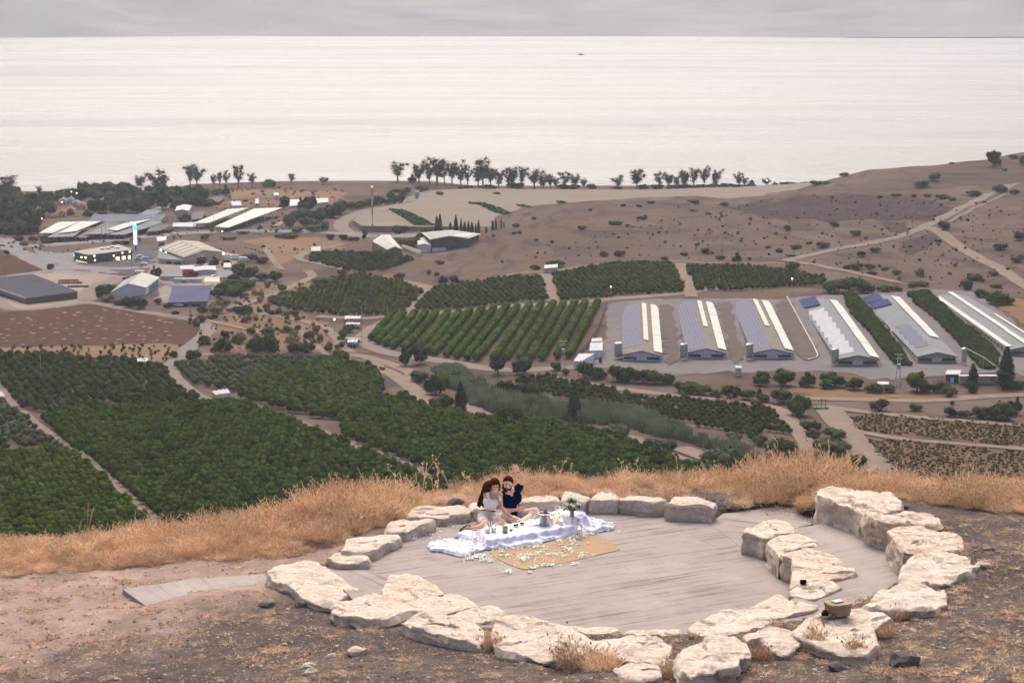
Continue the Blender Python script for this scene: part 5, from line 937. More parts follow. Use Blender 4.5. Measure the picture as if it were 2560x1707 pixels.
def scatter_kinds(A):
    allsrc = []; lut = {}
    for k in range(6): lut[k] = (len(allsrc), len(srcs[k])); allsrc += srcs[k]
    P = A[:, :3]; n = len(P); sc = np.stack([A[:, 3], A[:, 3], A[:, 3] * A[:, 5]],1)
    o = scatter('orchard', P, RNG.uniform(0,6.28, n), sc, allsrc, 'thousands of orchard trees in blocks across the valley floor', 'orchard')
    pk = np.array([len(allsrc) - 1 - (lut[int(k)][0] + RNG.integers(0, lut[int(k)][1])) for k in A[:, 4]], np.int32)
    return o, pk, allsrc
o, pk, allsrc = scatter_kinds(A[rest]); ORCH_OBJ, ORCH_N = o, len(allsrc)
dg = bpy.context.evaluated_depsgraph_get(); first = None
o.data.attributes['pick'].data.foreach_set('value', np.zeros(len(pk), np.int32)); dg.update()
for inst in dg.object_instances:
    if inst.is_instance and inst.parent and inst.parent.original == o: first = inst.object.data.name; break
rev = first is not None and first != allsrc[0].data.name
o.data.attributes['pick'].data.foreach_set('value', pk if rev else (len(allsrc) - 1 - pk).astype(np.int32)); o.data.update_tag()
print('orchard', len(A),'first', first, allsrc[0].data.name, 'rev', rev)
del dg
def fill(polys, n, seed):
    P = np.vstack([ground_pts(k, p) for k, p in polys])[:, :2]; rg = np.random.default_rng(seed); x = rg.uniform(P[:, 0].min(), P[:, 0].max(), n); y = rg.uniform(P[:, 1].min(), P[:, 1].max(), n); ok = inpoly(x, y, P.tolist()); return np.stack([x[ok], y[ok], Zm(x[ok], y[ok])],1), rg
def rows_in(polys, dirpx, along, between, seed, miss):
    P = np.vstack([ground_pts(k, p) for k, p in polys])[:, :2]; k, (a, b) = dirpx; d = ground_pts(k, [a, b]); ang = math.atan2(d[1][1] - d[0][1], d[1][0] - d[0][0]); c, s = math.cos(ang), math.sin(ang); cen = P.mean(0); R_ = float(np.abs(P - cen).max()) * 1.5
    ii, jj = np.meshgrid(np.arange(-R_, R_, along), np.arange(-R_, R_, between)); rg = np.random.default_rng(seed); ii = (ii + rg.uniform(-.4,.4, ii.shape) * along).ravel(); jj = (jj + rg.uniform(-.2,.2, jj.shape)).ravel(); X = cen[0] + ii * c - jj * s; Y = cen[1] + ii * s + jj * c
    ok = inpoly(X, Y, P.tolist()) & (rg.random(X.size) > miss); return np.stack([X[ok], Y[ok], Zm(X[ok], Y[ok])],1), rg
M_VL = mat('vine_leaf',(.075,.075,.028),(.12,.08,.035), scale=.5, rand=.5); vs = []
for i, (u, v, lab) in enumerate([(2300,1110, 'small green vine plant in the lower right vineyard'),(2420,1060, 'rusty vine plant in the upper right vineyard')]):
    o = link('vine_plant', bush_mesh(200 + i, M_VL, 'vine_plant', 3,40), None, None, tuple(W(u, v, far=True)[0])); o.scale = (1.6,1.6,1.6); tag(o, lab, 'vine'); vs.append(o)
P1, rg = rows_in([('J', [(1150,512),(1300,482),(1700,508),(2352,562),(2700,590),(2700,735),(2352,708),(1700,640),(1400,615),(1190,578)])],('J',((1300,500),(2300,640))),1.2,4.0,31,.2)
P2, rg2 = rows_in([('J', [(1280,660),(1450,660),(1900,700),(2352,747),(2700,775),(2700,1095),(2352,1025),(1800,955),(1450,865),(1340,760)])],('J',((1400,700),(2300,860))),1.2,4.0,32,.2)
P = np.vstack([P1, P2]); scatter('vines', P, rg.uniform(0,6.28, len(P)), np.stack([rg.uniform(.9,2.0, len(P)), rg.uniform(.9,2.0, len(P)), rg.uniform(.7,1.5, len(P))],1), vs, 'rows of low green and rusty vines in the two right-hand vineyards', 'vines')
P, rg = rows_in([('E', [(-160,1345),(400,1335),(1180,1318),(1240,1330),(1190,1385),(1120,1435),(900,1430),(620,1398),(300,1370),(-160,1375)])],('E',((0,1360),(1100,1350))),4.4,7.5,33,.25)
scatter('young_trees', P, rg.uniform(0,6.28, len(P)), np.stack([rg.uniform(1.3,2.4, len(P))] * 2 + [rg.uniform(1.5,3.2, len(P))],1), vs, 'small young trees in rows on tan soil above the dark orchard', 'young trees')
def reed_mesh(seed):
    rg = random.Random(seed); V = []; F = []
    for _ in range(90):
        a = rg.uniform(0,6.28); r_ = .5 * math.sqrt(rg.random()); p = Vector((r_ * math.cos(a), r_ * math.sin(a),0)); h = rg.uniform(.6,1.1); d = Vector((rg.uniform(-.35,.35), rg.uniform(-.35,.35),1)).normalized(); s_ = Vector((rg.uniform(-1,1), rg.uniform(-1,1),0)).normalized() * .035; q = p + d * h * .6; e = q + (d + Vector((rg.uniform(-.6,.6), rg.uniform(-.6,.6),-.1))).normalized() * h * .4
        b = len(V); V.extend([p - s_, p + s_, q + s_, q - s_, e + s_ * .3, e - s_ * .3]); F.append((b, b + 1, b + 2, b + 3)); F.append((b + 3, b + 2, b + 4, b + 5))
    return raw_mesh('reed_clump', V, F)
M_REED = mat('giant_reed_leaf',(.19,.24,.15),(.27,.29,.17), scale=.3, rand=.25); rs = []
for i, (k, x, y, lab) in enumerate([('I', 950,420, 'blue-green reed clump at the left end of the reed bed'),('J', 40,640, 'blue-green reed clump at the right end of the reed bed')]):
    o = link('reed_clump', reed_mesh(300 + i), M_REED, None, tuple(ground_pts(k, [(x, y)])[0])); o.scale = (3.5,3.5,4.0); tag(o, lab, 'reeds'); rs.append(o)
P, rg = fill([('I', [(870,400),(900,330),(1060,340),(1250,400),(1500,430),(1750,430),(2000,470),(2250,560),(2352,620)]),('J', [(100,660),(300,700),(420,730),(560,800),(480,830),(200,720),(0,650)]),('I', [(2200,640),(1950,560),(1600,540),(1250,480),(1000,460)])],3000,35)
scatter('reed_bed', P, rg.uniform(0,6.28, len(P)), np.stack([rg.uniform(2.0,5, len(P))] * 2 + [rg.uniform(2.0,5.6, len(P))],1), rs, 'long bed of blue-green reeds winding below the yards', 'reeds')
P, rg = fill([('I', [(640,180),(800,170),(1000,330),(900,340),(760,300)])],900,36)
scatter('reed_bed', P, rg.uniform(0,6.28, len(P)), rg.uniform(2.2,4, len(P)), rs, 'patch of pale reeds above the conical cypress', 'reeds')
ds = [o for o in bpy.data.objects if o.get('category') == 'shrub'][:3]
for poly, seed, lab in (([('G', [(1130,715),(1190,712),(1260,790),(1380,930),(1490,1080),(1570,1190),(1470,1180),(1300,960),(1170,830)])],41, 'creeping green scrub filling the ditch between the fourth and fifth sheds'),([('G', [(1545,705),(1690,690),(1760,760),(1880,870),(2050,1000),(2170,1120),(2150,1220),(2060,1210),(1920,1050),(1780,900),(1640,790)])],42, 'creeping green scrub filling the ditch between the two right-hand sheds'),([('b5', [(460,1015),(1700,1040),(1990,1085),(2352,1175),(2352,1195),(1980,1115),(1690,1062),(460,1040)])],43, 'low brown hedge along the track above the middle orchard')):
    P, rg = fill(poly, 1500 if seed < 43 else 1600, seed); brown = [o for o in bpy.data.objects if o.data in PROTO['bbush']][:2]
    scatter('ditch_scrub' if seed < 43 else 'dry_hedge', P, rg.uniform(0,6.28, len(P)), rg.uniform(2.0,3.6, len(P)) if seed < 43 else rg.uniform(1.4,2.2, len(P)),([o for o in bpy.data.objects if o.data in PROTO['bush']][:3]) if seed < 43 else brown, lab, 'scrub')
P, rg = fill([('G', [(-600,300),(0,100),(500,60),(1000,30),(1700,60),(2352,100),(2352,700),(1700,640),(1000,520),(0,460),(-800,460),(-1500,560),(-1200,400)])],1300,44)
scatter('hill_scrub', P, rg.uniform(0,6.28, len(P)), np.clip(rg.lognormal(-.1,.5, len(P)),.3,2.4),[o for o in bpy.data.objects if o.data in PROTO['bbush']][:2] + [o for o in bpy.data.objects if o.data in PROTO['dbush']][:1], 'tiny tufts of scrub dotting the brown hillsides', 'scrub')
P, rg = fill([('b5', [(0,560),(640,420),(1150,210),(1560,180),(1400,340),(1000,470),(1700,640),(1900,960),(300,980)])],800,45)
scatter('wadi_scrub', P, rg.uniform(0,6.28, len(P)), np.clip(rg.lognormal(.0,.8, len(P)),.3,5),[o for o in bpy.data.objects if o.data in PROTO['bbush']][:2] + [o for o in bpy.data.objects if o.data in PROTO['gbush']][:1], 'low dry scrub over the wadi slopes', 'scrub')
P, rg = fill([('E', [(1560,240),(2352,260),(2352,420),(1900,560),(1000,620),(400,640),(300,660),(1000,700),(1800,640),(2352,640),(2352,700),(0,700),(0,560),(1200,540),(1500,340)])],900,46)
scatter('verge_scrub', P, rg.uniform(0,6.28, len(P)), np.clip(rg.lognormal(.3,.4, len(P)),.5,3.5),[o for o in bpy.data.objects if o.data in PROTO['bbush']][:2] + [o for o in bpy.data.objects if o.data in PROTO['gbush']][:2], 'scrub on the verges and waste ground by the highway', 'scrub')
HE = [(170,757),(385,740),(415,765),(265,812),(440,838),(690,825),(880,668),(785,738),(1015,700),(1070,665),(570,875),(765,880),(105,895),(415,932),(455,950),(770,937),(15,962),(108,978),(45,1018),(85,1050),(600,1020),(315,1105),(875,1030),(965,962),(915,882),(990,845),(1145,782),(1325,712),(1395,740),(1335,853),(1450,893),(1145,930),(1225,952),(1210,1018),(1420,1020),(1375,782),(1440,635),(1410,615),(1610,662),(1740,690),(1790,712),(1805,775),(1805,830),(1615,915),(1795,932),(1745,970),(1625,1035),(1580,1080),(1940,800),(1970,862),(2050,878),(2040,930),(1905,975),(1975,985),(1970,1032),(2150,1040),(2270,922),(2315,980),(2180,772),(2260,800),(2340,805)]
hp = ground_pts('b4', HE); hm = [rock_mesh('soil_heap', 1.0,60 + i, 2,.4,.2) for i in range(3)]; M_HEAP = mat('pale_heap',(.27,.21,.19),(.22,.165,.15), scale=2)
for m_ in hm: m_.materials.append(M_HEAP)
for i, p in enumerate(hp):
    o = link('soil_heap', hm[i % 3], None, None, tuple(p)); s_ = random.uniform(.7,1.3); o.scale = (s_ * 1.25, s_, s_); tag(o, 'small pale heap on the brown tilled field at the left', 'heap', 'pale heaps on the brown field')
P, rg = fill([('E', [(-150,260),(90,280),(200,330),(330,320),(420,300),(560,270),(760,250),(900,290),(1180,270),(1420,290),(1400,370),(1240,390),(1120,385),(1040,380),(950,415),(760,425),(640,415),(620,345),(480,335),(380,345),(260,400),(240,560),(60,590),(-150,600)])],620,47)
scatter('village_grove', P, rg.uniform(0,6.28, len(P)), np.stack([rg.uniform(8,15, len(P))] * 2 + [rg.uniform(6,12, len(P))],1),[o for o in bpy.data.objects if o.data in PROTO['dbush']][:2] + [o for o in bpy.data.objects if o.data in PROTO['gbush']][:2] + [o for o in bpy.data.objects if o.data in PROTO['bush']][:1], 'dense dusty trees between the village houses on the left shore', 'trees')
# ============================================================= buildings
def boxm(V, F, a, b):
    q = len(V); (x0, y0, z0),(x1, y1, z1) = a, b
    V += [(x0, y0, z0),(x1, y0, z0),(x1, y1, z0),(x0, y1, z0),(x0, y0, z1),(x1, y0, z1),(x1, y1, z1),(x0, y1, z1)]
    F += [(q, q + 3, q + 2, q + 1),(q + 4, q + 5, q + 6, q + 7),(q, q + 1, q + 5, q + 4),(q + 1, q + 2, q + 6, q + 5),(q + 2, q + 3, q + 7, q + 6),(q + 3, q, q + 4, q + 7)]
def pymesh(name, V, F, smooth=False):
    me = bpy.data.meshes.new(name); me.from_pydata([tuple(v) for v in V],[], F); me.update()
    if smooth:
        for p in me.polygons: p.use_smooth = True
    return me
def lerp(a, b, t): return a + (b - a) * t
M_WALLB = mat('pale_blue_wall',(0.637,0.677,0.765),(0.561,0.598,0.689), scale=.3); M_TRIM = mat('blue_trim',(.06,.12,.26)); M_DARKWIN = mat('dark_netting',(.05,.055,.06),(.08,.08,.085), scale=2, rough=.5)
M_DOORW = mat('door_pale',(.56,.57,.61)); M_ROOFT = mat('roof_tan',(0.200,0.176,0.148),(0.168,0.148,0.128), scale=.08, stretch=(1,1,1)); M_ROOFG = mat('roof_grey',(0.210,0.214,0.217),(0.173,0.180,0.184), scale=.06, rough=.6); M_WPANEL = mat('white_roof_panel',(0.515,0.503,0.452),(0.452,0.445,0.398), scale=.1, rough=.5)
M_WALLG = mat('beige_shed_wall',(0.513,0.459,0.392),(0.405,0.365,0.311), scale=.3); M_STEEL = mat('galvanised',(.42,.43,.44),(.33,.34,.35), scale=1, metal=.6, rough=.45); M_WHITE = mat('white_sheet',(0.459,0.459,0.459),(0.391,0.391,0.399), scale=.5, rough=.6)
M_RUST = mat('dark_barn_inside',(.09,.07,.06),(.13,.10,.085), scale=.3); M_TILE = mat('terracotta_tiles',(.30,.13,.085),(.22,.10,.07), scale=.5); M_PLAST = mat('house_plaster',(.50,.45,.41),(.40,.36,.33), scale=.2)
def grid_mat(name, c1, c2, sx, sy, rough=.35):
    m = bpy.data.materials.new(name); m.use_nodes = True; n = m.node_tree.nodes; l = m.node_tree.links; b = n['Principled BSDF']; b.inputs['Roughness'].default_value = .9; b.inputs['Specular IOR Level'].default_value = 0
    uv = n.new('ShaderNodeUVMap'); br = n.new('ShaderNodeTexBrick'); br.offset = 0; br.inputs['Scale'].default_value = 1; br.inputs['Brick Width'].default_value = sx; br.inputs['Row Height'].default_value = sy; br.inputs['Mortar Size'].default_value = .09
    br.inputs['Color1'].default_value = (*c1,1); br.inputs['Color2'].default_value = (*[v * .86 for v in c1],1); br.inputs['Mortar'].default_value = (*c2,1); l.new(uv.outputs[0], br.inputs[0]); l.new(br.outputs[0], b.inputs['Base Color']); return m
M_SOLAR = grid_mat('solar_grey_blue',(.15,.15,.19),(.22,.22,.25),1.6,2.4,.4); M_SOLARD = grid_mat('solar_dark_blue',(.028,.042,.10),(.22,.24,.28),2.2,3.2,.3); M_SOLARG = grid_mat('greenhouse_dark_roof',(.065,.066,.08),(.17,.165,.16),3.4,9.0,.4)
class Bld:
    """a building on four ground corners FL, FR, BR, BL (pixels); s runs front to back, t left to right"""
    def __init__(self, name, key, c, label, cat, wall_h, rise, group=None):
        P = ground_pts(key, c); self.P = P; o = P[0]; self.z = float(P[:, 2].min()) - .2; self.H = wall_h + .2; self.rise = rise
        self.o = Vector((o[0], o[1], self.z)); self.root = empty(name, tuple(self.o), label, cat, 0, group)
    def g(self, s, t, h):
        P = self.P; a = P[0] + (P[1] - P[0]) * t; b = P[3] + (P[2] - P[3]) * t; q = a + (b - a) * s; return Vector((q[0] - self.o.x, q[1] - self.o.y, h))
    def roofz(self, t, kind='gable'):
        return self.H + (self.rise * (1 - abs(2 * t - 1)) if kind == 'gable' else 0)
    def add(self, name, V, F, m, parent=None, uv=False):
        me = pymesh(name, V, F); o = link(name, me, m, parent or self.root)
        if uv:
            L = me.uv_layers.new(name='UVMap')
            for p in me.polygons:
                vs_ = [Vector(V[i]) for i in p.vertices]; e1 = (vs_[1] - vs_[0]); e1n = e1.normalized(); nrm = p.normal; e2 = nrm.cross(e1n)
                for li, vi in zip(p.loop_indices, p.vertices): d = Vector(V[vi]) - vs_[0]; L.data[li].uv = (d.dot(e1n), d.dot(e2))
        return o
    def walls(self, m, kind='gable', inset=0.0):
        g = self.g; H = self.H; V = []; F = []
        if kind == 'gable':
            V = [g(0,0,0), g(0,1,0), g(0,1, H), g(0,.5, H + self.rise - .05), g(0,0, H), g(1,0,0), g(1,1,0), g(1,1, H), g(1,.5, H + self.rise - .05), g(1,0, H)]
            F = [(0,1,2,3,4),(9,8,7,6,5),(0,4,9,5),(1,6,7,2)]
        else:
            V = [g(0,0,0), g(0,1,0), g(1,1,0), g(1,0,0)]; hf, hb = (H, H + self.rise) if kind == 'mono' else (H, H); V += [g(0,0, hf), g(0,1, hf), g(1,1, hb), g(1,0, hb)]; F = [(0,1,5,4),(1,2,6,5),(2,3,7,6),(3,0,4,7)]
        return self.add('wall', V, F, m)
    def roof(self, m, kind='gable', oh=.04, th=.25, ohs=.01, uv=False):
        g = self.g; H = self.H + .03; V = []; F = []
        def sheet(pts):
            q = len(V); V.extend(pts); V.extend([p - Vector((0,0, th)) for p in pts]); n = len(pts); F.append(tuple(range(q, q + n))); F.append(tuple(range(q + 2 * n - 1, q + n - 1,-1)))
            for i in range(n): j = (i + 1) % n; F.append((q + j, q + i, q + n + i, q + n + j))
        if kind == 'gable':
            dz = self.rise * oh * 2; a, b = -ohs, 1 + ohs
            sheet([g(a, -oh, H - dz + th), g(a, .5, H + self.rise + th), g(b, .5, H + self.rise + th), g(b, -oh, H - dz + th)][::-1]); sheet([g(a, .5, H + self.rise + th), g(a, 1 + oh, H - dz + th), g(b, 1 + oh, H - dz + th), g(b, .5, H + self.rise + th)][::-1])
            F[:] = [tuple(reversed(f)) for f in F]
        else:
            hf, hb = (H, H + self.rise) if kind == 'mono' else (H, H); a, b = -ohs - .02,1 + ohs + .02
            sheet([g(a, -oh, hf + th), g(a, 1 + oh, hf + th), g(b, 1 + oh, hb + th), g(b, -oh, hb + th)])
        return self.add('roof', V, F, m, None, uv)
    def panel(self, name, s0, s1, t0, t1, m, up=.45, th=.1, jag=None, parent=None, uv=False, zf=None):
        """thin sheet following the gable slope"""
        def z(t): return self.roofz(t) + up
        V = []; F = []
        rows = [(s0, s1, t0, t1)] if jag is None else [(s0 + (s1 - s0) * i / jag, s0 + (s1 - s0) * (i + .86) / jag, t0 + .0, t1) for i in range(jag)]
        for i, (a, b, c, d) in enumerate(rows):
            if jag: sh = .035 * math.sin(i * 2.1) ; c += sh; d += sh
            q = len(V); pts = [self.g(a, c, z(c)), self.g(a, d, z(d)), self.g(b, d, z(d)), self.g(b, c, z(c))]
            if jag: pts[2].z += .35; pts[3].z += .35
            V.extend(pts); V.extend([p - Vector((0,0, th)) for p in pts]); F.extend([(q, q + 1, q + 2, q + 3),(q + 7, q + 6, q + 5, q + 4),(q, q + 4, q + 5, q + 1),(q + 1, q + 5, q + 6, q + 2),(q + 2, q + 6, q + 7, q + 3),(q + 3, q + 7, q + 4, q)])
        return self.add(name, V, F, m, parent, uv)
    def front(self, name, t0, t1, h0, h1, m, out=.06, side='front', parent=None):
        g = self.g; V = []; F = []
        if side == 'front': a, b = g(0, t0,0), g(0, t1,0); n = (b - a).cross(Vector((0,0,1))).normalized()
        elif side == 'left': a, b = g(t1,0,0), g(t0,0,0); n = (b - a).cross(Vector((0,0,1))).normalized()
        else: a, b = g(t0,1,0), g(t1,1,0); n = (b - a).cross(Vector((0,0,1))).normalized()
        p = [a + Vector((0,0, h0)), b + Vector((0,0, h0)), b + Vector((0,0, h1)), a + Vector((0,0, h1))]
        V = [q + n * out for q in p] + [q - n * .02 for q in p]; F = [(0,1,2,3),(0,3,7,4),(1,5,6,2),(3,2,6,7),(0,4,5,1)]
        return self.add(name, V, F, m, parent)
GS = 'long poultry sheds'
SH = [([(438,1015),(955,1030),(897,235),(428,246)],'b6','long poultry shed, first from the left, one solar sheet patch on its front gable',0),
      ([(1340,985),(1855,985),(1674,196),(1193,224)],'b6','long poultry shed, second from the left, between the two gravel banks',0),
      ([(500,1140),(765,1140),(596,744),(361,752)],'G','long poultry shed, third from the left, beside the sunken gravel bank',0),
      ([(1080,1185),(1350,1185),(1067,738),(826,749)],'G','long poultry shed, fourth from the left, with many jagged white roof strips',1),
      ([(1625,1165),(1885,1165),(1504,719),(1266,733)],'G','long poultry shed, fifth from the left, with a dark blue solar block at its back',2),
      ([(2250,1118),(2530,1118),(1985,722),(1742,717)],'G','long poultry shed at the far right with three long white roof strips',3)]
for i, (c, k, lab, ty) in enumerate(SH):
    b = Bld('poultry_shed', k, c, lab, 'shed', 2.9,1.9, GS); blue = ty == 0
    b.walls(M_WALLB if blue else M_WALLG); b.roof(M_ROOFT if blue else M_ROOFG)
    dr = b.front('door', .38,.62,.1,2.5, M_DOORW, .1); b.front('handle', .49,.51,1.1,1.4, M_STEEL, .16, parent=dr)
    b.front('window', .02,.36,.9,2.1, M_DARKWIN, .08); b.front('window', .64,.98,.9,2.1, M_DARKWIN, .08)
    for t_ in (.12,.22,.76,.92): b.front('vent', t_, t_ + .05,2.3,2.6, M_DARKWIN, .07)
    V = []; F = []
    for t0, t1 in ((-.04,.5),(.5,1.04)):
        q = len(V); z0, z1 = b.roofz(max(t0,0)) - (.15 if t0 < 0 else 0), b.roofz(min(t1,1)) - (.15 if t1 > 1 else 0)
        pp = [b.g(-.0135, t0, z0 - .12), b.g(-.0135, t1, z1 - .12), b.g(-.0135, t1, z1 + .2), b.g(-.0135, t0, z0 + .2)]; V += pp; F.append((q, q + 1, q + 2, q + 3))
    b.add('gable_trim', V, F, M_TRIM if blue else mat('green_trim',(.10,.17,.14)))
    if blue:
        b.panel('solar_sheet', .10 if i == 0 else .02,1.0,-.03,.49, M_SOLAR, .42, uv=True)
        if i == 0: b.panel('solar_sheet', .0,.05,.38,.56, M_SOLAR, .50, uv=True)
        for s0, s1 in ((.2 if i == 0 else .42,.66),(.665,.99)): b.panel('white_panel', s0, s1,.57,.70, M_WPANEL, .75)
        for s0, s1 in ((.02,.33),(.335,.70),(.705,.99)): b.panel('white_panel', s0, s1,.83,1.06, M_WPANEL, .9)
        b.front('vent', .5,.55,1,2.4, M_TRIM, 1.2, 'right')
    elif ty == 1:
        b.panel('white_strip', .04,.80,.03,.45, mat('dull_white_strip',(.40,.40,.41),(.34,.34,.35), scale=.4),.45, jag=22); b.panel('solar_panel', .86,1.03,-.04,.42, M_SOLARD, 1.0, uv=True)
        for s0, s1 in ((.0,.22),(.225,.45),(.455,.72),(.725,.99)): b.panel('white_panel', s0, s1,.80,1.05, M_WPANEL, .9)
    elif ty == 2:
        b.panel('solar_sheet', .10,.46,.10,.44, M_SOLAR, .42, jag=12, uv=True); b.panel('solar_panel', .80,.90,-.02,.50, M_SOLARD, 1.0, uv=True); b.panel('solar_panel', .905,1.03,-.06,.40, M_SOLARD, 1.1, uv=True)
        for s0, s1 in ((.25,.42),(.425,.72),(.725,.99)): b.panel('white_panel', s0, s1,.72,.98, M_WPANEL, .9)
        b.front('lit_doorway', .44,.47,.5,2.6, mat('warm_lit_doorway',(.9,.55,.2), emit=(1,.55,.2), estr=3),.12, 'left')
    else:
        for s0, s1, t0, t1 in ((.02,.98,-.02,.10),(.0,.26,.40,.52),(.265,.72,.42,.54),(.725,1.03,.42,.54),(.0,.62,.86,.97)): b.panel('white_panel', s0, s1, t0, t1, M_WPANEL, .8)
    if ty:
        for q in range(24): b.front('window', .04 + q * .04,.052 + q * .04,1.2,2.2, M_DARKWIN, .06, 'left')
def cyl(V, F, x, y, z0, z1, r0, r1, n=12, cap=True):
    q = len(V)
    for j in range(n): a = j * 6.28319 / n; V.append((x + r0 * math.cos(a), y + r0 * math.sin(a), z0))
    for j in range(n): a = j * 6.28319 / n; V.append((x + r1 * math.cos(a), y + r1 * math.sin(a), z1))
    for j in range(n): F.append((q + j, q + (j + 1) % n, q + n + (j + 1) % n, q + n + j))
    if cap: F.append(tuple(range(q + 2 * n - 1, q + n - 1,-1))[::-1]); F.append(tuple(range(q, q + n))[::-1])
SIL = [('F', 1893,1142, 'leftmost feed silo beside the first long shed'),('F', 1912,1140, 'second feed silo beside the first long shed'),('G', 16,1150, 'taller feed silo at the left front of the second long shed'),('G', 38,1148, 'thin feed silo at the left front of the second long shed'),
       ('G', 465,1150, 'taller feed silo at the left front of the third long shed'),('G', 488,1148, 'thin feed silo at the left front of the third long shed'),('G', 1050,1185, 'grey feed silo at the left front of the fourth long shed'),('G', 1072,1183, 'feed silo with ladder at the left front of the fourth long shed'),('G', 1940,1180, 'feed silo with a long auger pipe right of the fifth long shed')]
for i, (k, x, y, lab) in enumerate(SIL):
    p = ground_pts(k, [(x, y)])[0]; r = empty('feed_silo', tuple(p), lab, 'silo', 0, 'feed silos of the poultry sheds'); rr = 1.25 if i not in (3,5,7) else .9
    V = []; F = []; cyl(V, F, 0,0,2.2,7.4, rr, rr); cyl(V, F, 0,0,7.4,8.0, rr, .2); link('tank', pymesh('tank', V, F), M_STEEL, r)
    V = []; F = []; cyl(V, F, 0,0,.8,2.2,.25, rr); link('hopper', pymesh('hopper', V, F), M_STEEL, r)
    for a in range(4): V = []; F = []; cyl(V, F, rr * math.cos(a * 1.57 + .78), rr * math.sin(a * 1.57 + .78),-.2,2.3,.09,.09,5); link('leg', pymesh('leg', V, F), M_STEEL, r)
    if i == 8:
        q = ground_pts('G', [(2165,1235)])[0] - p; V = []; F = []; MI = []; tube(V, F, MI, [(0,0,8.0),(q[0] * .6, q[1] * .6,5.2),(q[0], q[1],2.4)],[.22,.22,.22]); link('auger_pipe', fmesh('auger_pipe', V, F, MI), M_WHITE, r)
        V = []; F = []; cyl(V, F, q[0] * .6, q[1] * .6,-.3,5.2,.1,.1,6); link('pipe_support', pymesh('pipe_support', V, F), M_STEEL, r)
def simple(name, key, c, label, cat, h, rise, kind, wm, rm, wins=(), doors=(), group=None, lwins=(), uv=False, oh=.03):
    b = Bld(name, key, c, label, cat, h, rise, group); b.walls(wm, kind); b.roof(rm, kind, oh=oh, uv=uv)
    for t0, t1, h0, h1 in wins: b.front('window', t0, t1, h0, h1, M_DARKWIN, .06)
    for t0, t1, h0, h1 in lwins: b.front('window', t0, t1, h0, h1, M_DARKWIN, .06, 'left')
    for t0, t1, h0, h1 in doors: b.front('door', t0, t1, h0, h1, M_DOORW, .08)
    return b
M_EMW = mat('lamp_glow_warm',(1,.8,.5), emit=(1,.78,.42), estr=5); M_EMC = mat('lamp_glow_cool',(.8,1,.9), emit=(.85,1,.9), estr=5); M_EMG = mat('sign_glow',(.4,1,.9), emit=(.25,.95,.80), estr=2.2); M_EMB = mat('sign_glow_blue',(.1,.6,.9), emit=(.05,.5,.8), estr=2.0); M_EMO = mat('lamp_glow_orange',(1,.5,.2), emit=(1,.45,.12), estr=4)
M_GREYB = mat('dark_grey_cladding',(.085,.085,.10),(.11,.11,.125), scale=.4)
b = simple('restaurant_building', 'b1', [(1212,1415),(1810,1352),(1640,1290),(1012,1375)], 'dark grey flat-roofed roadside building with lit windows beside the green sign', 'building', 6.5,0, 'flat', M_GREYB, mat('pale_flat_roof',(0.350,0.322,0.294),(0.294,0.269,0.245), scale=.15), oh=.0)
for t0 in (.22,.30,.38): b.front('window', t0, t0 + .06,1.2,3.4, M_DARKWIN)
M_LITW = mat('lit_shopfront',(1,.7,.4), emit=(1,.62,.3), estr=1.6)
for t0, t1 in ((.62,.70),(.76,.84),(.90,.96)): b.front('lit_window', t0, t1,.6,3.2, M_LITW)
for t0 in (.1,.3,.5,.7): b.front('lit_window', t0, t0 + .14,.5,1.6, M_LITW, .07, 'left')
b.front('wall_sign', .97,.99,3.6,6.0, M_EMB, .2, 'left')
for t0, h0 in ((.13,2.6),(.56,4.0),(.76,5.2),(.93,5.4)): b.front('wall_lamp', t0, t0 + .02, h0, h0 + .7, M_EMW, .4)
for t0, h0 in ((.15,4.4),(.42,4.0)): b.front('wall_lamp', t0, t0 + .06, h0, h0 + .7, M_EMW, .4, 'left')
V = []; F = []
for t_, s_ in ((.5,.6),(.62,.55),(.75,.7),(.8,.45)): p = b.g(s_, t_, 0); boxm(V, F, (p.x - 1.2, p.y - 1,6.9),(p.x + 1.2, p.y + 1,8.0))
b.add('roof_unit', V[:8], F[:6], M_STEEL)
for i in range(1,4): b.add('roof_unit', V[8 * i:8 * i + 8], F[:6], M_STEEL)
b = simple('storage_hall', 'b3', [(1600,445),(2135,385),(1780,250),(1250,330)], 'large beige hall with low gable, lit lamps and roof skylight strips', 'hall', 6.0,3.0, 'gable', mat('cream_wall',(0.462,0.406,0.322),(0.392,0.350,0.280), scale=.2), mat('cream_roof',(0.306,0.281,0.238),(0.264,0.242,0.208), scale=.1))
for s0 in (.12,.3,.48,.66,.84): b.panel('skylight', s0, s0 + .05,.04,.47, M_WPANEL, .4); b.panel('skylight', s0, s0 + .05,.53,.96, M_WPANEL, .4)
for t0, h0 in ((.40,4.2),(.97,5.0)): b.front('wall_lamp', t0, t0 + .035, h0, h0 + 1.2, M_EMW, .6)
for t0, h0 in ((.2,1.5),(.7,4.0),(.9,5.0)): b.front('wall_lamp', t0, t0 + .03, h0, h0 + 1.2, M_EMW if t0 < .5 else M_EMC, .6, 'left')
simple('annex_building', 'b3', [(1250,430),(1580,450),(1560,350),(1240,335)], 'low pale annex with porch in front of the beige hall', 'building', 3.6,.6, 'mono', M_WHITE, M_ROOFG, wins=((.3,.5,1,2.6),(.6,.9,.3,2.4)))
simple('canopy_booth', 'b3', [(1230,230),(1340,215),(1350,170),(1215,180)], 'small white-roofed booth at the back corner of the beige hall', 'booth', 5.5,0, 'flat', M_WHITE, M_WPANEL, wins=((.2,.8,2.5,4.5),))
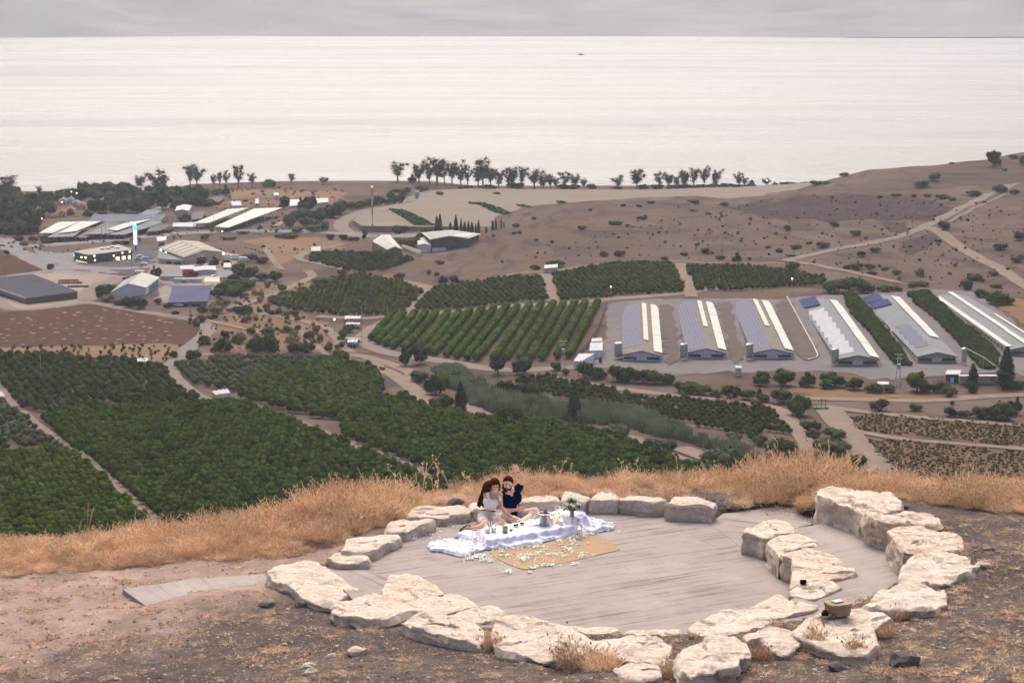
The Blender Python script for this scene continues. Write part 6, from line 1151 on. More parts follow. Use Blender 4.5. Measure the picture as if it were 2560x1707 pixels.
b = simple('barn', 'b3', [(600,915),(1062,862),(1245,740),(790,765)], 'white barn with a ribbed cream roof and turquoise open side', 'barn', 5.2,3.6, 'gable', mat('bluish_white_wall',(0.525,0.557,0.609),(0.473,0.504,0.557), scale=.2), mat('cream_ribbed_roof',(0.450,0.450,0.405),(0.390,0.390,0.345), scale=.1))
for q in range(14): b.panel('roof_rib', .02 + q * .07,.055 + q * .07,.0,.49, M_WPANEL, .4)
b.front('open_side', .25,.95,.2,4.6, mat('turquoise_sheet',(.10,.30,.30),(.07,.2,.2), scale=.3),.08, 'right')
b = simple('workshop', 'b3', [(1385,1025),(1895,1012),(1950,900),(1450,905)], 'long workshop with a plain blue-grey sloping roof', 'workshop', 3.4,3.4, 'mono', mat('workshop_wall',(.30,.27,.25),(.24,.22,.2), scale=.3), mat('blue_grey_roof',(.10,.11,.17),(.085,.095,.145), scale=.1, rough=.5), wins=((.1,.3,.5,2.4),(.4,.5,.3,2.6),(.6,.85,.5,2.2)), oh=.03)
b = Bld('covered_greenhouse', 'b4', [(360,548),(1060,470),(470,262),(-330,330)], 'big low greenhouse with a dark gridded roof at the left edge', 'greenhouse', 5.0,0); b.walls(mat('greenhouse_wall',(0.210,0.176,0.150),(0.173,0.146,0.124), scale=.3),'flat'); b.roof(M_SOLARG, 'flat', oh=.0, uv=True); b.front('open_slot', .08,.72,1.6,2.6, M_DARKWIN, .1, 'left'); b.front('roof_edge', .0,1,4.6,5.5, M_WPANEL, .25, 'left')
V = []; F = []; pp = [b.g(1.03, t_, z_) for t_ in (-.02,.55) for z_ in (4.8,5.9)]; b.add('back_fascia', [pp[0], pp[2], pp[3], pp[1]],[(0,1,2,3)], M_WPANEL)
def canopy(key, c, h, label, roofm, hb=None, group='open cattle barns', posts=8):
    a = np.array(zp(key, c)); P = W(a[:, 0], a[:, 1], up=h, far=True); o = P.mean(0); z0 = float(P[:, 2].min()); r = empty('open_barn',(o[0], o[1], z0), label, 'barn', 0, group)
    t = [Vector((p[0] - o[0], p[1] - o[1], h + (0 if hb is None else (hb if i > 1 else 0)))) for i, p in enumerate(P)]
    V = []; F = []; nseg = 10
    for i in range(nseg + 1):
        f = i / nseg
        for j in range(nseg + 1):
            e = j / nseg; p = t[0].lerp(t[1], f).lerp(t[3].lerp(t[2], f), e); V.append(p + Vector((0,0,.18 * math.sin(f * 38))))
    n1 = nseg + 1
    for i in range(nseg):
        for j in range(nseg): F.append((i * n1 + j, (i + 1) * n1 + j, (i + 1) * n1 + j + 1, i * n1 + j + 1))
    q = len(V); V += [v - Vector((0,0,.35)) for v in V[:q]]; F += [tuple(reversed([k_ + q for k_ in f])) for f in F[:nseg * nseg]]
    link('roof', pymesh('roof', V, F), roofm, r)
    for i in range(4):
        for k_ in range(posts // 4 + 1):
            p = t[i].lerp(t[(i + 1) % 4], k_ / (posts // 4 + 1)) * 1.0; p = p * .96; V = []; F = []; cyl(V, F, p.x, p.y, -.5, h - .3,.16,.16,5); link('post', pymesh('post', V, F), M_STEEL, r)
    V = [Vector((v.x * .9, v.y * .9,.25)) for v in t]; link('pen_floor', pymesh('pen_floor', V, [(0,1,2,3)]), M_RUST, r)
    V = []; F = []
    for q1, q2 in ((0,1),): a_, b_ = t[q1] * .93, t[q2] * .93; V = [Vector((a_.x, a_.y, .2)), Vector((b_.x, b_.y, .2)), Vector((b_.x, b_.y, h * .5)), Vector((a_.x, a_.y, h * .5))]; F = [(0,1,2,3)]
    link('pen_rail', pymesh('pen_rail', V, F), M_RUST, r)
M_BRW = mat('weathered_grey_roof',(0.165,0.154,0.150),(0.128,0.120,0.116), scale=.1)
CB = [([(600,470),(1095,470),(1140,428),(640,426)],5,'long blue-grey roofed cattle barn at the back of the left farmyard',mat('blue_grey_sheet',(0.154,0.164,0.193),(0.126,0.133,0.154), scale=.1)),
      ([(935,430),(1052,428),(1112,402),(1000,398)],5,'small pale roofed barn behind the long blue-grey one',M_ROOFG),
      ([(265,542),(360,542),(545,476),(400,478)],6,'leftmost cattle barn with a brilliant white roof',M_WPANEL),
      ([(395,542),(512,532),(690,474),(548,474)],6.4,'white-roofed cattle barn second from the left in the farmyard',M_WPANEL),
      ([(320,572),(500,568),(560,532),(450,515)],5,'grey-roofed barn in front of the leftmost white roofs',M_ROOFG),
      ([(505,568),(580,570),(860,480),(720,478)],4.6,'brown-grey roofed barn between the white roofs of the farmyard',M_BRW),
      ([(580,553),(735,550),(900,505),(735,500)],5.2,'grey canopy in front of the white twin roof in the farmyard centre',M_ROOFG),
      ([(735,517),(800,525),(1035,458),(860,480)],6.4,'narrow white roof in the middle of the farmyard',M_WPANEL),
      ([(735,550),(850,550),(1118,480),(1040,468)],5.2,'long pale grey roof along the highway side of the farmyard',M_ROOFG),
      ([(1000,535),(1100,530),(1175,495),(1060,490)],4.4,'brown roofed pen at the right end of the farmyard',M_BRW),
      ([(1315,467),(1430,462),(1702,380),(1560,388)],7,'cattle barn with a shining white roof on tall posts, left one of a pair',M_WPANEL),
      ([(1470,482),(1560,488),(1932,380),(1740,385)],7,'cattle barn with a cream roof on tall posts, right one of a pair',mat('cream_sheet',(.60,.56,.48),(.54,.50,.43), scale=.1)),
      ([(1440,330),(1500,335),(1535,300),(1450,305)],4,'grey sloping roof by the rust-coloured shore field',M_BRW)]
for c, h, lab, m in CB: canopy('E', c, h, lab, m)
def serr(b, m, n):
    for q in range(n): b.panel('roof_rib', .0 + q / n, .6 / n + q / n, .0,.49, m, .5); b.panel('roof_rib', .0 + q / n, .6 / n + q / n, .51,1.0, m, .5)
b = simple('packing_house', 'F', [(325,430),(425,425),(340,355),(225,395)], 'smaller building with a white serrated roof beside the red and white mast', 'building', 6,2, 'gable', mat('brown_grey_wall',(.22,.19,.165),(.18,.155,.135), scale=.3), M_WPANEL, wins=((.3,.6,.5,4),)); serr(b, M_WPANEL, 6)
b = simple('packing_house', 'F', [(625,412),(870,375),(950,330),(570,368)], 'larger building with a white serrated roof and tall dark windows', 'building', 9,2.0, 'gable', mat('dark_glass_wall',(.06,.065,.065),(.10,.10,.10), scale=.3), M_WPANEL, oh=.03); b.front('lower_wall', .02,.4,.3,3.6, M_WALLB, .3); serr(b, M_WPANEL, 10)
simple('annex_building', 'F', [(535,410),(622,415),(622,370),(530,368)], 'low white annex at the left end of the larger serrated roof building', 'building', 5,1.2, 'gable', M_WALLG, M_WHITE, doors=((.3,.7,.1,3.6),))
simple('low_building', 'F', [(420,400),(540,445),(560,425),(430,385)], 'low flat-roofed beige building between the two serrated roofs', 'building', 2.6,0, 'flat', M_WALLG, M_ROOFT)
for k, c, h, rise, kind, lab, wm, rm in [
  ('F', [(1598,1212),(1650,1215),(1735,1165),(1635,1165)],3.6,.4, 'mono', 'pale blue hut at the bottom left corner of the shed yards', M_WALLB, M_WHITE),('F', [(1708,1140),(1792,1135),(1795,1085),(1712,1090)],3.6,.6, 'mono', 'white hut with a blue trim above the corner hut', M_WALLB, M_WHITE),('F', [(1720,1060),(1790,1055),(1790,1035),(1722,1040)],2.4,.3, 'mono', 'small white roofed hut at the end of the fence', M_WHITE, M_WHITE),
  ('F', [(1398,560),(1485,555),(1488,535),(1400,540)],3.4,0, 'flat', 'small open shelter with a flat roof at the foot of the brown hill', M_WALLG, M_WHITE),('H', [(945,163),(1012,160),(1012,145),(940,148)],2.8,.3, 'mono', 'pale blue hut between the young grove and the dark orchard', M_WALLB, M_WHITE),
  ('J', [(1815,265),(1910,265),(1918,240),(1825,240)],3.6,.2, 'mono', 'small hut with green doors and a white roof at the lower right', mat('green_door',(.03,.13,.10)), M_WHITE),('J', [(378,222),(418,222),(418,210),(378,210)],3.6,.2, 'mono', 'tiny white guard booth on the bank below the third shed', M_WALLG, M_WHITE),
  ('E', [(1200,430),(1290,430),(1310,400),(1215,400)],4,1, 'gable', 'small white gabled building between the two farmyards', M_WALLG, M_WPANEL),('E', [(1310,480),(1380,475),(1400,440),(1320,445)],3,.8, 'mono', 'low grey roof left of the shining white barn', M_BRW, M_BRW),
  ('E', [(1182,530),(1337,530),(1335,505),(1190,510)],2.6,0, 'flat', 'long low white wall block by the highway', M_WHITE, M_WHITE),('E', [(1100,880),(1240,880),(1245,845),(1120,840)],3,.5, 'mono', 'cluttered grey shed left of the containers', M_WALLG, M_ROOFG),
  ('E', [(1325,845),(1475,838),(1472,812),(1330,820)],3,.6, 'gable', 'long white trailer behind the red flowering tree', M_WHITE, M_WHITE),('E', [(1235,830),(1325,830),(1325,810),(1235,812)],2.8,.3, 'mono', 'white shed left of the long white trailer', M_WHITE, M_WHITE),('E', [(1480,885),(1580,880),(1600,845),(1500,845)],2.6,.6, 'mono', 'grey-green roof between storage yard and bushes', M_WALLG, M_ROOFG),
  ('E', [(1400,920),(1500,920),(1500,895),(1405,895)],3,.3, 'mono', 'hut with a warm lit porch in the storage yard', mat('lit_porch',(.5,.4,.3), emit=(1,.6,.3), estr=.25), M_WALLG),('E', [(1530,820),(1580,818),(1580,795),(1532,796)],3,.3, 'mono', 'pale cabin at the upper right of the storage yard', M_WHITE, M_WHITE),
  ('E', [(1590,388),(1650,386),(1645,365),(1580,365)],3,.3, 'mono', 'bluish hut at the left end of the low white sheds', M_WALLB, M_WHITE),('E', [(1745,372),(1770,370),(1770,345),(1748,347)],3,.3, 'mono', 'tiny white hut below the rust field', M_WHITE, M_WHITE),('E', [(1990,385),(2240,362),(2235,342),(1990,352)],3,.3, 'mono', 'long low white roof below the shore field', M_WALLG, M_WPANEL),('E', [(1872,315),(1905,314),(1905,300),(1873,300)],2.6,.2, 'mono', 'small pale blue hut in the rust field', M_WALLB, M_WHITE),
  ('E', [(2130,710),(2190,708),(2190,685),(2132,688)],3.4,.3, 'mono', 'ruined pale hut above the left-hand groves', M_PLAST, M_PLAST),('G', [(1350,1330),(1425,1330),(1425,1312),(1352,1312)],.8,0, 'flat', 'low white concrete block by the lattice tower', M_WHITE, M_WHITE)]:
    simple('hut', k, c, lab, 'hut', h, rise, kind, wm, rm, doors=((.35,.6,.1, h * .7),) if h > 2.5 else ())
for k, c, h, lab in [('H', [(1475,342),(1575,330),(1555,305),(1448,320)],3.4, 'white shade roof over blue machinery at the corner of the orchards'),('H', [(-20,358),(35,352),(10,322),(-30,325)],3.4, 'white shade roof at the left edge beside the path'),('b5', [(1912,602),(2090,602),(2098,576),(1920,572)],3, 'white sheet roof, upper one left of the mango rows'),('b5', [(1925,665),(2085,665),(2090,648),(1935,644)],2.6, 'pale pinkish sheet roof below the upper white one'),('b5', [(1945,862),(2055,862),(2062,826),(1952,826)],3, 'white shade roof over a parked trailer left of the mango rows'),('b4', [(1845,95),(1975,95),(1975,82),(1850,82)],3, 'thin white canopy behind the white barn')]:
    canopy(k, c, h, lab, M_WHITE, None, None, 4)
for i, (x, y, w_, lab) in enumerate([(520,748,120,'red-tiled house left of the olive-yellow tree'),(345,560,90,'small red roof among the trees at the far left'),(480,655,110,'white gabled house with a pink roof at the left'),(350,665,80,'low white house at the far left'),(850,780,100,'red-tiled house right of the olive-yellow tree'),(960,745,110,'pinkish red roof behind the cattle barns'),(860,620,110,'pale grey gabled house in the village centre'),(960,610,90,'grey house under two green-white lamps'),(1040,655,110,'pale house right of the two lamps'),(1120,680,100,'long red roof in the village, left half'),(1270,695,130,'long red roof in the village, middle'),(1430,690,120,'long red roof in the village, right half'),(1410,625,90,'white house between dark trees'),(640,800,100,'tan house in front of the olive-yellow tree'),(1200,385,180,'flat roofed grey building above the trees on the left shore'),(1980,372,200,'white-roofed building under the loose eucalyptus')]):
    wh = i in (2,3,6,7,8,12); simple('house', 'b1', [(x - w_ / 2, y),(x + w_ / 2, y - 4),(x + w_ / 2 + 12, y - 30),(x - w_ / 2 + 12, y - 26)], lab, 'house', 3.6,2.0, 'gable' if i != 14 else 'flat', M_PLAST, (M_WHITE if i == 15 else M_ROOFG if i in (6,7,8,14) else M_TILE), wins=((.15,.3,1.2,2.4),(.6,.75,1.2,2.4)), doors=((.42,.54,.1,2.2),), oh=.08)
for i, (x, wd) in enumerate(((1212,46),(1257,34),(1291,30),(1325,32),(1362,40))):
    p = ground_pts('E', [(x, 893)])[0]; s_ = wd * .3656 / FPX * p[1]; V = []; F = []; boxm(V, F, (-s_ / 2,-1.2,0),(s_ / 2,1.8,2.6)); r = empty('shipping_container', tuple(p),'pale shipping container, %s of five in the storage yard' % nth(i, 5),'container', 0, 'containers in the storage yard'); link('body', pymesh('body', V, F), M_WHITE if i != 1 else M_WPANEL, r); V = []; F = []; boxm(V, F, (-s_ * .45,-1.27,.1),(s_ * .45,-1.2,2.4 if i != 1 else 1.2)); link('door', pymesh('door', V, F), mat('container_door_%d' % i, (.5,.5,.5) if i != 1 else (.05,.2,.2)), r)
p = ground_pts('G', [(2035,1312)])[0]; r = empty('livestock_trailer', tuple(p),'long beige slatted container between the two dark cypresses', 'container'); V = []; F = []; boxm(V, F, (-8,-1.3,.3),(12,1.3,3.6)); link('body', pymesh('body', V, F), mat('beige_slats',(.46,.38,.29),(.33,.27,.21), scale=1.2, stretch=(3,1,.3)), r); V = []; F = []; boxm(V, F, (-8.2,-1.5,3.6),(12.2,1.5,3.8)); link('roof', pymesh('roof', V, F), M_WPANEL, r); V = []; F = []; boxm(V, F, (5,-1.36,1.6),(7,-1.3,2.8)); link('window', pymesh('window', V, F), M_DARKWIN, r)
def car(key, x, y, rz, col, lab, truck=False):
    p = ground_pts(key, [(x, y)])[0]; r = empty('parked_car' if not truck else 'truck', tuple(p + [0,0,.45]), lab, 'car' if not truck else 'truck', rz); m = mat('car_paint', col, rough=.3, spec=.5); L_ = 2.25 if not truck else 3.6
    prof_ = [(-L_, .3),(-L_, .85),(-L_ * .75,.95),(-L_ * .5,1.42),(L_ * .25,1.45),(L_ * .5,.98),(L_, .85),(L_, .3)] if not truck else [(-L_, .4),(-L_, 2.9),(L_ * .4,2.9),(L_ * .4,2.3),(L_ * .8,2.2),(L_, 1.3),(L_, .4)]
    n = len(prof_); V = [(a, -.88, z) for a, z in prof_] + [(a, .88, z) for a, z in prof_]; F = [tuple(range(n)), tuple(range(2 * n - 1, n - 1,-1))] + [(i, n + i, n + (i + 1) % n, (i + 1) % n) for i in range(n)]; link('body', pymesh('body', V, F), m, r)
    V = []; F = []; a0, a1, z0, z1 = (-L_ * .6, L_ * .35,.98,1.36) if not truck else (L_ * .45, L_ * .8,1.4,2.1); boxm(V, F, (a0,-.9, z0),(a1,.9, z1)); link('window', pymesh('window', V, F), M_DARKWIN, r)
    for a in (-L_ * .62, L_ * .62):
        for s_ in (-.8,.8):
            V = []; F = []; cyl(V, F, 0,0,-.1,.1,.34,.34,10); o = link('wheel', pymesh('wheel', V, F), M_TYRE, r); o.rotation_euler = (math.pi / 2,0,0); o.location = (a, s_, .3)
M_TYRE = mat('tyre',(.02,.02,.02))
for q in [('E',1185,568,.05,(.75,.75,.76),'white car driving on the highway left of the twin barns'),('E',2062,548,.0,(.8,.8,.8),'white car driving on the highway near the thicket'),('E',18,648,.1,(.08,.07,.08),'dark car on the highway at the left edge'),('E',985,775,.1,(.62,.65,.66),'silver car parked in front of the dark restaurant, right end'),('E',945,745,.2,(.05,.06,.08),'dark car parked beside the dark restaurant'),('E',955,722,.5,(.6,.55,.58),'pale car parked behind the dark one by the restaurant'),('E',990,735,.5,(.55,.52,.55),'grey car in the restaurant car park, last row'),('E',800,756,.1,(.7,.7,.7),'white car at the front of the restaurant'),('E',560+660,1060,.1,(.7,.72,.74),'white car parked in front of the blue-grey roofed workshop'),('E',1468,860,.6,(.75,.75,.74),'white car by the containers in the storage yard'),('E',1425,940,.3,(.75,.75,.72),'white covered vehicle beside the bushes of the storage yard'),('E',1735,880,.2,(.7,.72,.74),'white car half hidden by the trees right of the storage yard'),('C',585,1345,.2,(.7,.75,.85),'white and blue van by the corner of the shade net')]: car(*q)
for q in [('E',1552,728,.4,(.7,.7,.72),'white truck right of the beige hall',True),('E',1610,735,.35,(.72,.72,.72),'big white box truck right of the beige hall',True),('E',1668,752,.35,(.7,.7,.7),'rearmost white trailer right of the beige hall',True),('b5',2010,895,.1,(.3,.28,.26),'trailer under the small shade roof',True)]: car(*q)
def pole(name, key, x, y, h, r0, lab, cat, m, extra=None):
    p = ground_pts(key, [(x, y)])[0]; r = empty(name, tuple(p), lab, cat); V = []; F = []; cyl(V, F, 0,0,-.5, h, r0, r0 * .7,7); link('pole', pymesh('pole', V, F), m, r)
    return r, p
r, p = pole('road_sign_tower', 'b1', 1858,1235,4.5,.55, 'tall glowing green-white sign column beside the restaurant', 'sign', mat('sign_post',(.10,.08,.07)))
V = []; F = []; boxm(V, F, (-1.5,-.6,3.5),(1.5,.6,15.0)); link('frame', pymesh('frame', V, F), mat('sign_frame',(.02,.12,.12), emit=(.0,.30,.26), estr=.5), r)
for z0, z1, m in ((4.2,7.6, M_EMC),(7.9,10.2, M_EMG),(10.4,14.2, M_EMC)): V = []; F = []; boxm(V, F, (-1.0,-.68, z0),(1.0,-.6, z1)); link('lit_panel', pymesh('lit_panel', V, F), mat('sign_white_panel',(.8,1,.95), emit=(.72,1,.93), estr=2.0) if m is M_EMC else m, r)
V = []; F = []; boxm(V, F, (-1.4,-.5,15.0),(.9,.5,17.6)); link('top_sign', pymesh('top_sign', V, F), M_EMB, r); V = []; F = []; cyl(V, F, -.3,0,17.6,18.6,.4,.4,8); link('top_lamp', pymesh('top_lamp', V, F), M_EMO, r)
p = ground_pts('F', [(224,405)])[0]; r = empty('mast', tuple(p),'tall red and white radio mast left of the serrated roofs', 'mast')
for i in range(7): V = []; F = []; cyl(V, F, 0,0, i * 6.2,(i + 1) * 6.2,.45,.42,8); link('mast_section', pymesh('mast_section', V, F), mat('mast_%d' % i, (.45,.16,.10) if i % 2 == 0 else (.6,.57,.55)), r)
V = []; F = []; cyl(V, F, 0,0,43.4,44.4,.5,.5,8); link('beacon', pymesh('beacon', V, F), mat('beacon_red',(1,.1,.05), emit=(1,.12,.06), estr=4), r)
def lattice(key, x, y, h, lab, wdt=1.1):
    p = ground_pts(key, [(x, y)])[0]; V = []; F = []; MI = []
    for sx in (-1,1):
        for sy in (-1,1): tube(V, F, MI, [(sx * wdt, sy * wdt, -.3),(sx * .35, sy * .35, h)],[.10,.07],0,4)
    for i in range(9):
        z0 = h * i / 9; z1 = h * (i + 1) / 9; a = wdt + (.35 - wdt) * z0 / h; b_ = wdt + (.35 - wdt) * z1 / h; s_ = 1 if i % 2 else -1
        for q in ((-a * s_, -a, z0, b_ * s_, -b_, z1),(-a, a * s_, z0,-b_, -b_ * s_, z1),(a, -a * s_, z0, b_, b_ * s_, z1)): tube(V, F, MI, [q[:3], q[3:]],[.05,.05],0,3)
    r = empty('lattice_tower', tuple(p), lab, 'pylon'); link('tower', fmesh('tower', V, F, MI), M_STEEL, r)
    for zf, wd in ((.97,1.9),(.84,1.5)): V = []; F = []; boxm(V, F, (-wd, -.12, h * zf),(wd, .12, h * zf + .25)); link('crossarm', pymesh('crossarm', V, F), M_STEEL, r)
    V = []; F = []; boxm(V, F, (-.5,-.7, h * .55),(.9,.5, h * .68)); link('transformer', pymesh('transformer', V, F), M_STEEL, r)
lattice('F', 1525,1195,12, 'lattice power pylon in front of the mango rows'); lattice('G', 1490,1325,14, 'lattice power pylon below the fifth long shed')
def lamp(key, x, y, h, lab, m, r0=.42):
    r, p = pole('street_lamp', key, x, y, h, .12, lab, 'street lamp', M_STEEL); bm = bmesh.new(); bmesh.ops.create_uvsphere(bm, u_segments=10, v_segments=6, radius=r0); bmesh.ops.translate(bm, verts=bm.verts, vec=(0,0, h)); me = bpy.data.meshes.new('lamp_head'); bm.to_mesh(me); bm.free(); link('lamp_head', me, m, r)
for q in [('b1',985,640,13,'lit street lamp in the village, left of the pair',M_EMW),('b1',1056,660,13,'greenish lit street lamp in the village, right of the pair',M_EMC),('b1',852,740,10,'small lit lamp among the village roofs',M_EMW),('b1',578,960,9,'orange lamp left of the white cattle roofs',M_EMO),('b2',8,420,11,'bright yellow lamp on the road to the shore',M_EMW),('b3',2120,380,19,'lit floodlight at the right corner of the beige hall',M_EMW),('b5',1803,790,8,'brilliant white light at the edge of the wadi',M_EMC),('b7',411,130,9,'brilliant white light on a pole behind the third shed',M_EMW),('b6',262,190,8,'small lit lamp pole above the first long shed',M_EMO),('D',594,1285,7,'white lamp at the back edge of the shade net',M_EMC),('b1',1295,1415,5,'lit lamp in front of the dark restaurant wall',M_EMW)]: lamp(*q)
for i, (k, x, y, h) in enumerate([('b5', 2105,940,26),('H', 283,260,15),('b2', 2040,1260,25),('b2', 1495,1075,12),('b2', 2093,975,20),('b3', 880,660,14),('b3', 1180,700,18),('b1', 1395,1090,12),('b1', 1445,1080,12),('b2', 1018,960,20),('b2', 1268,960,16),('b2', 790,935,14),('b2', 575,935,14)]):
    if i < 13: pole('utility_pole', k, x, y, h * .8,.16,['thin pole left of the mango rows', 'pale thin pole in the dark orchard at the left', 'pole above the left-hand groves', 'pole on the verge of the highway', 'thin tall pole in the thicket', 'thin pole behind the white barn', 'thin tall pole behind the white barn peak', 'left post of two in front of the farmyard', 'right post of two in front of the farmyard', 'pole before the cream-roofed barn', 'pole at the right end of the cream-roofed barn', 'pole under the cream roof', 'pole between the twin barns'][i], 'pole', M_STEEL)
gf = ground_pts('F', [(1822,770),(1800,850),(1765,950),(1700,1050),(1630,1120),(1605,1170)]); V = []; F = []
for i in range(len(gf) - 1): q = len(V); a, b_ = gf[i] - gf[0], gf[i + 1] - gf[0]; V += [(a[0], a[1], a[2]),(b_[0], b_[1], b_[2]),(b_[0], b_[1], b_[2] + 2.3),(a[0], a[1], a[2] + 2.3)]; F.append((q, q + 1, q + 2, q + 3))
r = empty('fence', tuple(gf[0]),'grey screened fence between the mango rows and the first shed', 'fence'); link('mesh_panel', pymesh('mesh_panel', V, F), mat('fence_mesh',(.20,.24,.24),(.15,.18,.18), scale=1), r)
for i, p in enumerate(gf): a = p - gf[0]; V = []; F = []; cyl(V, F, a[0], a[1], a[2] - .2, a[2] + 2.5,.1,.1,5); link('post', pymesh('post', V, F), M_STEEL, r)
V = []; F = []; MI = []; gw = ground_pts('G', [(730,720),(790,830),(860,960),(915,1060),(942,1120),(930,1140),(870,1155)]); tube(V, F, MI, [tuple(p - gw[0] + [0,0,.5]) for p in gw],[.35] * 7,0,4); tag(link('kerb_wall', fmesh('kerb_wall', V, F, MI), M_PLAST, None, tuple(gw[0])),'thin pale kerb wall curving round the sunken yard beside the third shed', 'wall')
for i, (x, y, l_) in enumerate([(470,885,12),(480,900,14),(535,925,12)]):
    p = ground_pts('E', [(x, y)])[0]; V = []; F = []; boxm(V, F, (-l_ / 2,-1.2,.0),(l_ / 2,1.2,1.3)); r = empty('flatbed_trailer', tuple(p),['rearmost low trailer on the dusty lot', 'middle low trailer on the dusty lot', 'front low trailer on the dusty lot'][i], 'trailer', .12); link('bed', pymesh('bed', V, F), mat('trailer_brown_%d' % i, (.14,.10,.08),(.3,.22,.17), scale=.5), r)
    for a in (-.3,.3): V = []; F = []; cyl(V, F, 0,0,-.2,.2,.5,.5,8); o = link('wheel', pymesh('wheel', V, F), M_TYRE, r); o.rotation_euler = (math.pi / 2,0,0); o.location = (a * l_, -1.2,.3)
p = ground_pts('J', [(965,450)])[0]; r = empty('pump_frame', tuple(p),'green irrigation pump frame at the fork of the right-hand tracks', 'pump'); V = []; F = []; boxm(V, F, (-3,-.6,.3),(3,.6,1.0)); link('manifold', pymesh('manifold', V, F), mat('green_paint',(.04,.15,.09)), r)
for a in (-1,0,.9): V = []; F = []; cyl(V, F, a * 2,0,0,4.5 if a > -.5 else 2,.14,.14,6); link('pipe', pymesh('pipe', V, F), mat('pipe_rust',(.16,.10,.07)), r)
p = ground_pts('G', [(1570,652)])[0]; r = empty('conveyor', tuple(p),'white ramp-like frame behind the fifth shed', 'frame'); V = []; F = []; MI = []; tube(V, F, MI, [(-9,0,3),(9,0,.8)],[.5,.5],0,4); link('beam', fmesh('beam', V, F, MI), M_WHITE, r); V = []; F = []; cyl(V, F, 4,0,0,1.5,.2,.2); link('leg', pymesh('leg', V, F), M_STEEL, r)
p = ground_pts('C', [(525,1358)])[0]; r = empty('water_tank', tuple(p),'small pale water tank by the corner of the net', 'tank'); V = []; F = []; cyl(V, F, 0,0,1.5,6.5,2.2,2.2); link('tank', pymesh('tank', V, F), M_WHITE, r); V = []; F = []; cyl(V, F, 0,0,-.3,1.5,1.4,1.4); link('base', pymesh('base', V, F), M_WALLG, r)
P = pz(1451,138, ZC - 190); r = empty('motor_boat', tuple(P),'tiny dark boat alone far out on the lake', 'boat', .3); V = [(-11,0,1.8),(-9,-3,1.8),(8,-3,2),(13,0,2.6),(8,3,2),(-9,3,1.8),(-9,0,-.3),(10,0,-.3)]; F = [(0,1,2,3,4,5),(0,6,1),(1,6,7,2),(2,7,3),(3,7,4),(4,7,6,5),(5,6,0)]; link('hull', pymesh('hull', V, F), mat('boat_dark',(.05,.05,.06)), r); V = []; F = []; boxm(V, F, (-4,-1.6,1.9),(4,1.6,5)); link('cabin', pymesh('cabin', V, F), M_WALLG, r)
VL_ = [(910,195),(945,192),(1072,198),(1132,178),(1312,175),(1285,150),(1420,188),(1490,190),(1500,195),(1565,200),(1525,188),(1690,192),(1750,168),(1855,158),(1862,148),(1800,188),(2035,150),(2010,182),(800,226),(1200,230),(600,235),(1590,205),(1380,145)]
me = rock_mesh('village_light', 1.1,3,1,1,0); me.materials.append(mat('far_lamp',(1,.8,.6), emit=(1,.8,.6), estr=1.2))
from mathutils.bvhtree import BVHTree
hv = np.stack([hx, hy, hz],-1).reshape(-1,3); nr_, nc_ = hx.shape; ii_ = np.arange(nr_ - 1)[:, None] * nc_ + np.arange(nc_ - 1)[None]; hf = np.stack([ii_, ii_ + 1, ii_ + nc_ + 1, ii_ + nc_],-1).reshape(-1,4)
bvh = BVHTree.FromPolygons(hv.tolist(), hf.tolist())
for (u, v) in zp('B', VL_) + zp('C', [(900,236),(585,226)]) + zp('D', [(142,242),(190,242),(596,240)]):
    x, y, q = ray(u, v); hit = bvh.ray_cast(Vector((0,0, ZC)), Vector((float(x), float(y), float(q))).normalized())
    if hit[0] is None: continue
    o = bpy.data.objects.new('village_light', me); COL.objects.link(o); o.location = hit[0] + Vector((0,-6,5)); tag(o, 'tiny lit lamp of a village on the far shore', 'light', 'village lights on the far shore')
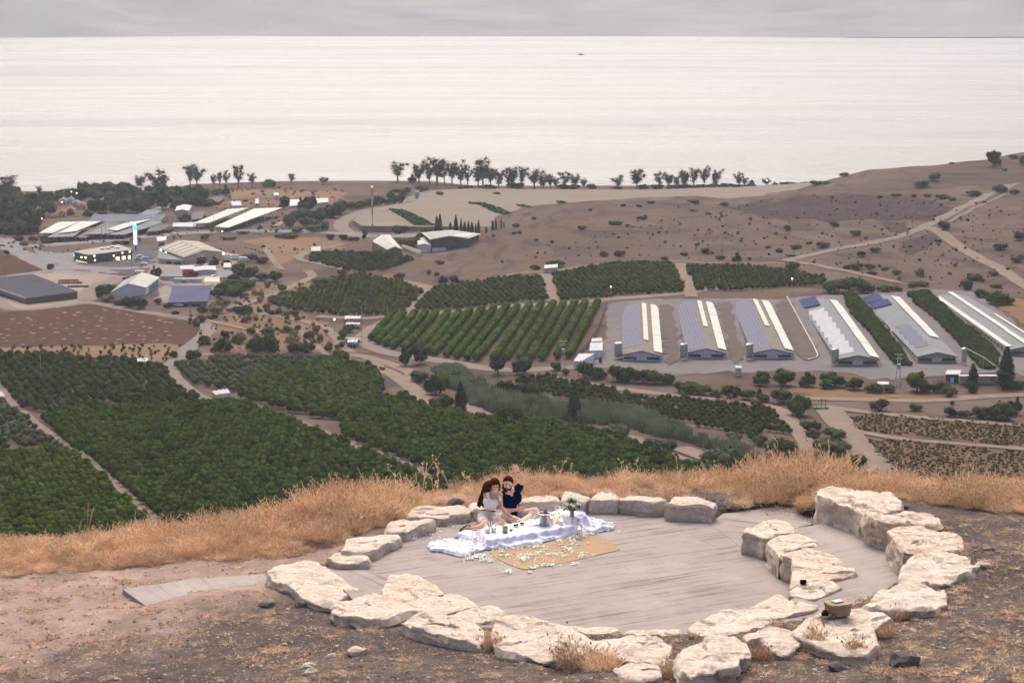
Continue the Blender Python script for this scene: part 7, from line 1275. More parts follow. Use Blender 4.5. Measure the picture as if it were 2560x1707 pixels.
# ============================================================= the couple
def OP(x, y, d): u, v = zp('O', [(x, y)])[0]; return py_(u, v, d)
def OZ(x, y, z): u, v = zp('O', [(x, y)])[0]; return Vector(pz(u, v, z))
def fuse(name, parts, m, parent, voxel=.011, smooth=3, extra=None):
    """parts: capsules (p, q, rp, rq) or ellipsoids (c, (rx, ry, rz), matrix) melted into one continuous surface"""
    bm = bmesh.new()
    for pt in parts:
        b2 = bmesh.new()
        if len(pt) == 4 and not isinstance(pt[1], tuple):
            p, q, rp, rq = pt
            for c, r in ((p, rp),(q, rq)):
                t = bmesh.ops.create_icosphere(b2, subdivisions=2, radius=r); bmesh.ops.translate(b2, verts=t['verts'], vec=c)
            vs = [v.co.copy() for v in b2.verts]; b2.clear()
            for v in vs: b2.verts.new(v)
            r_ = bmesh.ops.convex_hull(b2, input=b2.verts[:]); bmesh.ops.delete(b2, geom=[g_ for g_ in r_['geom_interior'] if isinstance(g_, bmesh.types.BMVert)], context='VERTS')
        else:
            c, r, M = pt; bmesh.ops.create_icosphere(b2, subdivisions=3, radius=1)
            for v in b2.verts: v.co = c + (M @ Vector((v.co.x * r[0], v.co.y * r[1], v.co.z * r[2])))
        t = bpy.data.meshes.new('t'); b2.to_mesh(t); b2.free(); bm.from_mesh(t); bpy.data.meshes.remove(t)
    me = bpy.data.meshes.new(name); bm.to_mesh(me); bm.free(); o = bpy.data.objects.new(name, me); COL.objects.link(o)
    md = o.modifiers.new('r', 'REMESH'); md.mode = 'VOXEL'; md.voxel_size = voxel; md.use_smooth_shade = True
    if smooth: ms = o.modifiers.new('s', 'SMOOTH'); ms.iterations = smooth; ms.factor = .5
    dg = bpy.context.evaluated_depsgraph_get(); me2 = bpy.data.meshes.new_from_object(o.evaluated_get(dg)); bpy.data.objects.remove(o); bpy.data.meshes.remove(me); me2.name = name
    for p in me2.polygons: p.use_smooth = True
    me2.materials.clear(); inv = parent.matrix_world.inverted() if parent else None
    o = link(name, me2, m, parent)
    if parent: me2.transform(Matrix.Translation(-parent.location))
    return o
I3 = Matrix.Identity(3)
M_SKINW = mat('skin_tan',(.66,.40,.28),(.60,.35,.24), scale=14, rough=.5, sss=.08); M_SKINM = mat('skin_light',(.80,.55,.44),(.74,.49,.38), scale=14, rough=.5, sss=.08)
M_HAIRW = mat('dark_curly_hair',(.035,.018,.012),(.09,.04,.022), scale=22, rough=.55, bump=.9, bscale=35); M_HAIRM = mat('brown_short_hair',(.06,.032,.02),(.035,.02,.014), scale=40, rough=.7, bump=.6)
M_CLOTHW = mat('white_knit',(.78,.77,.78),(.72,.71,.73), scale=30, rough=.8, bump=.4, bscale=40); M_DENIM = mat('cream_denim',(.76,.73,.68),(.70,.67,.62), scale=20, rough=.85); M_NAVY = mat('navy_shirt',(.008,.012,.035),(.014,.02,.05), scale=9, rough=.6, bump=.5, bscale=10); M_GREY = mat('pale_grey_cotton',(.55,.55,.60),(.48,.48,.53), scale=15, rough=.85)
M_BELT = mat('brown_belt',(.06,.025,.02)); M_SHOE = mat('black_sneaker',(.012,.012,.02)); M_EYE = mat('eye_dark',(.01,.007,.006), rough=.2); M_EYEW = mat('eye_white',(.75,.74,.72)); M_TEETH = mat('teeth',(.85,.84,.80)); M_LIP = mat('lip',(.42,.13,.11)); M_BRASS = mat('gold',(.7,.45,.15), metal=1, rough=.3)
def head(root, c, w_, h_, roll, skin, yaw, beard=None):
    """head facing the camera: local x right in picture, y away, z up"""
    M = Matrix.Rotation(yaw, 3, 'Z') @ Matrix.Rotation(roll, 3, 'Y') @ Matrix.Rotation(R(14),3, 'X')
    def L(x, y, z): return c + M @ Vector((x * w_, y * w_, z * h_))
    parts = [(L(0,.06,.10),(w_ * .50, w_ * .60, h_ * .42), M),(L(0,-.12,-.20),(w_ * .40, w_ * .40, h_ * .30), M),(L(0,-.30,-.40),(w_ * .20, w_ * .20, h_ * .10), M),(L(0,-.50,.02), L(0,-.66,-.12), w_ * .055, w_ * .10)]
    parts += [(L(s * .52,.02,-.02),(w_ * .06, w_ * .12, h_ * .13), M) for s in (-1,1)] + [(L(s * .27,-.34,-.12),(w_ * .14, w_ * .14, h_ * .09), M) for s in (-1,1)] + [(L(-.3,-.42,.16), L(.3,-.42,.16), w_ * .07, w_ * .07)]
    parts += [(L(-.12,-.44,-.27), L(.12,-.44,-.27), w_ * .06, w_ * .06)]
    return parts, L, M
def small(name, parts, m, root, voxel=.004): return fuse(name, parts, m, root, voxel, 1)
def face(root, L, M, w_, h_, smile, skin):
    for s in (-1,1):
        e = small('eye', [(L(s * .21,-.46,.045),(w_ * .10, w_ * .05, h_ * .034), M)], M_EYEW, root, .0028); small('iris', [(L(s * .21,-.50,.045),(w_ * .062, w_ * .03, h_ * .038), M)], M_EYE, root, .0025)
        small('eyebrow', [(L(s * .11,-.50,.115), L(s * .32,-.44,.13), w_ * .042, w_ * .028)], M_HAIRM, root, .003)
    small('lips', [(L(-.17,-.47,-.245), L(0,-.53,-.28), w_ * .035, w_ * .045),(L(0,-.53,-.28), L(.17,-.47,-.245), w_ * .045, w_ * .035)], M_LIP, root, .003)
    if smile: small('teeth', [(L(-.14,-.53,-.245), L(.14,-.53,-.245), w_ * .042, w_ * .042)], M_TEETH, root, .003)
def hand(parts, wrist, tip, side, curl, spread, sc=1.0, thumb=None, nrm=None):
    """palm and five separate fingers from wrist toward tip; side = direction across the palm toward the thumb"""
    d = (tip - wrist).normalized(); s = (side - d * side.dot(d)).normalized(); n = d.cross(s).normalized() if nrm is None else nrm
    pw = .040 * sc; pl = .085 * sc
    for k in (-1,-.4,.3,.9): parts.append((wrist + s * pw * .45 * k, wrist + d * pl + s * pw * k, .014 * sc, .0125 * sc))
    for k, ln in zip((.98,.33,-.33,-.98),(.070,.080,.074,.058)):
        base_ = wrist + d * pl + s * pw * k; dd = (d + s * spread * k).normalized(); m1 = base_ + (dd + n * curl * .4).normalized() * ln * .5 * sc; m2 = m1 + (dd + n * curl).normalized() * ln * .5 * sc; parts += [(base_, m1,.0105 * sc, .0095 * sc),(m1, m2,.0095 * sc, .0078 * sc)]
    t0 = wrist + d * pl * .25 + s * pw * .8; t1 = t0 + (d * .5 + s * .9).normalized() * .040 * sc; t2 = t1 + (d * .8 + s * .6).normalized() * .030 * sc; parts += [(t0, t1,.0135 * sc, .0115 * sc),(t1, t2,.0115 * sc, .009 * sc)]
def woman():
    Y = 33.80; root = empty('person', tuple(OP(600,1280, Y)),'woman with long dark curly hair in a white top and shorts, sitting on the left', 'person')
    pel = OP(590,1150, Y); waist = OP(610,1020, Y - .02); ch = OP(655,840, Y - .03); nb = OP(695,700, Y - .02); nt_ = OP(712,630, Y - .05); hc = OP(728,555, Y - .08)
    shL, shR = OP(560,725, Y), OP(825,722, Y - .06); hw, hh = .150,.235
    P, L, M = head(root, hc, hw, hh, R(-6), None, R(8))
    P += [(nb, nt_, .055,.05),(nt_, hc + Vector((0,.02,-.05)),.05,.055),(shL, nb, .052,.06),(shR, nb, .052,.06),(ch, nb, .09,.07),(ch + Vector((-.05,-.03,.02)), ch + Vector((.05,-.03,.02)),.085,.085),(ch, waist, .115,.095),(waist, pel, .10,.14),(OP(520,1180, Y), OP(670,1180, Y - .05),.12,.12)]
    e1 = OP(555,960, Y - .05); w1 = OZ(688,1185,.12); P += [(shL, e1,.043,.037),(e1, w1,.036,.024)]; hand(P, w1, OZ(735,1260,.03), Vector((1,-.3,.2)),.25,.10)
    e2 = OP(850,955, Y - .14); w2 = OP(955,1070, Y - .28); P += [(shR, OP(835,850, Y - .10),.042,.038),(OP(835,850, Y - .10), e2,.038,.034),(e2, w2,.034,.023)]; hand(P, w2, OP(1050,1120, Y - .36), Vector((-.2,-.6,.8)),.45,.12)
    k1 = OZ(545,1285,.09); k1b = OP(620,1350, Y - .40); a1 = OZ(330,1352,.055); f1 = OZ(118,1366,.04)
    P += [(OP(520,1190, Y), k1,.098,.075),(k1, OZ(420,1342,.07),.068,.055),(OZ(420,1342,.07), a1,.055,.036),(a1, OZ(210,1340,.06),.036,.036),(OZ(230,1345,.05), f1,.036,.022)]
    k2 = OZ(865,1235,.11); a2 = OZ(700,1325,.06); P += [(OP(660,1190, Y - .04), k2,.098,.066),(k2, OZ(800,1288,.08),.062,.055),(OZ(800,1288,.08), a2,.055,.042)]
    for k in range(5): t = OZ(98 + k * 3,1346 + k * 9,.035); P.append((f1, t, .012,.009))
    fuse('body', P, M_SKINW, root, .0095,2); face(root, L, M, hw, hh, True, M_SKINW)
    T = [(ch + Vector((-.055,-.035,.0)), ch + Vector((.055,-.035,.0)),.094,.094),(ch + Vector((0,0,-.02)), waist, .123,.106),(waist, OP(605,1040, Y - .02),.106,.108)]
    fuse('tank_top', T, M_CLOTHW, root, .009,2)
    for a, b in (((575,690),(600,800)),((775,690),(805,800))): small('strap', [(OP(a[0] + 20, a[1] - 5, Y - .01), OP(a[0] + 25, a[1] + 30, Y - .085),.02,.022),(OP(a[0] + 25, a[1] + 30, Y - .085), OP(b[0] + 20, b[1] + 20, Y - .12),.022,.026)], M_CLOTHW, root, .006)
    fuse('shorts', [(OP(610,1060, Y - .02), pel, .118,.150),(OP(515,1175, Y), OP(675,1175, Y - .05),.132,.130),(OP(515,1190, Y), OP(530,1240, Y - .24),.118,.105),(OP(665,1190, Y - .05), OP(770,1200, Y - .26),.116,.100)], M_DENIM, root, .009,2)
    small('belt', [(OP(465,1003, Y - .03), OP(560,1015, Y - .115),.008,.010),(OP(560,1015, Y - .115), OP(735,1028, Y - .12),.010,.010)], M_BELT, root, .004)
    H = [(L(0,.16,.20),(hw * .62, hw * .66, hh * .42), M)]; rg = random.Random(5)
    path = [(640,520),(590,560),(560,640),(520,720),(490,790),(465,860),(448,930)]
    for i, (x, y) in enumerate(path[:-1]):
        x2, y2 = path[i + 1]; r0, r1 = (.075,.09,.085,.07,.055,.04,.02)[i:i + 2] if i < 6 else (.03,.01)
        H.append((OP(x, y, Y + .07), OP(x2, y2, Y + .07), r0, r1))
    for k in range(46):
        t = rg.random() * 5.2 + .3; i = int(t); x = path[i][0] + (path[i + 1][0] - path[i][0]) * (t - i) + rg.uniform(-62,50); y = path[i][1] + (path[i + 1][1] - path[i][1]) * (t - i); yy = Y + .07 + rg.uniform(-.07,.06); a = OP(x, y, yy); b = OP(x + rg.uniform(-26,16), y + rg.uniform(40,80), yy); H.append((a, b, .017,.012))
    H += [(L(-.42,-.06,.30), L(-.55,.1,-.15),.03,.035),(L(.40,-.10,.32), L(.54,.02,-.05),.028,.024),(L(.54,.02,-.05), OP(800,640, Y - .02),.024,.018),(L(-.35,-.14,.47), L(.30,-.14,.48),.024,.024)]
    fuse('hair', H, M_HAIRW, root, .008,1)
    small('earring', [(OP(640,608, Y - .1), OP(640,614, Y - .1),.006,.006)], M_BRASS, root, .003)
    small('necklace', [(OP(668,720, Y - .10), OP(705,800, Y - .145),.0035,.0035),(OP(705,800, Y - .145), OP(745,715, Y - .10),.0035,.0035)], M_BRASS, root, .003)
    small('sandal', [(OZ(80,1385,.015), OZ(300,1392,.015),.018,.018),(OZ(150,1300,.09), OZ(190,1390,.02),.010,.010),(OZ(85,1362,.05), OZ(200,1292,.10),.010,.010),(OZ(270,1300,.09), OZ(215,1390,.02),.010,.010),(OZ(200,1290,.10), OZ(270,1300,.10),.010,.010)], mat('sandal_leather',(.035,.015,.012)), root, .0045)
def man():
    Y = 34.15; root = empty('person', tuple(OP(1030,1240, Y)),'bearded man in a navy shirt and grey shorts, sitting cross-legged and waving', 'person')
    pel = OP(1015,1130, Y); waist = OP(1015,1020, Y - .02); ch = OP(1025,820, Y - .04); nb = OP(1010,660, Y - .03); hc = OP(965,512, Y - .08); nt_ = OP(990,610, Y - .05)
    shL, shR = OP(905,715, Y), OP(1150,620, Y - .02); hw, hh = .158,.245
    P, L, M = head(root, hc, hw, hh, R(14), None, R(6))
    P += [(nb, nt_, .066,.06),(nt_, hc + Vector((.01,.02,-.06)),.06,.06),(shL, nb, .068,.07),(shR, nb, .068,.07),(ch, nb, .12,.08),(ch + Vector((-.07,0,.02)), ch + Vector((.07,0,.05)),.12,.12),(ch, waist, .14,.13),(waist, pel, .13,.15),(OP(930,1150, Y), OP(1110,1150, Y),.12,.12)]
    e = OP(1262,425, Y - .06); w1 = OP(1152,285, Y - .10); P += [(shR, OP(1210,525, Y - .03),.062,.050),(OP(1210,525, Y - .03), e, .050,.043),(e, OP(1220,350, Y - .08),.044,.040),(OP(1220,350, Y - .08), w1,.040,.026)]; hand(P, w1, OP(1075,165, Y - .14), Vector((-1,0,-.25)),.12,.24,1.12)
    e2 = OP(925,1010, Y - .14); w2 = OP(1135,1000, Y - .30); P += [(shL, OP(900,880, Y - .06),.060,.050),(OP(900,880, Y - .06), e2,.050,.044),(e2, OP(1020,1015, Y - .22),.044,.040),(OP(1020,1015, Y - .22), w2,.040,.027)]; hand(P, w2, OP(1240,975, Y - .34), Vector((.1,-.3,1)),.55,.06,1.05)
    kL = OZ(905,1135,.15); aL = OZ(1290,1242,.07); P += [(OP(940,1150, Y), kL, .11,.085),(kL, OZ(1090,1180,.12),.072,.066),(OZ(1090,1180,.12), aL, .066,.040),(aL, OZ(1400,1250,.06),.040,.036)]
    kR = OP(1478,1030, Y - .22); aR = OZ(1225,1210,.13); P += [(OP(1110,1140, Y), kR, .11,.078),(kR, OP(1380,1130, Y - .30),.068,.062),(OP(1380,1130, Y - .30), aR, .060,.040),(aR, OZ(1130,1245,.07),.038,.034)]
    fuse('body', P, M_SKINM, root, .0095,2); face(root, L, M, hw, hh, False, M_SKINM)
    fuse('shirt', [(ch, nb + Vector((.0,.03,-.05)),.132,.085),(shL, nb + Vector((0,.02,-.03)),.080,.075),(shR, nb + Vector((0,.02,-.03)),.080,.075),(ch + Vector((-.07,.01,.01)), ch + Vector((.07,.01,.04)),.136,.136),(ch, waist, .158,.155),(waist, OP(1020,1090, Y - .03),.155,.165),(OP(1060,1050, Y - .15), OP(1085,1110, Y - .2),.07,.06),
        (shL, OP(895,830, Y - .04),.080,.074),(OP(895,830, Y - .04), OP(905,930, Y - .08),.074,.072),(shR, OP(1195,560, Y - .03),.080,.070)], M_NAVY, root, .0095,2)
    small('open_neck', [(OP(975,665, Y - .14), OP(1050,740, Y - .19),.028,.012),(OP(1045,655, Y - .13), OP(1052,740, Y - .19),.026,.012)], M_SKINM, root, .006)
    fuse('shorts', [(OP(1015,1110, Y), pel, .155,.16),(OP(925,1160, Y), OP(1115,1155, Y),.13,.13),(OP(1110,1150, Y), OP(1290,1085, Y - .12),.125,.108),(OP(940,1160, Y), OP(900,1145, Y - .22),.122,.108)], M_GREY, root, .0095,2)
    Hh = [(L(0,.14,.22),(hw * .535, hw * .60, hh * .36), M),(L(-.28,-.20,.47), L(.28,-.18,.48),.022,.024),(L(-.49,.05,.30), L(-.52,.05,.06),.02,.016),(L(.49,.05,.30), L(.52,.05,.06),.02,.016)]
    fuse('hair', Hh, M_HAIRM, root, .007,1)
    fuse('beard', [(L(-.42,-.12,-.12), L(-.34,-.24,-.34),.020,.030),(L(.42,-.12,-.12), L(.34,-.24,-.34),.020,.030),(L(-.34,-.24,-.34), L(0,-.40,-.46),.030,.040),(L(.34,-.24,-.34), L(0,-.40,-.46),.030,.040),(L(-.18,-.46,-.30), L(-.10,-.50,-.19),.012,.012),(L(.18,-.46,-.30), L(.10,-.50,-.19),.012,.012),(L(-.14,-.52,-.185), L(.14,-.52,-.185),.010,.010)], M_HAIRM, root, .006,1)
    wd = (w1 - OP(1220,350, Y - .08)).normalized(); small('bracelet', [(w1 - wd * .015 + Vector((math.cos(a) * .03, math.sin(a) * .03,0)) @ Matrix.Identity(3), w1 - wd * .015 + Vector((math.cos(a + .8) * .03, math.sin(a + .8) * .03,0)),.007,.007) for a in np.arange(0,6.28,.785)], M_BELT, root, .004)
    fuse('sneaker', [(OZ(1310,1248,.055), OZ(1400,1242,.06),.050,.050),(OZ(1400,1242,.06), OZ(1520,1246,.05),.050,.038)], M_SHOE, root, .006,2)
    for x in (1348,1380,1412): small('sneaker_stripe', [(OZ(x - 6,1222,.10) - Vector((0,.035,0)), OZ(x + 8,1250,.055) - Vector((0,.052,0)),.0055,.0055)], M_TEETH, root, .003)
woman(); man()
# ============================================================= picnic
def AP(x, y, z=0.0): u, v = zp('A', [(x, y)])[0]; return Vector(pz(u, v, z))
M_SHEER = mat('white_sheer_cloth',(.66,.66,.74),(.60,.60,.70), scale=6, rough=.85, bump=.3, bscale=16, sss=.0); M_GAUZE = mat('white_gauze_runner',(.80,.79,.80),(.72,.72,.74), scale=10, rough=.9, bump=.8, bscale=22)
TH = .12
tq = [AP(870,908, TH), AP(1725,768, TH), AP(1640,655, TH), AP(800,812, TH)]
cen_t = sum(tq, Vector()) / 4; root = empty('low_table',(cen_t.x, cen_t.y, 0),'low wooden table hidden under the white cloths', 'table')
V = [Vector((p.x - cen_t.x, p.y - cen_t.y, h)) * 1.0 for h in (TH - .05, TH - .012) for p in [cen_t + (q - cen_t) * .94 for q in tq]]; link('tabletop', pymesh('tabletop', V, [(3,2,1,0),(4,5,6,7),(0,1,5,4),(1,2,6,5),(2,3,7,6),(3,0,4,7)]), mat('plywood',(.35,.24,.14)), root)
for q in tq: c = (q - cen_t) * .88; V = []; F = []; boxm(V, F, (c.x - .03, c.y - .03,0),(c.x + .03, c.y + .03, TH - .05)); link('leg', pymesh('leg', V, F), bpy.data.materials['plywood'], root)
ped_c = AP(1625,700,0); ped = empty('crate_stand',(ped_c.x, ped_c.y, 0),'low crate under the white cloth behind the flower vase', 'crate')
pq = [AP(1465,648,.24), AP(1690,682,.24), AP(1795,650,.24), AP(1570,616,.24)]; V = [Vector((p.x - ped_c.x, p.y - ped_c.y, h)) for h in (0,.22) for p in pq]; link('crate', pymesh('crate', V, [(3,2,1,0),(4,5,6,7),(0,1,5,4),(1,2,6,5),(2,3,7,6),(3,0,4,7)]), bpy.data.materials['plywood'], ped)
def sdist(px, py, poly):
    d = np.full(np.shape(px),1e9); n = len(poly)
    for i in range(n):
        a = np.array(poly[i]); b = np.array(poly[(i + 1) % n]); ab = b - a; t = np.clip(((px - a[0]) * ab[0] + (py - a[1]) * ab[1]) / (ab @ ab),0,1); d = np.minimum(d, np.hypot(px - a[0] - ab[0] * t, py - a[1] - ab[1] * t))
    return np.where(inpoly(px, py, poly),-d, d)
def cloth(name, outline, label, m, hump=0.0, up=.0, res=.014, wr=.016, cat='cloth', topz=None):
    O_ = [tuple(AP(x, y, 0)[:2]) for x, y in outline]; A_ = np.array(O_); gx, gy = np.meshgrid(np.arange(A_[:, 0].min() - .02, A_[:, 0].max() + .02, res), np.arange(A_[:, 1].min() - .02, A_[:, 1].max() + .02, res))
    wx = .018 * np.sin(gy * 17 + 3 * np.sin(gx * 7)); wy = .016 * np.sin(gx * 11 + 2 * np.sin(gy * 9)) + .006 * np.sin(gx * 31)
    s = sdist(gx + wx, gy + wy, O_); ins = s < 0
    edge = np.clip(-s / .05,0,1); edge = edge * (2 - edge)
    td = sdist(gx, gy, [tuple(p[:2]) for p in tq]); tz = TH * (1 - np.clip((td - .01) / .075,0,1) ** 1.5) + .008
    pd = sdist(gx, gy, [tuple(p[:2]) for p in pq]); pzz = .25 * (1 - np.clip(pd / .20,0,1) ** .8)
    f1 = np.sin(gx * 5 + gy * 9 + 2.4 * np.sin(gx * 2.6 + gy * 2) + 1.2 * np.sin(gy * 6)); f2 = np.sin(gx * 29 - gy * 17 + 2.0 * np.sin(gx * 8 - gy * 5)); f3 = np.sin(gx * 3 - gy * 13 + 3 * np.sin(gx * 4 + 1))
    off_t = np.clip(td / .06,0,1) * np.clip(pd / .06,0,1); fold = 1.2 * (1 - np.abs(f1)) ** 1.4 * .7 + (1 - np.abs(f3)) ** 1.6 * .7 + np.abs(f2) * .16 + .25 * (1 - np.abs(np.sin(gx * 21 + 9 * gy + 3 * np.sin(gy * 8)))) ** 2
    z = np.maximum(np.maximum(tz, pzz),.012 + hump * edge * off_t) + fold * wr * edge * (.18 + 1.5 * off_t) + up
    hang = np.exp(-((td - .04) / .04) ** 2) + np.exp(-((pd - .1) / .07) ** 2); z = z + hang * .018 * np.sin(gx * 34 + 3 * np.sin(gx * 5)) * edge
    z = np.maximum(z * edge + .008,.008) if topz is None else z
    idx = -np.ones(gx.shape, int); idx[ins] = np.arange(ins.sum()); V = np.stack([gx[ins], gy[ins], z[ins]],1)
    a = ins[:-1, :-1] & ins[1:, :-1] & ins[:-1,1:] & ins[1:, 1:]; i, j = np.where(a); F = np.stack([idx[i, j], idx[i, j + 1], idx[i + 1, j + 1], idx[i + 1, j]],1)
    used = np.unique(F); re_ = -np.ones(len(V), int); re_[used] = np.arange(len(used)); V = V[used]; F = re_[F]; c = V.mean(0); c[2] = 0
    o = link(name, raw_mesh(name, V - c, F, True), m, None, tuple(c)); md = o.modifiers.new('thick', 'SOLIDIFY'); md.thickness = .004; md.offset = 1; return tag(o, label, cat),(gx, gy, z, ins)
_, CL = cloth('table_cloth', [(268,965),(300,940),(440,915),(600,905),(645,885),(690,860),(760,820),(860,790),(1000,760),(1250,700),(1400,650),(1440,610),(1560,585),(1700,600),(1810,640),(1850,700),(1950,728),(2010,735),(2100,758),(2112,800),(1960,832),(1750,850),(1500,905),(1300,962),(1050,985),(850,1003),(730,1040),(600,1078),(480,1042),(285,1010)], 'lavender-white sheer cloth draped over the low table and pooled at both ends', M_SHEER, .012,0,.009,.024)
_, CL2 = cloth('gauze_runner', [(770,925),(765,850),(820,815),(1000,800),(1250,760),(1400,735),(1440,660),(1500,640),(1560,660),(1660,735),(1735,770),(1745,795),(1650,795),(1400,830),(1150,870),(1000,900),(930,950),(850,955)], 'rumpled white gauze runner lying along the table top', M_GAUZE, .01,.012,.013,.016)
_, CL3 = cloth('cushion', [(530,878),(560,850),(640,836),(720,838),(790,855),(740,885),(640,892)], 'small white cushion on the floor below the sandal', M_SHEER, .03,0,.012,.012, 'cushion')
def cz(p):
    best = 0.0
    for gx, gy, z, ins in (CL, CL2):
        j = int(round((p.x - gx[0,0]) / (gx[0,1] - gx[0,0]))); i = int(round((p.y - gy[0,0]) / (gy[1,0] - gy[0,0])))
        if 0 <= i < gx.shape[0] and 0 <= j < gx.shape[1] and ins[i, j]: best = max(best, z[i, j])
    return best
def on_cloth(x, y):
    z = TH
    for _ in range(6): p = AP(x, y, z); z = cz(p)
    p = AP(x, y, z); return Vector((p.x, p.y, z))
def lathe(name, prof_, m, parent, n=20, loc=(0,0,0)):
    V = []; F = []
    for r, z in prof_:
        for j in range(n): a = j * 6.28319 / n; V.append((r * math.cos(a), r * math.sin(a), z))
    for i in range(len(prof_) - 1):
        for j in range(n): F.append((i * n + j, i * n + (j + 1) % n, (i + 1) * n + (j + 1) % n, (i + 1) * n + j))
    o = link(name, pymesh(name, V, F, True), m, parent); o.location = loc; return o
def glass_mat(name, tint, a=.16):
    m = bpy.data.materials.new(name); m.use_nodes = True; n = m.node_tree.nodes; l = m.node_tree.links; n.clear(); out = n.new('ShaderNodeOutputMaterial'); mx = n.new('ShaderNodeMixShader'); tr = n.new('ShaderNodeBsdfTransparent'); gl = n.new('ShaderNodeBsdfGlossy'); lw = n.new('ShaderNodeLayerWeight'); lw.inputs['Blend'].default_value = .35
    mr = n.new('ShaderNodeMapRange'); mr.inputs[3].default_value = a * .5; mr.inputs[4].default_value = .75; l.new(lw.outputs['Facing'], mr.inputs[0]); tr.inputs[0].default_value = (*tint, 1); gl.inputs[0].default_value = (.9,.9,.92,1); gl.inputs['Roughness'].default_value = .08; l.new(mr.outputs[0], mx.inputs[0]); l.new(tr.outputs[0], mx.inputs[1]); l.new(gl.outputs[0], mx.inputs[2]); l.new(mx.outputs[0], out.inputs[0]); return m
M_GLASS = glass_mat('clear_glass',(.94,.96,.96)); M_GREENLIQ = mat('green_lime_drink',(.30,.42,.06),(.16,.28,.03), scale=40, rough=.3); M_WAX = mat('candle_wax',(.85,.80,.74), emit=(1,.72,.5), estr=.06); M_WAXTOP = mat('glowing_wax',(1,.8,.5), emit=(1,.66,.26), estr=1.2); M_FLAME = mat('flame',(1,.8,.4), emit=(1,.62,.2), estr=7.0)
def candle(x, y, r, h, gl, lab, p=None, lit=True):
    p = on_cloth(x, y) if p is None else p; root = empty('candle_glass' if gl else 'pillar_candle', tuple(p), lab, 'candle', 0, None)
    lathe('candle', [(0,0),(r, 0),(r, h),(r * .9, h + .004)], M_WAX, root, 16)
    lathe('wax_top', [(r * .9, h + .004),(r * .6, h - .002),(0, h - .002)], M_WAXTOP if lit else M_WAX, root, 16)
    if lit: lathe('flame', [(0, h),(.008, h + .010),(.007, h + .022),(0, h + .045)], M_FLAME, root, 8)
    if gl: lathe('glass_cylinder', [(r + .018,0),(r + .018, gl),(r + .022, gl + .002),(r + .014, gl),(r + .014,.01)], M_GLASS, root, 24)
    if lit:
        ld = bpy.data.lights.new('candle_light', 'POINT'); ld.energy = .10; ld.color = (1,.6,.28); ld.shadow_soft_size = .02; lo = bpy.data.objects.new('candle_light', ld); COL.objects.link(lo); lo.parent = root; lo.location = (0,0, h + .035)
for q in [(853,828,.034,.085,.19, 'lit candle in a tall glass, left one of the pair in front of the woman'),(918,822,.034,.085,.18, 'lit candle in a tall glass, right one of the pair in front of the woman'),(733,905,.034,.07,.19, 'lit candle in a glass at the left end of the cloth, beside the cushion'),
          (705,962,.028,.035,0, 'short lit candle on the pooled cloth at the left'),(552,1004,.020,.022,0, 'tiny lit candle on the cloth at the far left tail'),(1540,728,.038,.13,.0, 'tall lit pillar candle right of the ice bucket'),(1490,738,.030,.10,.0, 'lit candle half hidden behind the ice bucket'),
          (1578,748,.036,.075,0, 'stout pillar candle between the ice bucket and the vase'),(1757,828,.036,.07,.16, 'lit candle in a bottle-shaped glass at the right front of the cloth')]: candle(*q)
candle(1648,722,.04,.14,0, 'white pillar candle just behind the vase, left side', None, False); candle(1708,716,.04,.14,0, 'white pillar candle just behind the vase, right side', None, False)
candle(1540,640,.030,.03,.13, 'empty-looking glass cylinder on the crate at the back', AP(1545,645,.26) , False)
p = on_cloth(1415,752); root = empty('ice_bucket', tuple(p),'shiny steel ice bucket with two handles beside the wine glass', 'bucket'); M_CHROME = mat('polished_steel',(.70,.68,.66),(.5,.47,.45), scale=6, metal=1, rough=.22, stretch=(3,3,.4))
lathe('bucket', [(0,0),(.088,0),(.092,.01),(.112,.20),(.124,.205),(.124,.215),(.112,.218),(.106,.20),(.086,.02),(0,.02)], M_CHROME, root, 28)
for s in (-1,1): V = []; F = []; MI = []; tube(V, F, MI, [(s * .118,-.02,.18),(s * .155,-.02,.17),(s * .155,.02,.17),(s * .118,.02,.18)],[.008] * 4); link('handle', fmesh('handle', V, F, MI), M_CHROME, root)
rb = empty('bottle', tuple(p + Vector((.0,0,.05))),'clear bottle with a pink label leaning in the ice bucket', 'bottle'); rb.rotation_euler = (R(-4), R(6),0)
lathe('bottle_glass', [(0,0),(.036,0),(.038,.18),(.030,.21),(.013,.245),(.013,.29),(.015,.292)], glass_mat('bottle_glass',(.85,.75,.75),.3), rb, 18); lathe('label', [(.039,.13),(.039,.19)], mat('pink_label',(.75,.25,.35)), rb, 18); lathe('neck_band', [(.0145,.25),(.0145,.29),(0,.292)], M_WHITE, rb, 12)
p = on_cloth(1325,742); root = empty('wine_glass', tuple(p),'stemmed wine glass of rose wine left of the ice bucket', 'wine glass'); lathe('glass', [(.034,0),(.004,.006),(.004,.07),(.02,.085),(.040,.12),(.042,.15),(.036,.19)], M_GLASS, root, 20); lathe('wine', [(0,.085),(.02,.087),(.038,.118),(.039,.13),(0,.13)], mat('rose_wine',(.85,.60,.45), rough=.2), root, 18)
p = on_cloth(1030,828); root = empty('carafe', tuple(p),'glass carafe of green drink in front of the woman', 'carafe'); lathe('glass', [(0,0),(.050,0),(.052,.09),(.050,.12),(.022,.155),(.020,.18),(.034,.21)], M_GLASS, root, 22); lathe('drink', [(0,.006),(.046,.006),(.047,.115),(0,.118)], M_GREENLIQ, root, 20)
p = on_cloth(1088,812); root = empty('drinking_glass', tuple(p),'small glass with a dark drink right of the carafe', 'glass'); lathe('glass', [(0,0),(.026,0),(.030,.06)], M_GLASS, root, 16); lathe('drink', [(0,.005),(.024,.005),(.026,.03),(0,.03)], mat('dark_drink',(.12,.04,.05), rough=.3), root, 16)
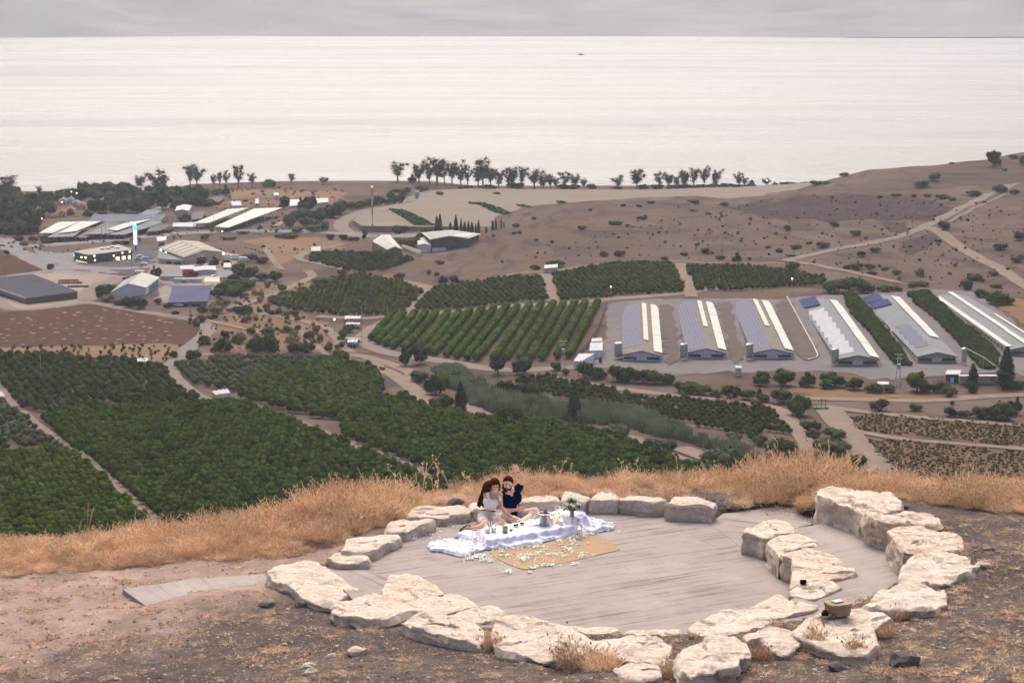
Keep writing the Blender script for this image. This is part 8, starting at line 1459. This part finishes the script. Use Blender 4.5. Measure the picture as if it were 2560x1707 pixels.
M_PLATE = mat('white_plate',(.8,.8,.8), rough=.3)
for x, y, rr, cols, lab in [(1085,752,.05,[(.75,.28,.04),(.8,.4,.08)], 'small plate of orange fruit next to the carafe'),(1135,770,.06,[(.02,.03,.10),(.03,.05,.14)], 'bowl of blueberries in the middle of the table'),(1155,738,.055,[(.5,.03,.03),(.6,.08,.03)], 'plate of red strawberries behind the blueberries'),(1195,752,.05,[(.45,.02,.06),(.35,.02,.08)], 'small plate of dark red berries right of the blueberries')]:
    p = on_cloth(x, y); root = empty('fruit_bowl', tuple(p), lab, 'bowl'); lathe('bowl', [(0,.004),(rr * .6,.004),(rr, .03),(rr * 1.04,.03),(rr * .62,0),(0,0)], M_PLATE, root, 20); ms = [mat('fruit_%d_%d' % (x, i), c, rough=.35) for i, c in enumerate(cols)]; rg = random.Random(x)
    for k in range(9): a = k * 2.4; q = rr * .62 * math.sqrt(k / 9); bm = bmesh.new(); bmesh.ops.create_icosphere(bm, subdivisions=2, radius=.016); me = bpy.data.meshes.new('fruit'); bm.to_mesh(me); bm.free(); o = link('fruit', me, ms[k % 2], root); o.location = (q * math.cos(a), q * math.sin(a),.024 + rg.random() * .016)
p = on_cloth(1685,738); root = empty('flower_vase', tuple(p),'glass vase full of white roses and green stems at the right end of the table', 'vase'); lathe('vase_glass', [(0,0),(.036,0),(.040,.05),(.052,.24),(.054,.24)], glass_mat('vase_glass',(.80,.88,.80),.25), root, 20)
rg = random.Random(3); V = []; F = []; MI = []; heads = []
for k in range(30):
    a = k * 2.399; q = math.sqrt((k + .5) / 30); tz_ = .30 + .20 * (1 - q * q) + rg.uniform(-.03,.04); t = Vector((q * .165 * math.cos(a), q * .15 * math.sin(a), tz_)); heads.append(t); tube(V, F, MI, [(math.cos(a) * .02, math.sin(a) * .02,.02),(math.cos(a) * .03, math.sin(a) * .03,.22), tuple(t)],[.004,.0035,.003],0,4)
link('stems', fmesh('stems', V, F, MI), mat('rose_stem',(.07,.14,.03)), root)
M_ROSE = mat('white_rose',(.82,.82,.76),(.74,.75,.66), scale=60, rough=.7)
for k, t in enumerate(heads[:26]):
    bm = bmesh.new(); r_ = rg.uniform(.022,.032); bmesh.ops.create_uvsphere(bm, u_segments=12, v_segments=8, radius=r_)
    for v in bm.verts: a = math.atan2(v.co.y, v.co.x); v.co *= 1 + .13 * math.sin(a * 3 + v.co.z * 120); v.co.z *= .8
    me = bpy.data.meshes.new('rose'); bm.to_mesh(me); bm.free(); link('rose', me, M_ROSE, root, tuple(t))
V = []; F = []; MI = [];
for t in heads: leafball(V, F, MI, t * .9,(.05,.05,.04),7,.016, rg)
link('leaves', fmesh('leaves', V, F, MI), mat('rose_leaf',(.05,.11,.025),(.09,.14,.04), scale=30), root)
mp_ = [(860,1003),(950,1080),(1060,1135),(1160,1172),(1240,1186),(1450,1140),(1650,1110),(1900,1052),(2160,992),(2090,928),(1990,878),(1850,845),(1700,850),(1400,930),(1100,980)]
P = [AP(x, y, .01) for x, y in mp_]; c = sum(P, Vector()) / len(P); v2, f2 = cdt_poly([(q.x, q.y) for q in P],.08); V = [(a - c.x, b - c.y, .006 + .005 * math.sin(a * 9) * math.sin(b * 7)) for a, b in v2]; o = link('straw_mat', pymesh('straw_mat', V, f2), mat('woven_straw',(.37,.27,.175),(.30,.215,.135), scale=3, rough=.9, bump=.7, bscale=60, stretch=(1,4,1, ANG)), None, (c.x, c.y, .002)); o.modifiers.new('t', 'SOLIDIFY').thickness = .006; tag(o, 'tan woven straw mat on the paving in front of the table, strewn with petals', 'mat')
def petal(name, p, seed, lab):
    rg = random.Random(seed); V = []; F = []
    for k in range(5):
        a = k * 1.257 + rg.uniform(-.3,.3); d = Vector((math.cos(a), math.sin(a), rg.uniform(.1,.8))) * .016; s = Vector((-math.sin(a), math.cos(a), rg.uniform(-.3,.3))) * .010; b = len(V); V += [Vector((0,0,.004)), d * .6 + s, d, d * .6 - s]; F.append((b, b + 1, b + 2, b + 3))
    o = link(name, pymesh(name, V, F), M_PETAL, None, tuple(p)); return tag(o, lab, 'petals')
M_PETAL = mat('white_petal',(.88,.88,.80),(.80,.81,.70), scale=30, rough=.8, rand=.12)
pet = [petal('petal_cluster', AP(1895,1050,.002),1, 'single small petal cluster on the paving right of the mat'), petal('petal_cluster', AP(405,815,.002),2, 'single small petal cluster on the floor left of the sandal')]
CLU = [(770,1060,110,28,170),(660,1080,50,25,45),(850,1090,70,25,60),(1040,1050,60,14,60),(1220,1080,70,35,110),(1260,1040,90,20,50),(1290,955,60,22,70),(1340,950,100,30,70),(1530,1040,110,18,75),(1640,990,60,25,50),(1780,1050,45,25,60),(1700,920,45,40,80),(1840,840,100,10,100),(1750,860,80,18,60),(1450,1145,80,14,80),(1310,1170,50,14,45),(1060,1210,45,22,70),(1710,1135,40,14,40),(1275,1215,25,8,12),(1370,1020,40,14,30),(1560,905,45,20,30),(1430,990,25,12,12),(1845,930,25,10,12),(1030,990,120,14,50),(1150,970,100,14,45),(1670,880,70,10,40),(1950,812,120,8,40),(1000,1015,40,14,14),(1740,940,60,14,20),(420,1010,100,10,30),(500,745,120,30,80),(640,705,70,14,60),(360,790,60,14,30),(300,850,90,30,30),(720,690,40,14,30),(120,880,70,20,20),(1250,1100,400,60,50),(1560,950,300,40,50),(700,800,200,60,6)]
pts = []
for x, y, sx, sy, n in CLU:
    for _ in range(n):
        xx, yy = x + RNG.normal() * sx * .5, y + RNG.normal() * sy * .55; q = AP(xx, yy, .012); pts.append((q.x, q.y, .012 + abs(RNG.normal()) * .006))
pts = np.array(pts); scatter('petals', pts, RNG.uniform(0,6.28, len(pts)), RNG.uniform(.5,1.15, len(pts)), pet, 'white flower petals strewn on the straw mat, along the cloth and beside the stones', 'petals', tilt=RNG.uniform(-.5,.5,(len(pts),2)))
def dropz(k, x, y, z): u, v = zp(k, [(x, y)])[0]; return Vector(pz(u, v, z))
p = dropz('s4', 972,150,.42); V = []; F = []; boxm(V, F, (-.045,-.03,0),(.045,.03,.055)); r = empty('small_speaker', tuple(p),'small black square object on the inner ring of stones', 'speaker'); link('body', pymesh('body', V, F), mat('black_plastic',(.006,.006,.008), rough=.5), r); V = []; F = []; boxm(V, F, (-.035,-.034,.01),(.035,-.03,.045)); link('grille', pymesh('grille', V, F), mat('black_grille',(.012,.012,.012), rough=.9), r)
p = dropz('s4', 1310,450,.80); r = empty('straw_basket', tuple(p),'square woven straw basket with a lid on the big flat stone', 'basket', .35); M_STR = mat('woven_basket',(.40,.32,.205),(.24,.18,.11), scale=2, rough=.9, bump=.8, bscale=30, stretch=(2,2,22))
V = []; F = []
for i, (s_, z) in enumerate(((.15,0),(.155,.03),(.163,.08),(.17,.13),(.175,.155))):
    for k in range(24):
        a = k * math.pi / 12 + math.pi / 4; c_, sn = math.cos(a), math.sin(a); m_ = (abs(c_) ** 5 + abs(sn) ** 5) ** (-.2); V.append((c_ * m_ * s_, sn * m_ * s_ * .8, z))
for i in range(4):
    for k in range(24): F.append((i * 24 + k, i * 24 + (k + 1) % 24,(i + 1) * 24 + (k + 1) % 24,(i + 1) * 24 + k))
link('basket', pymesh('basket', V, F), M_STR, r); V2 = [(x * 1.03, y * 1.03, z2) for z2 in (.155,.178) for (x, y, z) in V[96:120]]; F2 = [(k, (k + 1) % 24,24 + (k + 1) % 24,24 + k) for k in range(24)] + [tuple(range(24,48))]; link('lid', pymesh('lid', V2, F2), M_STR, r)
rn = empty('notebook', tuple(p + Vector((-.01,0,.182))),'pale grey notebook lying on the basket lid', 'notebook', .5); V = []; F = []; boxm(V, F, (-.07,-.05,0),(.07,.05,.012)); link('pages', pymesh('pages', V, F), M_WHITE, rn); V = []; F = []; boxm(V, F, (-.072,-.052,.012),(.072,.052,.015)); link('cover', pymesh('cover', V, F), M_GREY, rn)
p = dropz('s4', 1185,480,.80); r = empty('bowl', tuple(p),'small beige bowl with a dark pot in it beside the basket', 'bowl'); lathe('bowl', [(0,0),(.05,0),(.085,.035),(.088,.045),(.05,.02),(0,.02)], mat('beige_clay',(.50,.44,.34)), r, 20); lathe('inner_pot', [(0,.02),(.045,.02),(.055,.06),(.03,.085),(.035,.10),(.02,.08),(0,.06)], mat('dark_brown_glaze',(.05,.02,.02), rough=.3), r, 18)
p = dropz('s4', 1255,485,.80); o = link('crumpled_cloth', rock_mesh('crumpled_cloth', .06,77,3,.45,.5), mat('grey_rag',(.13,.13,.15)), None, tuple(p + Vector((0,0,.015)))); tag(o, 'crumpled dark grey cloth beside the basket', 'cloth')
p = on_ground('s1', 1120,745); o = link('rag', rock_mesh('rag', .075,79,3,.35,.6), mat('white_rag',(.60,.62,.66)), None, tuple(p + Vector((0,0,.015)))); tag(o, 'crumpled white rag on the dirt below the outer ring', 'rag')
p = on_ground('s1', 1350,750); o = link('torn_plastic', rock_mesh('torn_plastic', .09,83,3,.35,.6), mat('dark_sheet',(.03,.035,.045), rough=.4), None, tuple(p + Vector((0,0,.015)))); tag(o, 'crumpled dark plastic wedged below the outer ring', 'litter')
# ------------------------------------------------------------- haze
def haze():
    x0, x1, y0, y1, z0, z1 = -6300,6300,-60,15800, ZC - 192.5 - 6, max(HILLMAX, 20) + 15
    V = [(x, y, z) for z in (z0, z1) for x, y in ((x0, y0),(x1, y0),(x1, y1),(x0, y1))]
    me = raw_mesh('haze', V, [(0,3,2,1),(4,5,6,7),(0,1,5,4),(1,2,6,5),(2,3,7,6),(3,0,4,7)])
    m = bpy.data.materials.new('haze_air'); m.use_nodes = True; n = m.node_tree.nodes; n.clear()
    out = n.new('ShaderNodeOutputMaterial'); pv = n.new('ShaderNodeVolumePrincipled'); pv.inputs['Density'].default_value = HAZE_DENS
    pv.inputs['Color'].default_value = (.90,.94,1.0,1); pv.inputs['Anisotropy'].default_value = .0
    m.node_tree.links.new(pv.outputs[0], out.inputs['Volume'])
    o = link('haze', me, m); o['kind'] = 'stuff'; o['label'] = 'pale evening haze over the lake and far hills'; o['category'] = 'haze'
HAZE_DENS = 6.0e-5
haze()
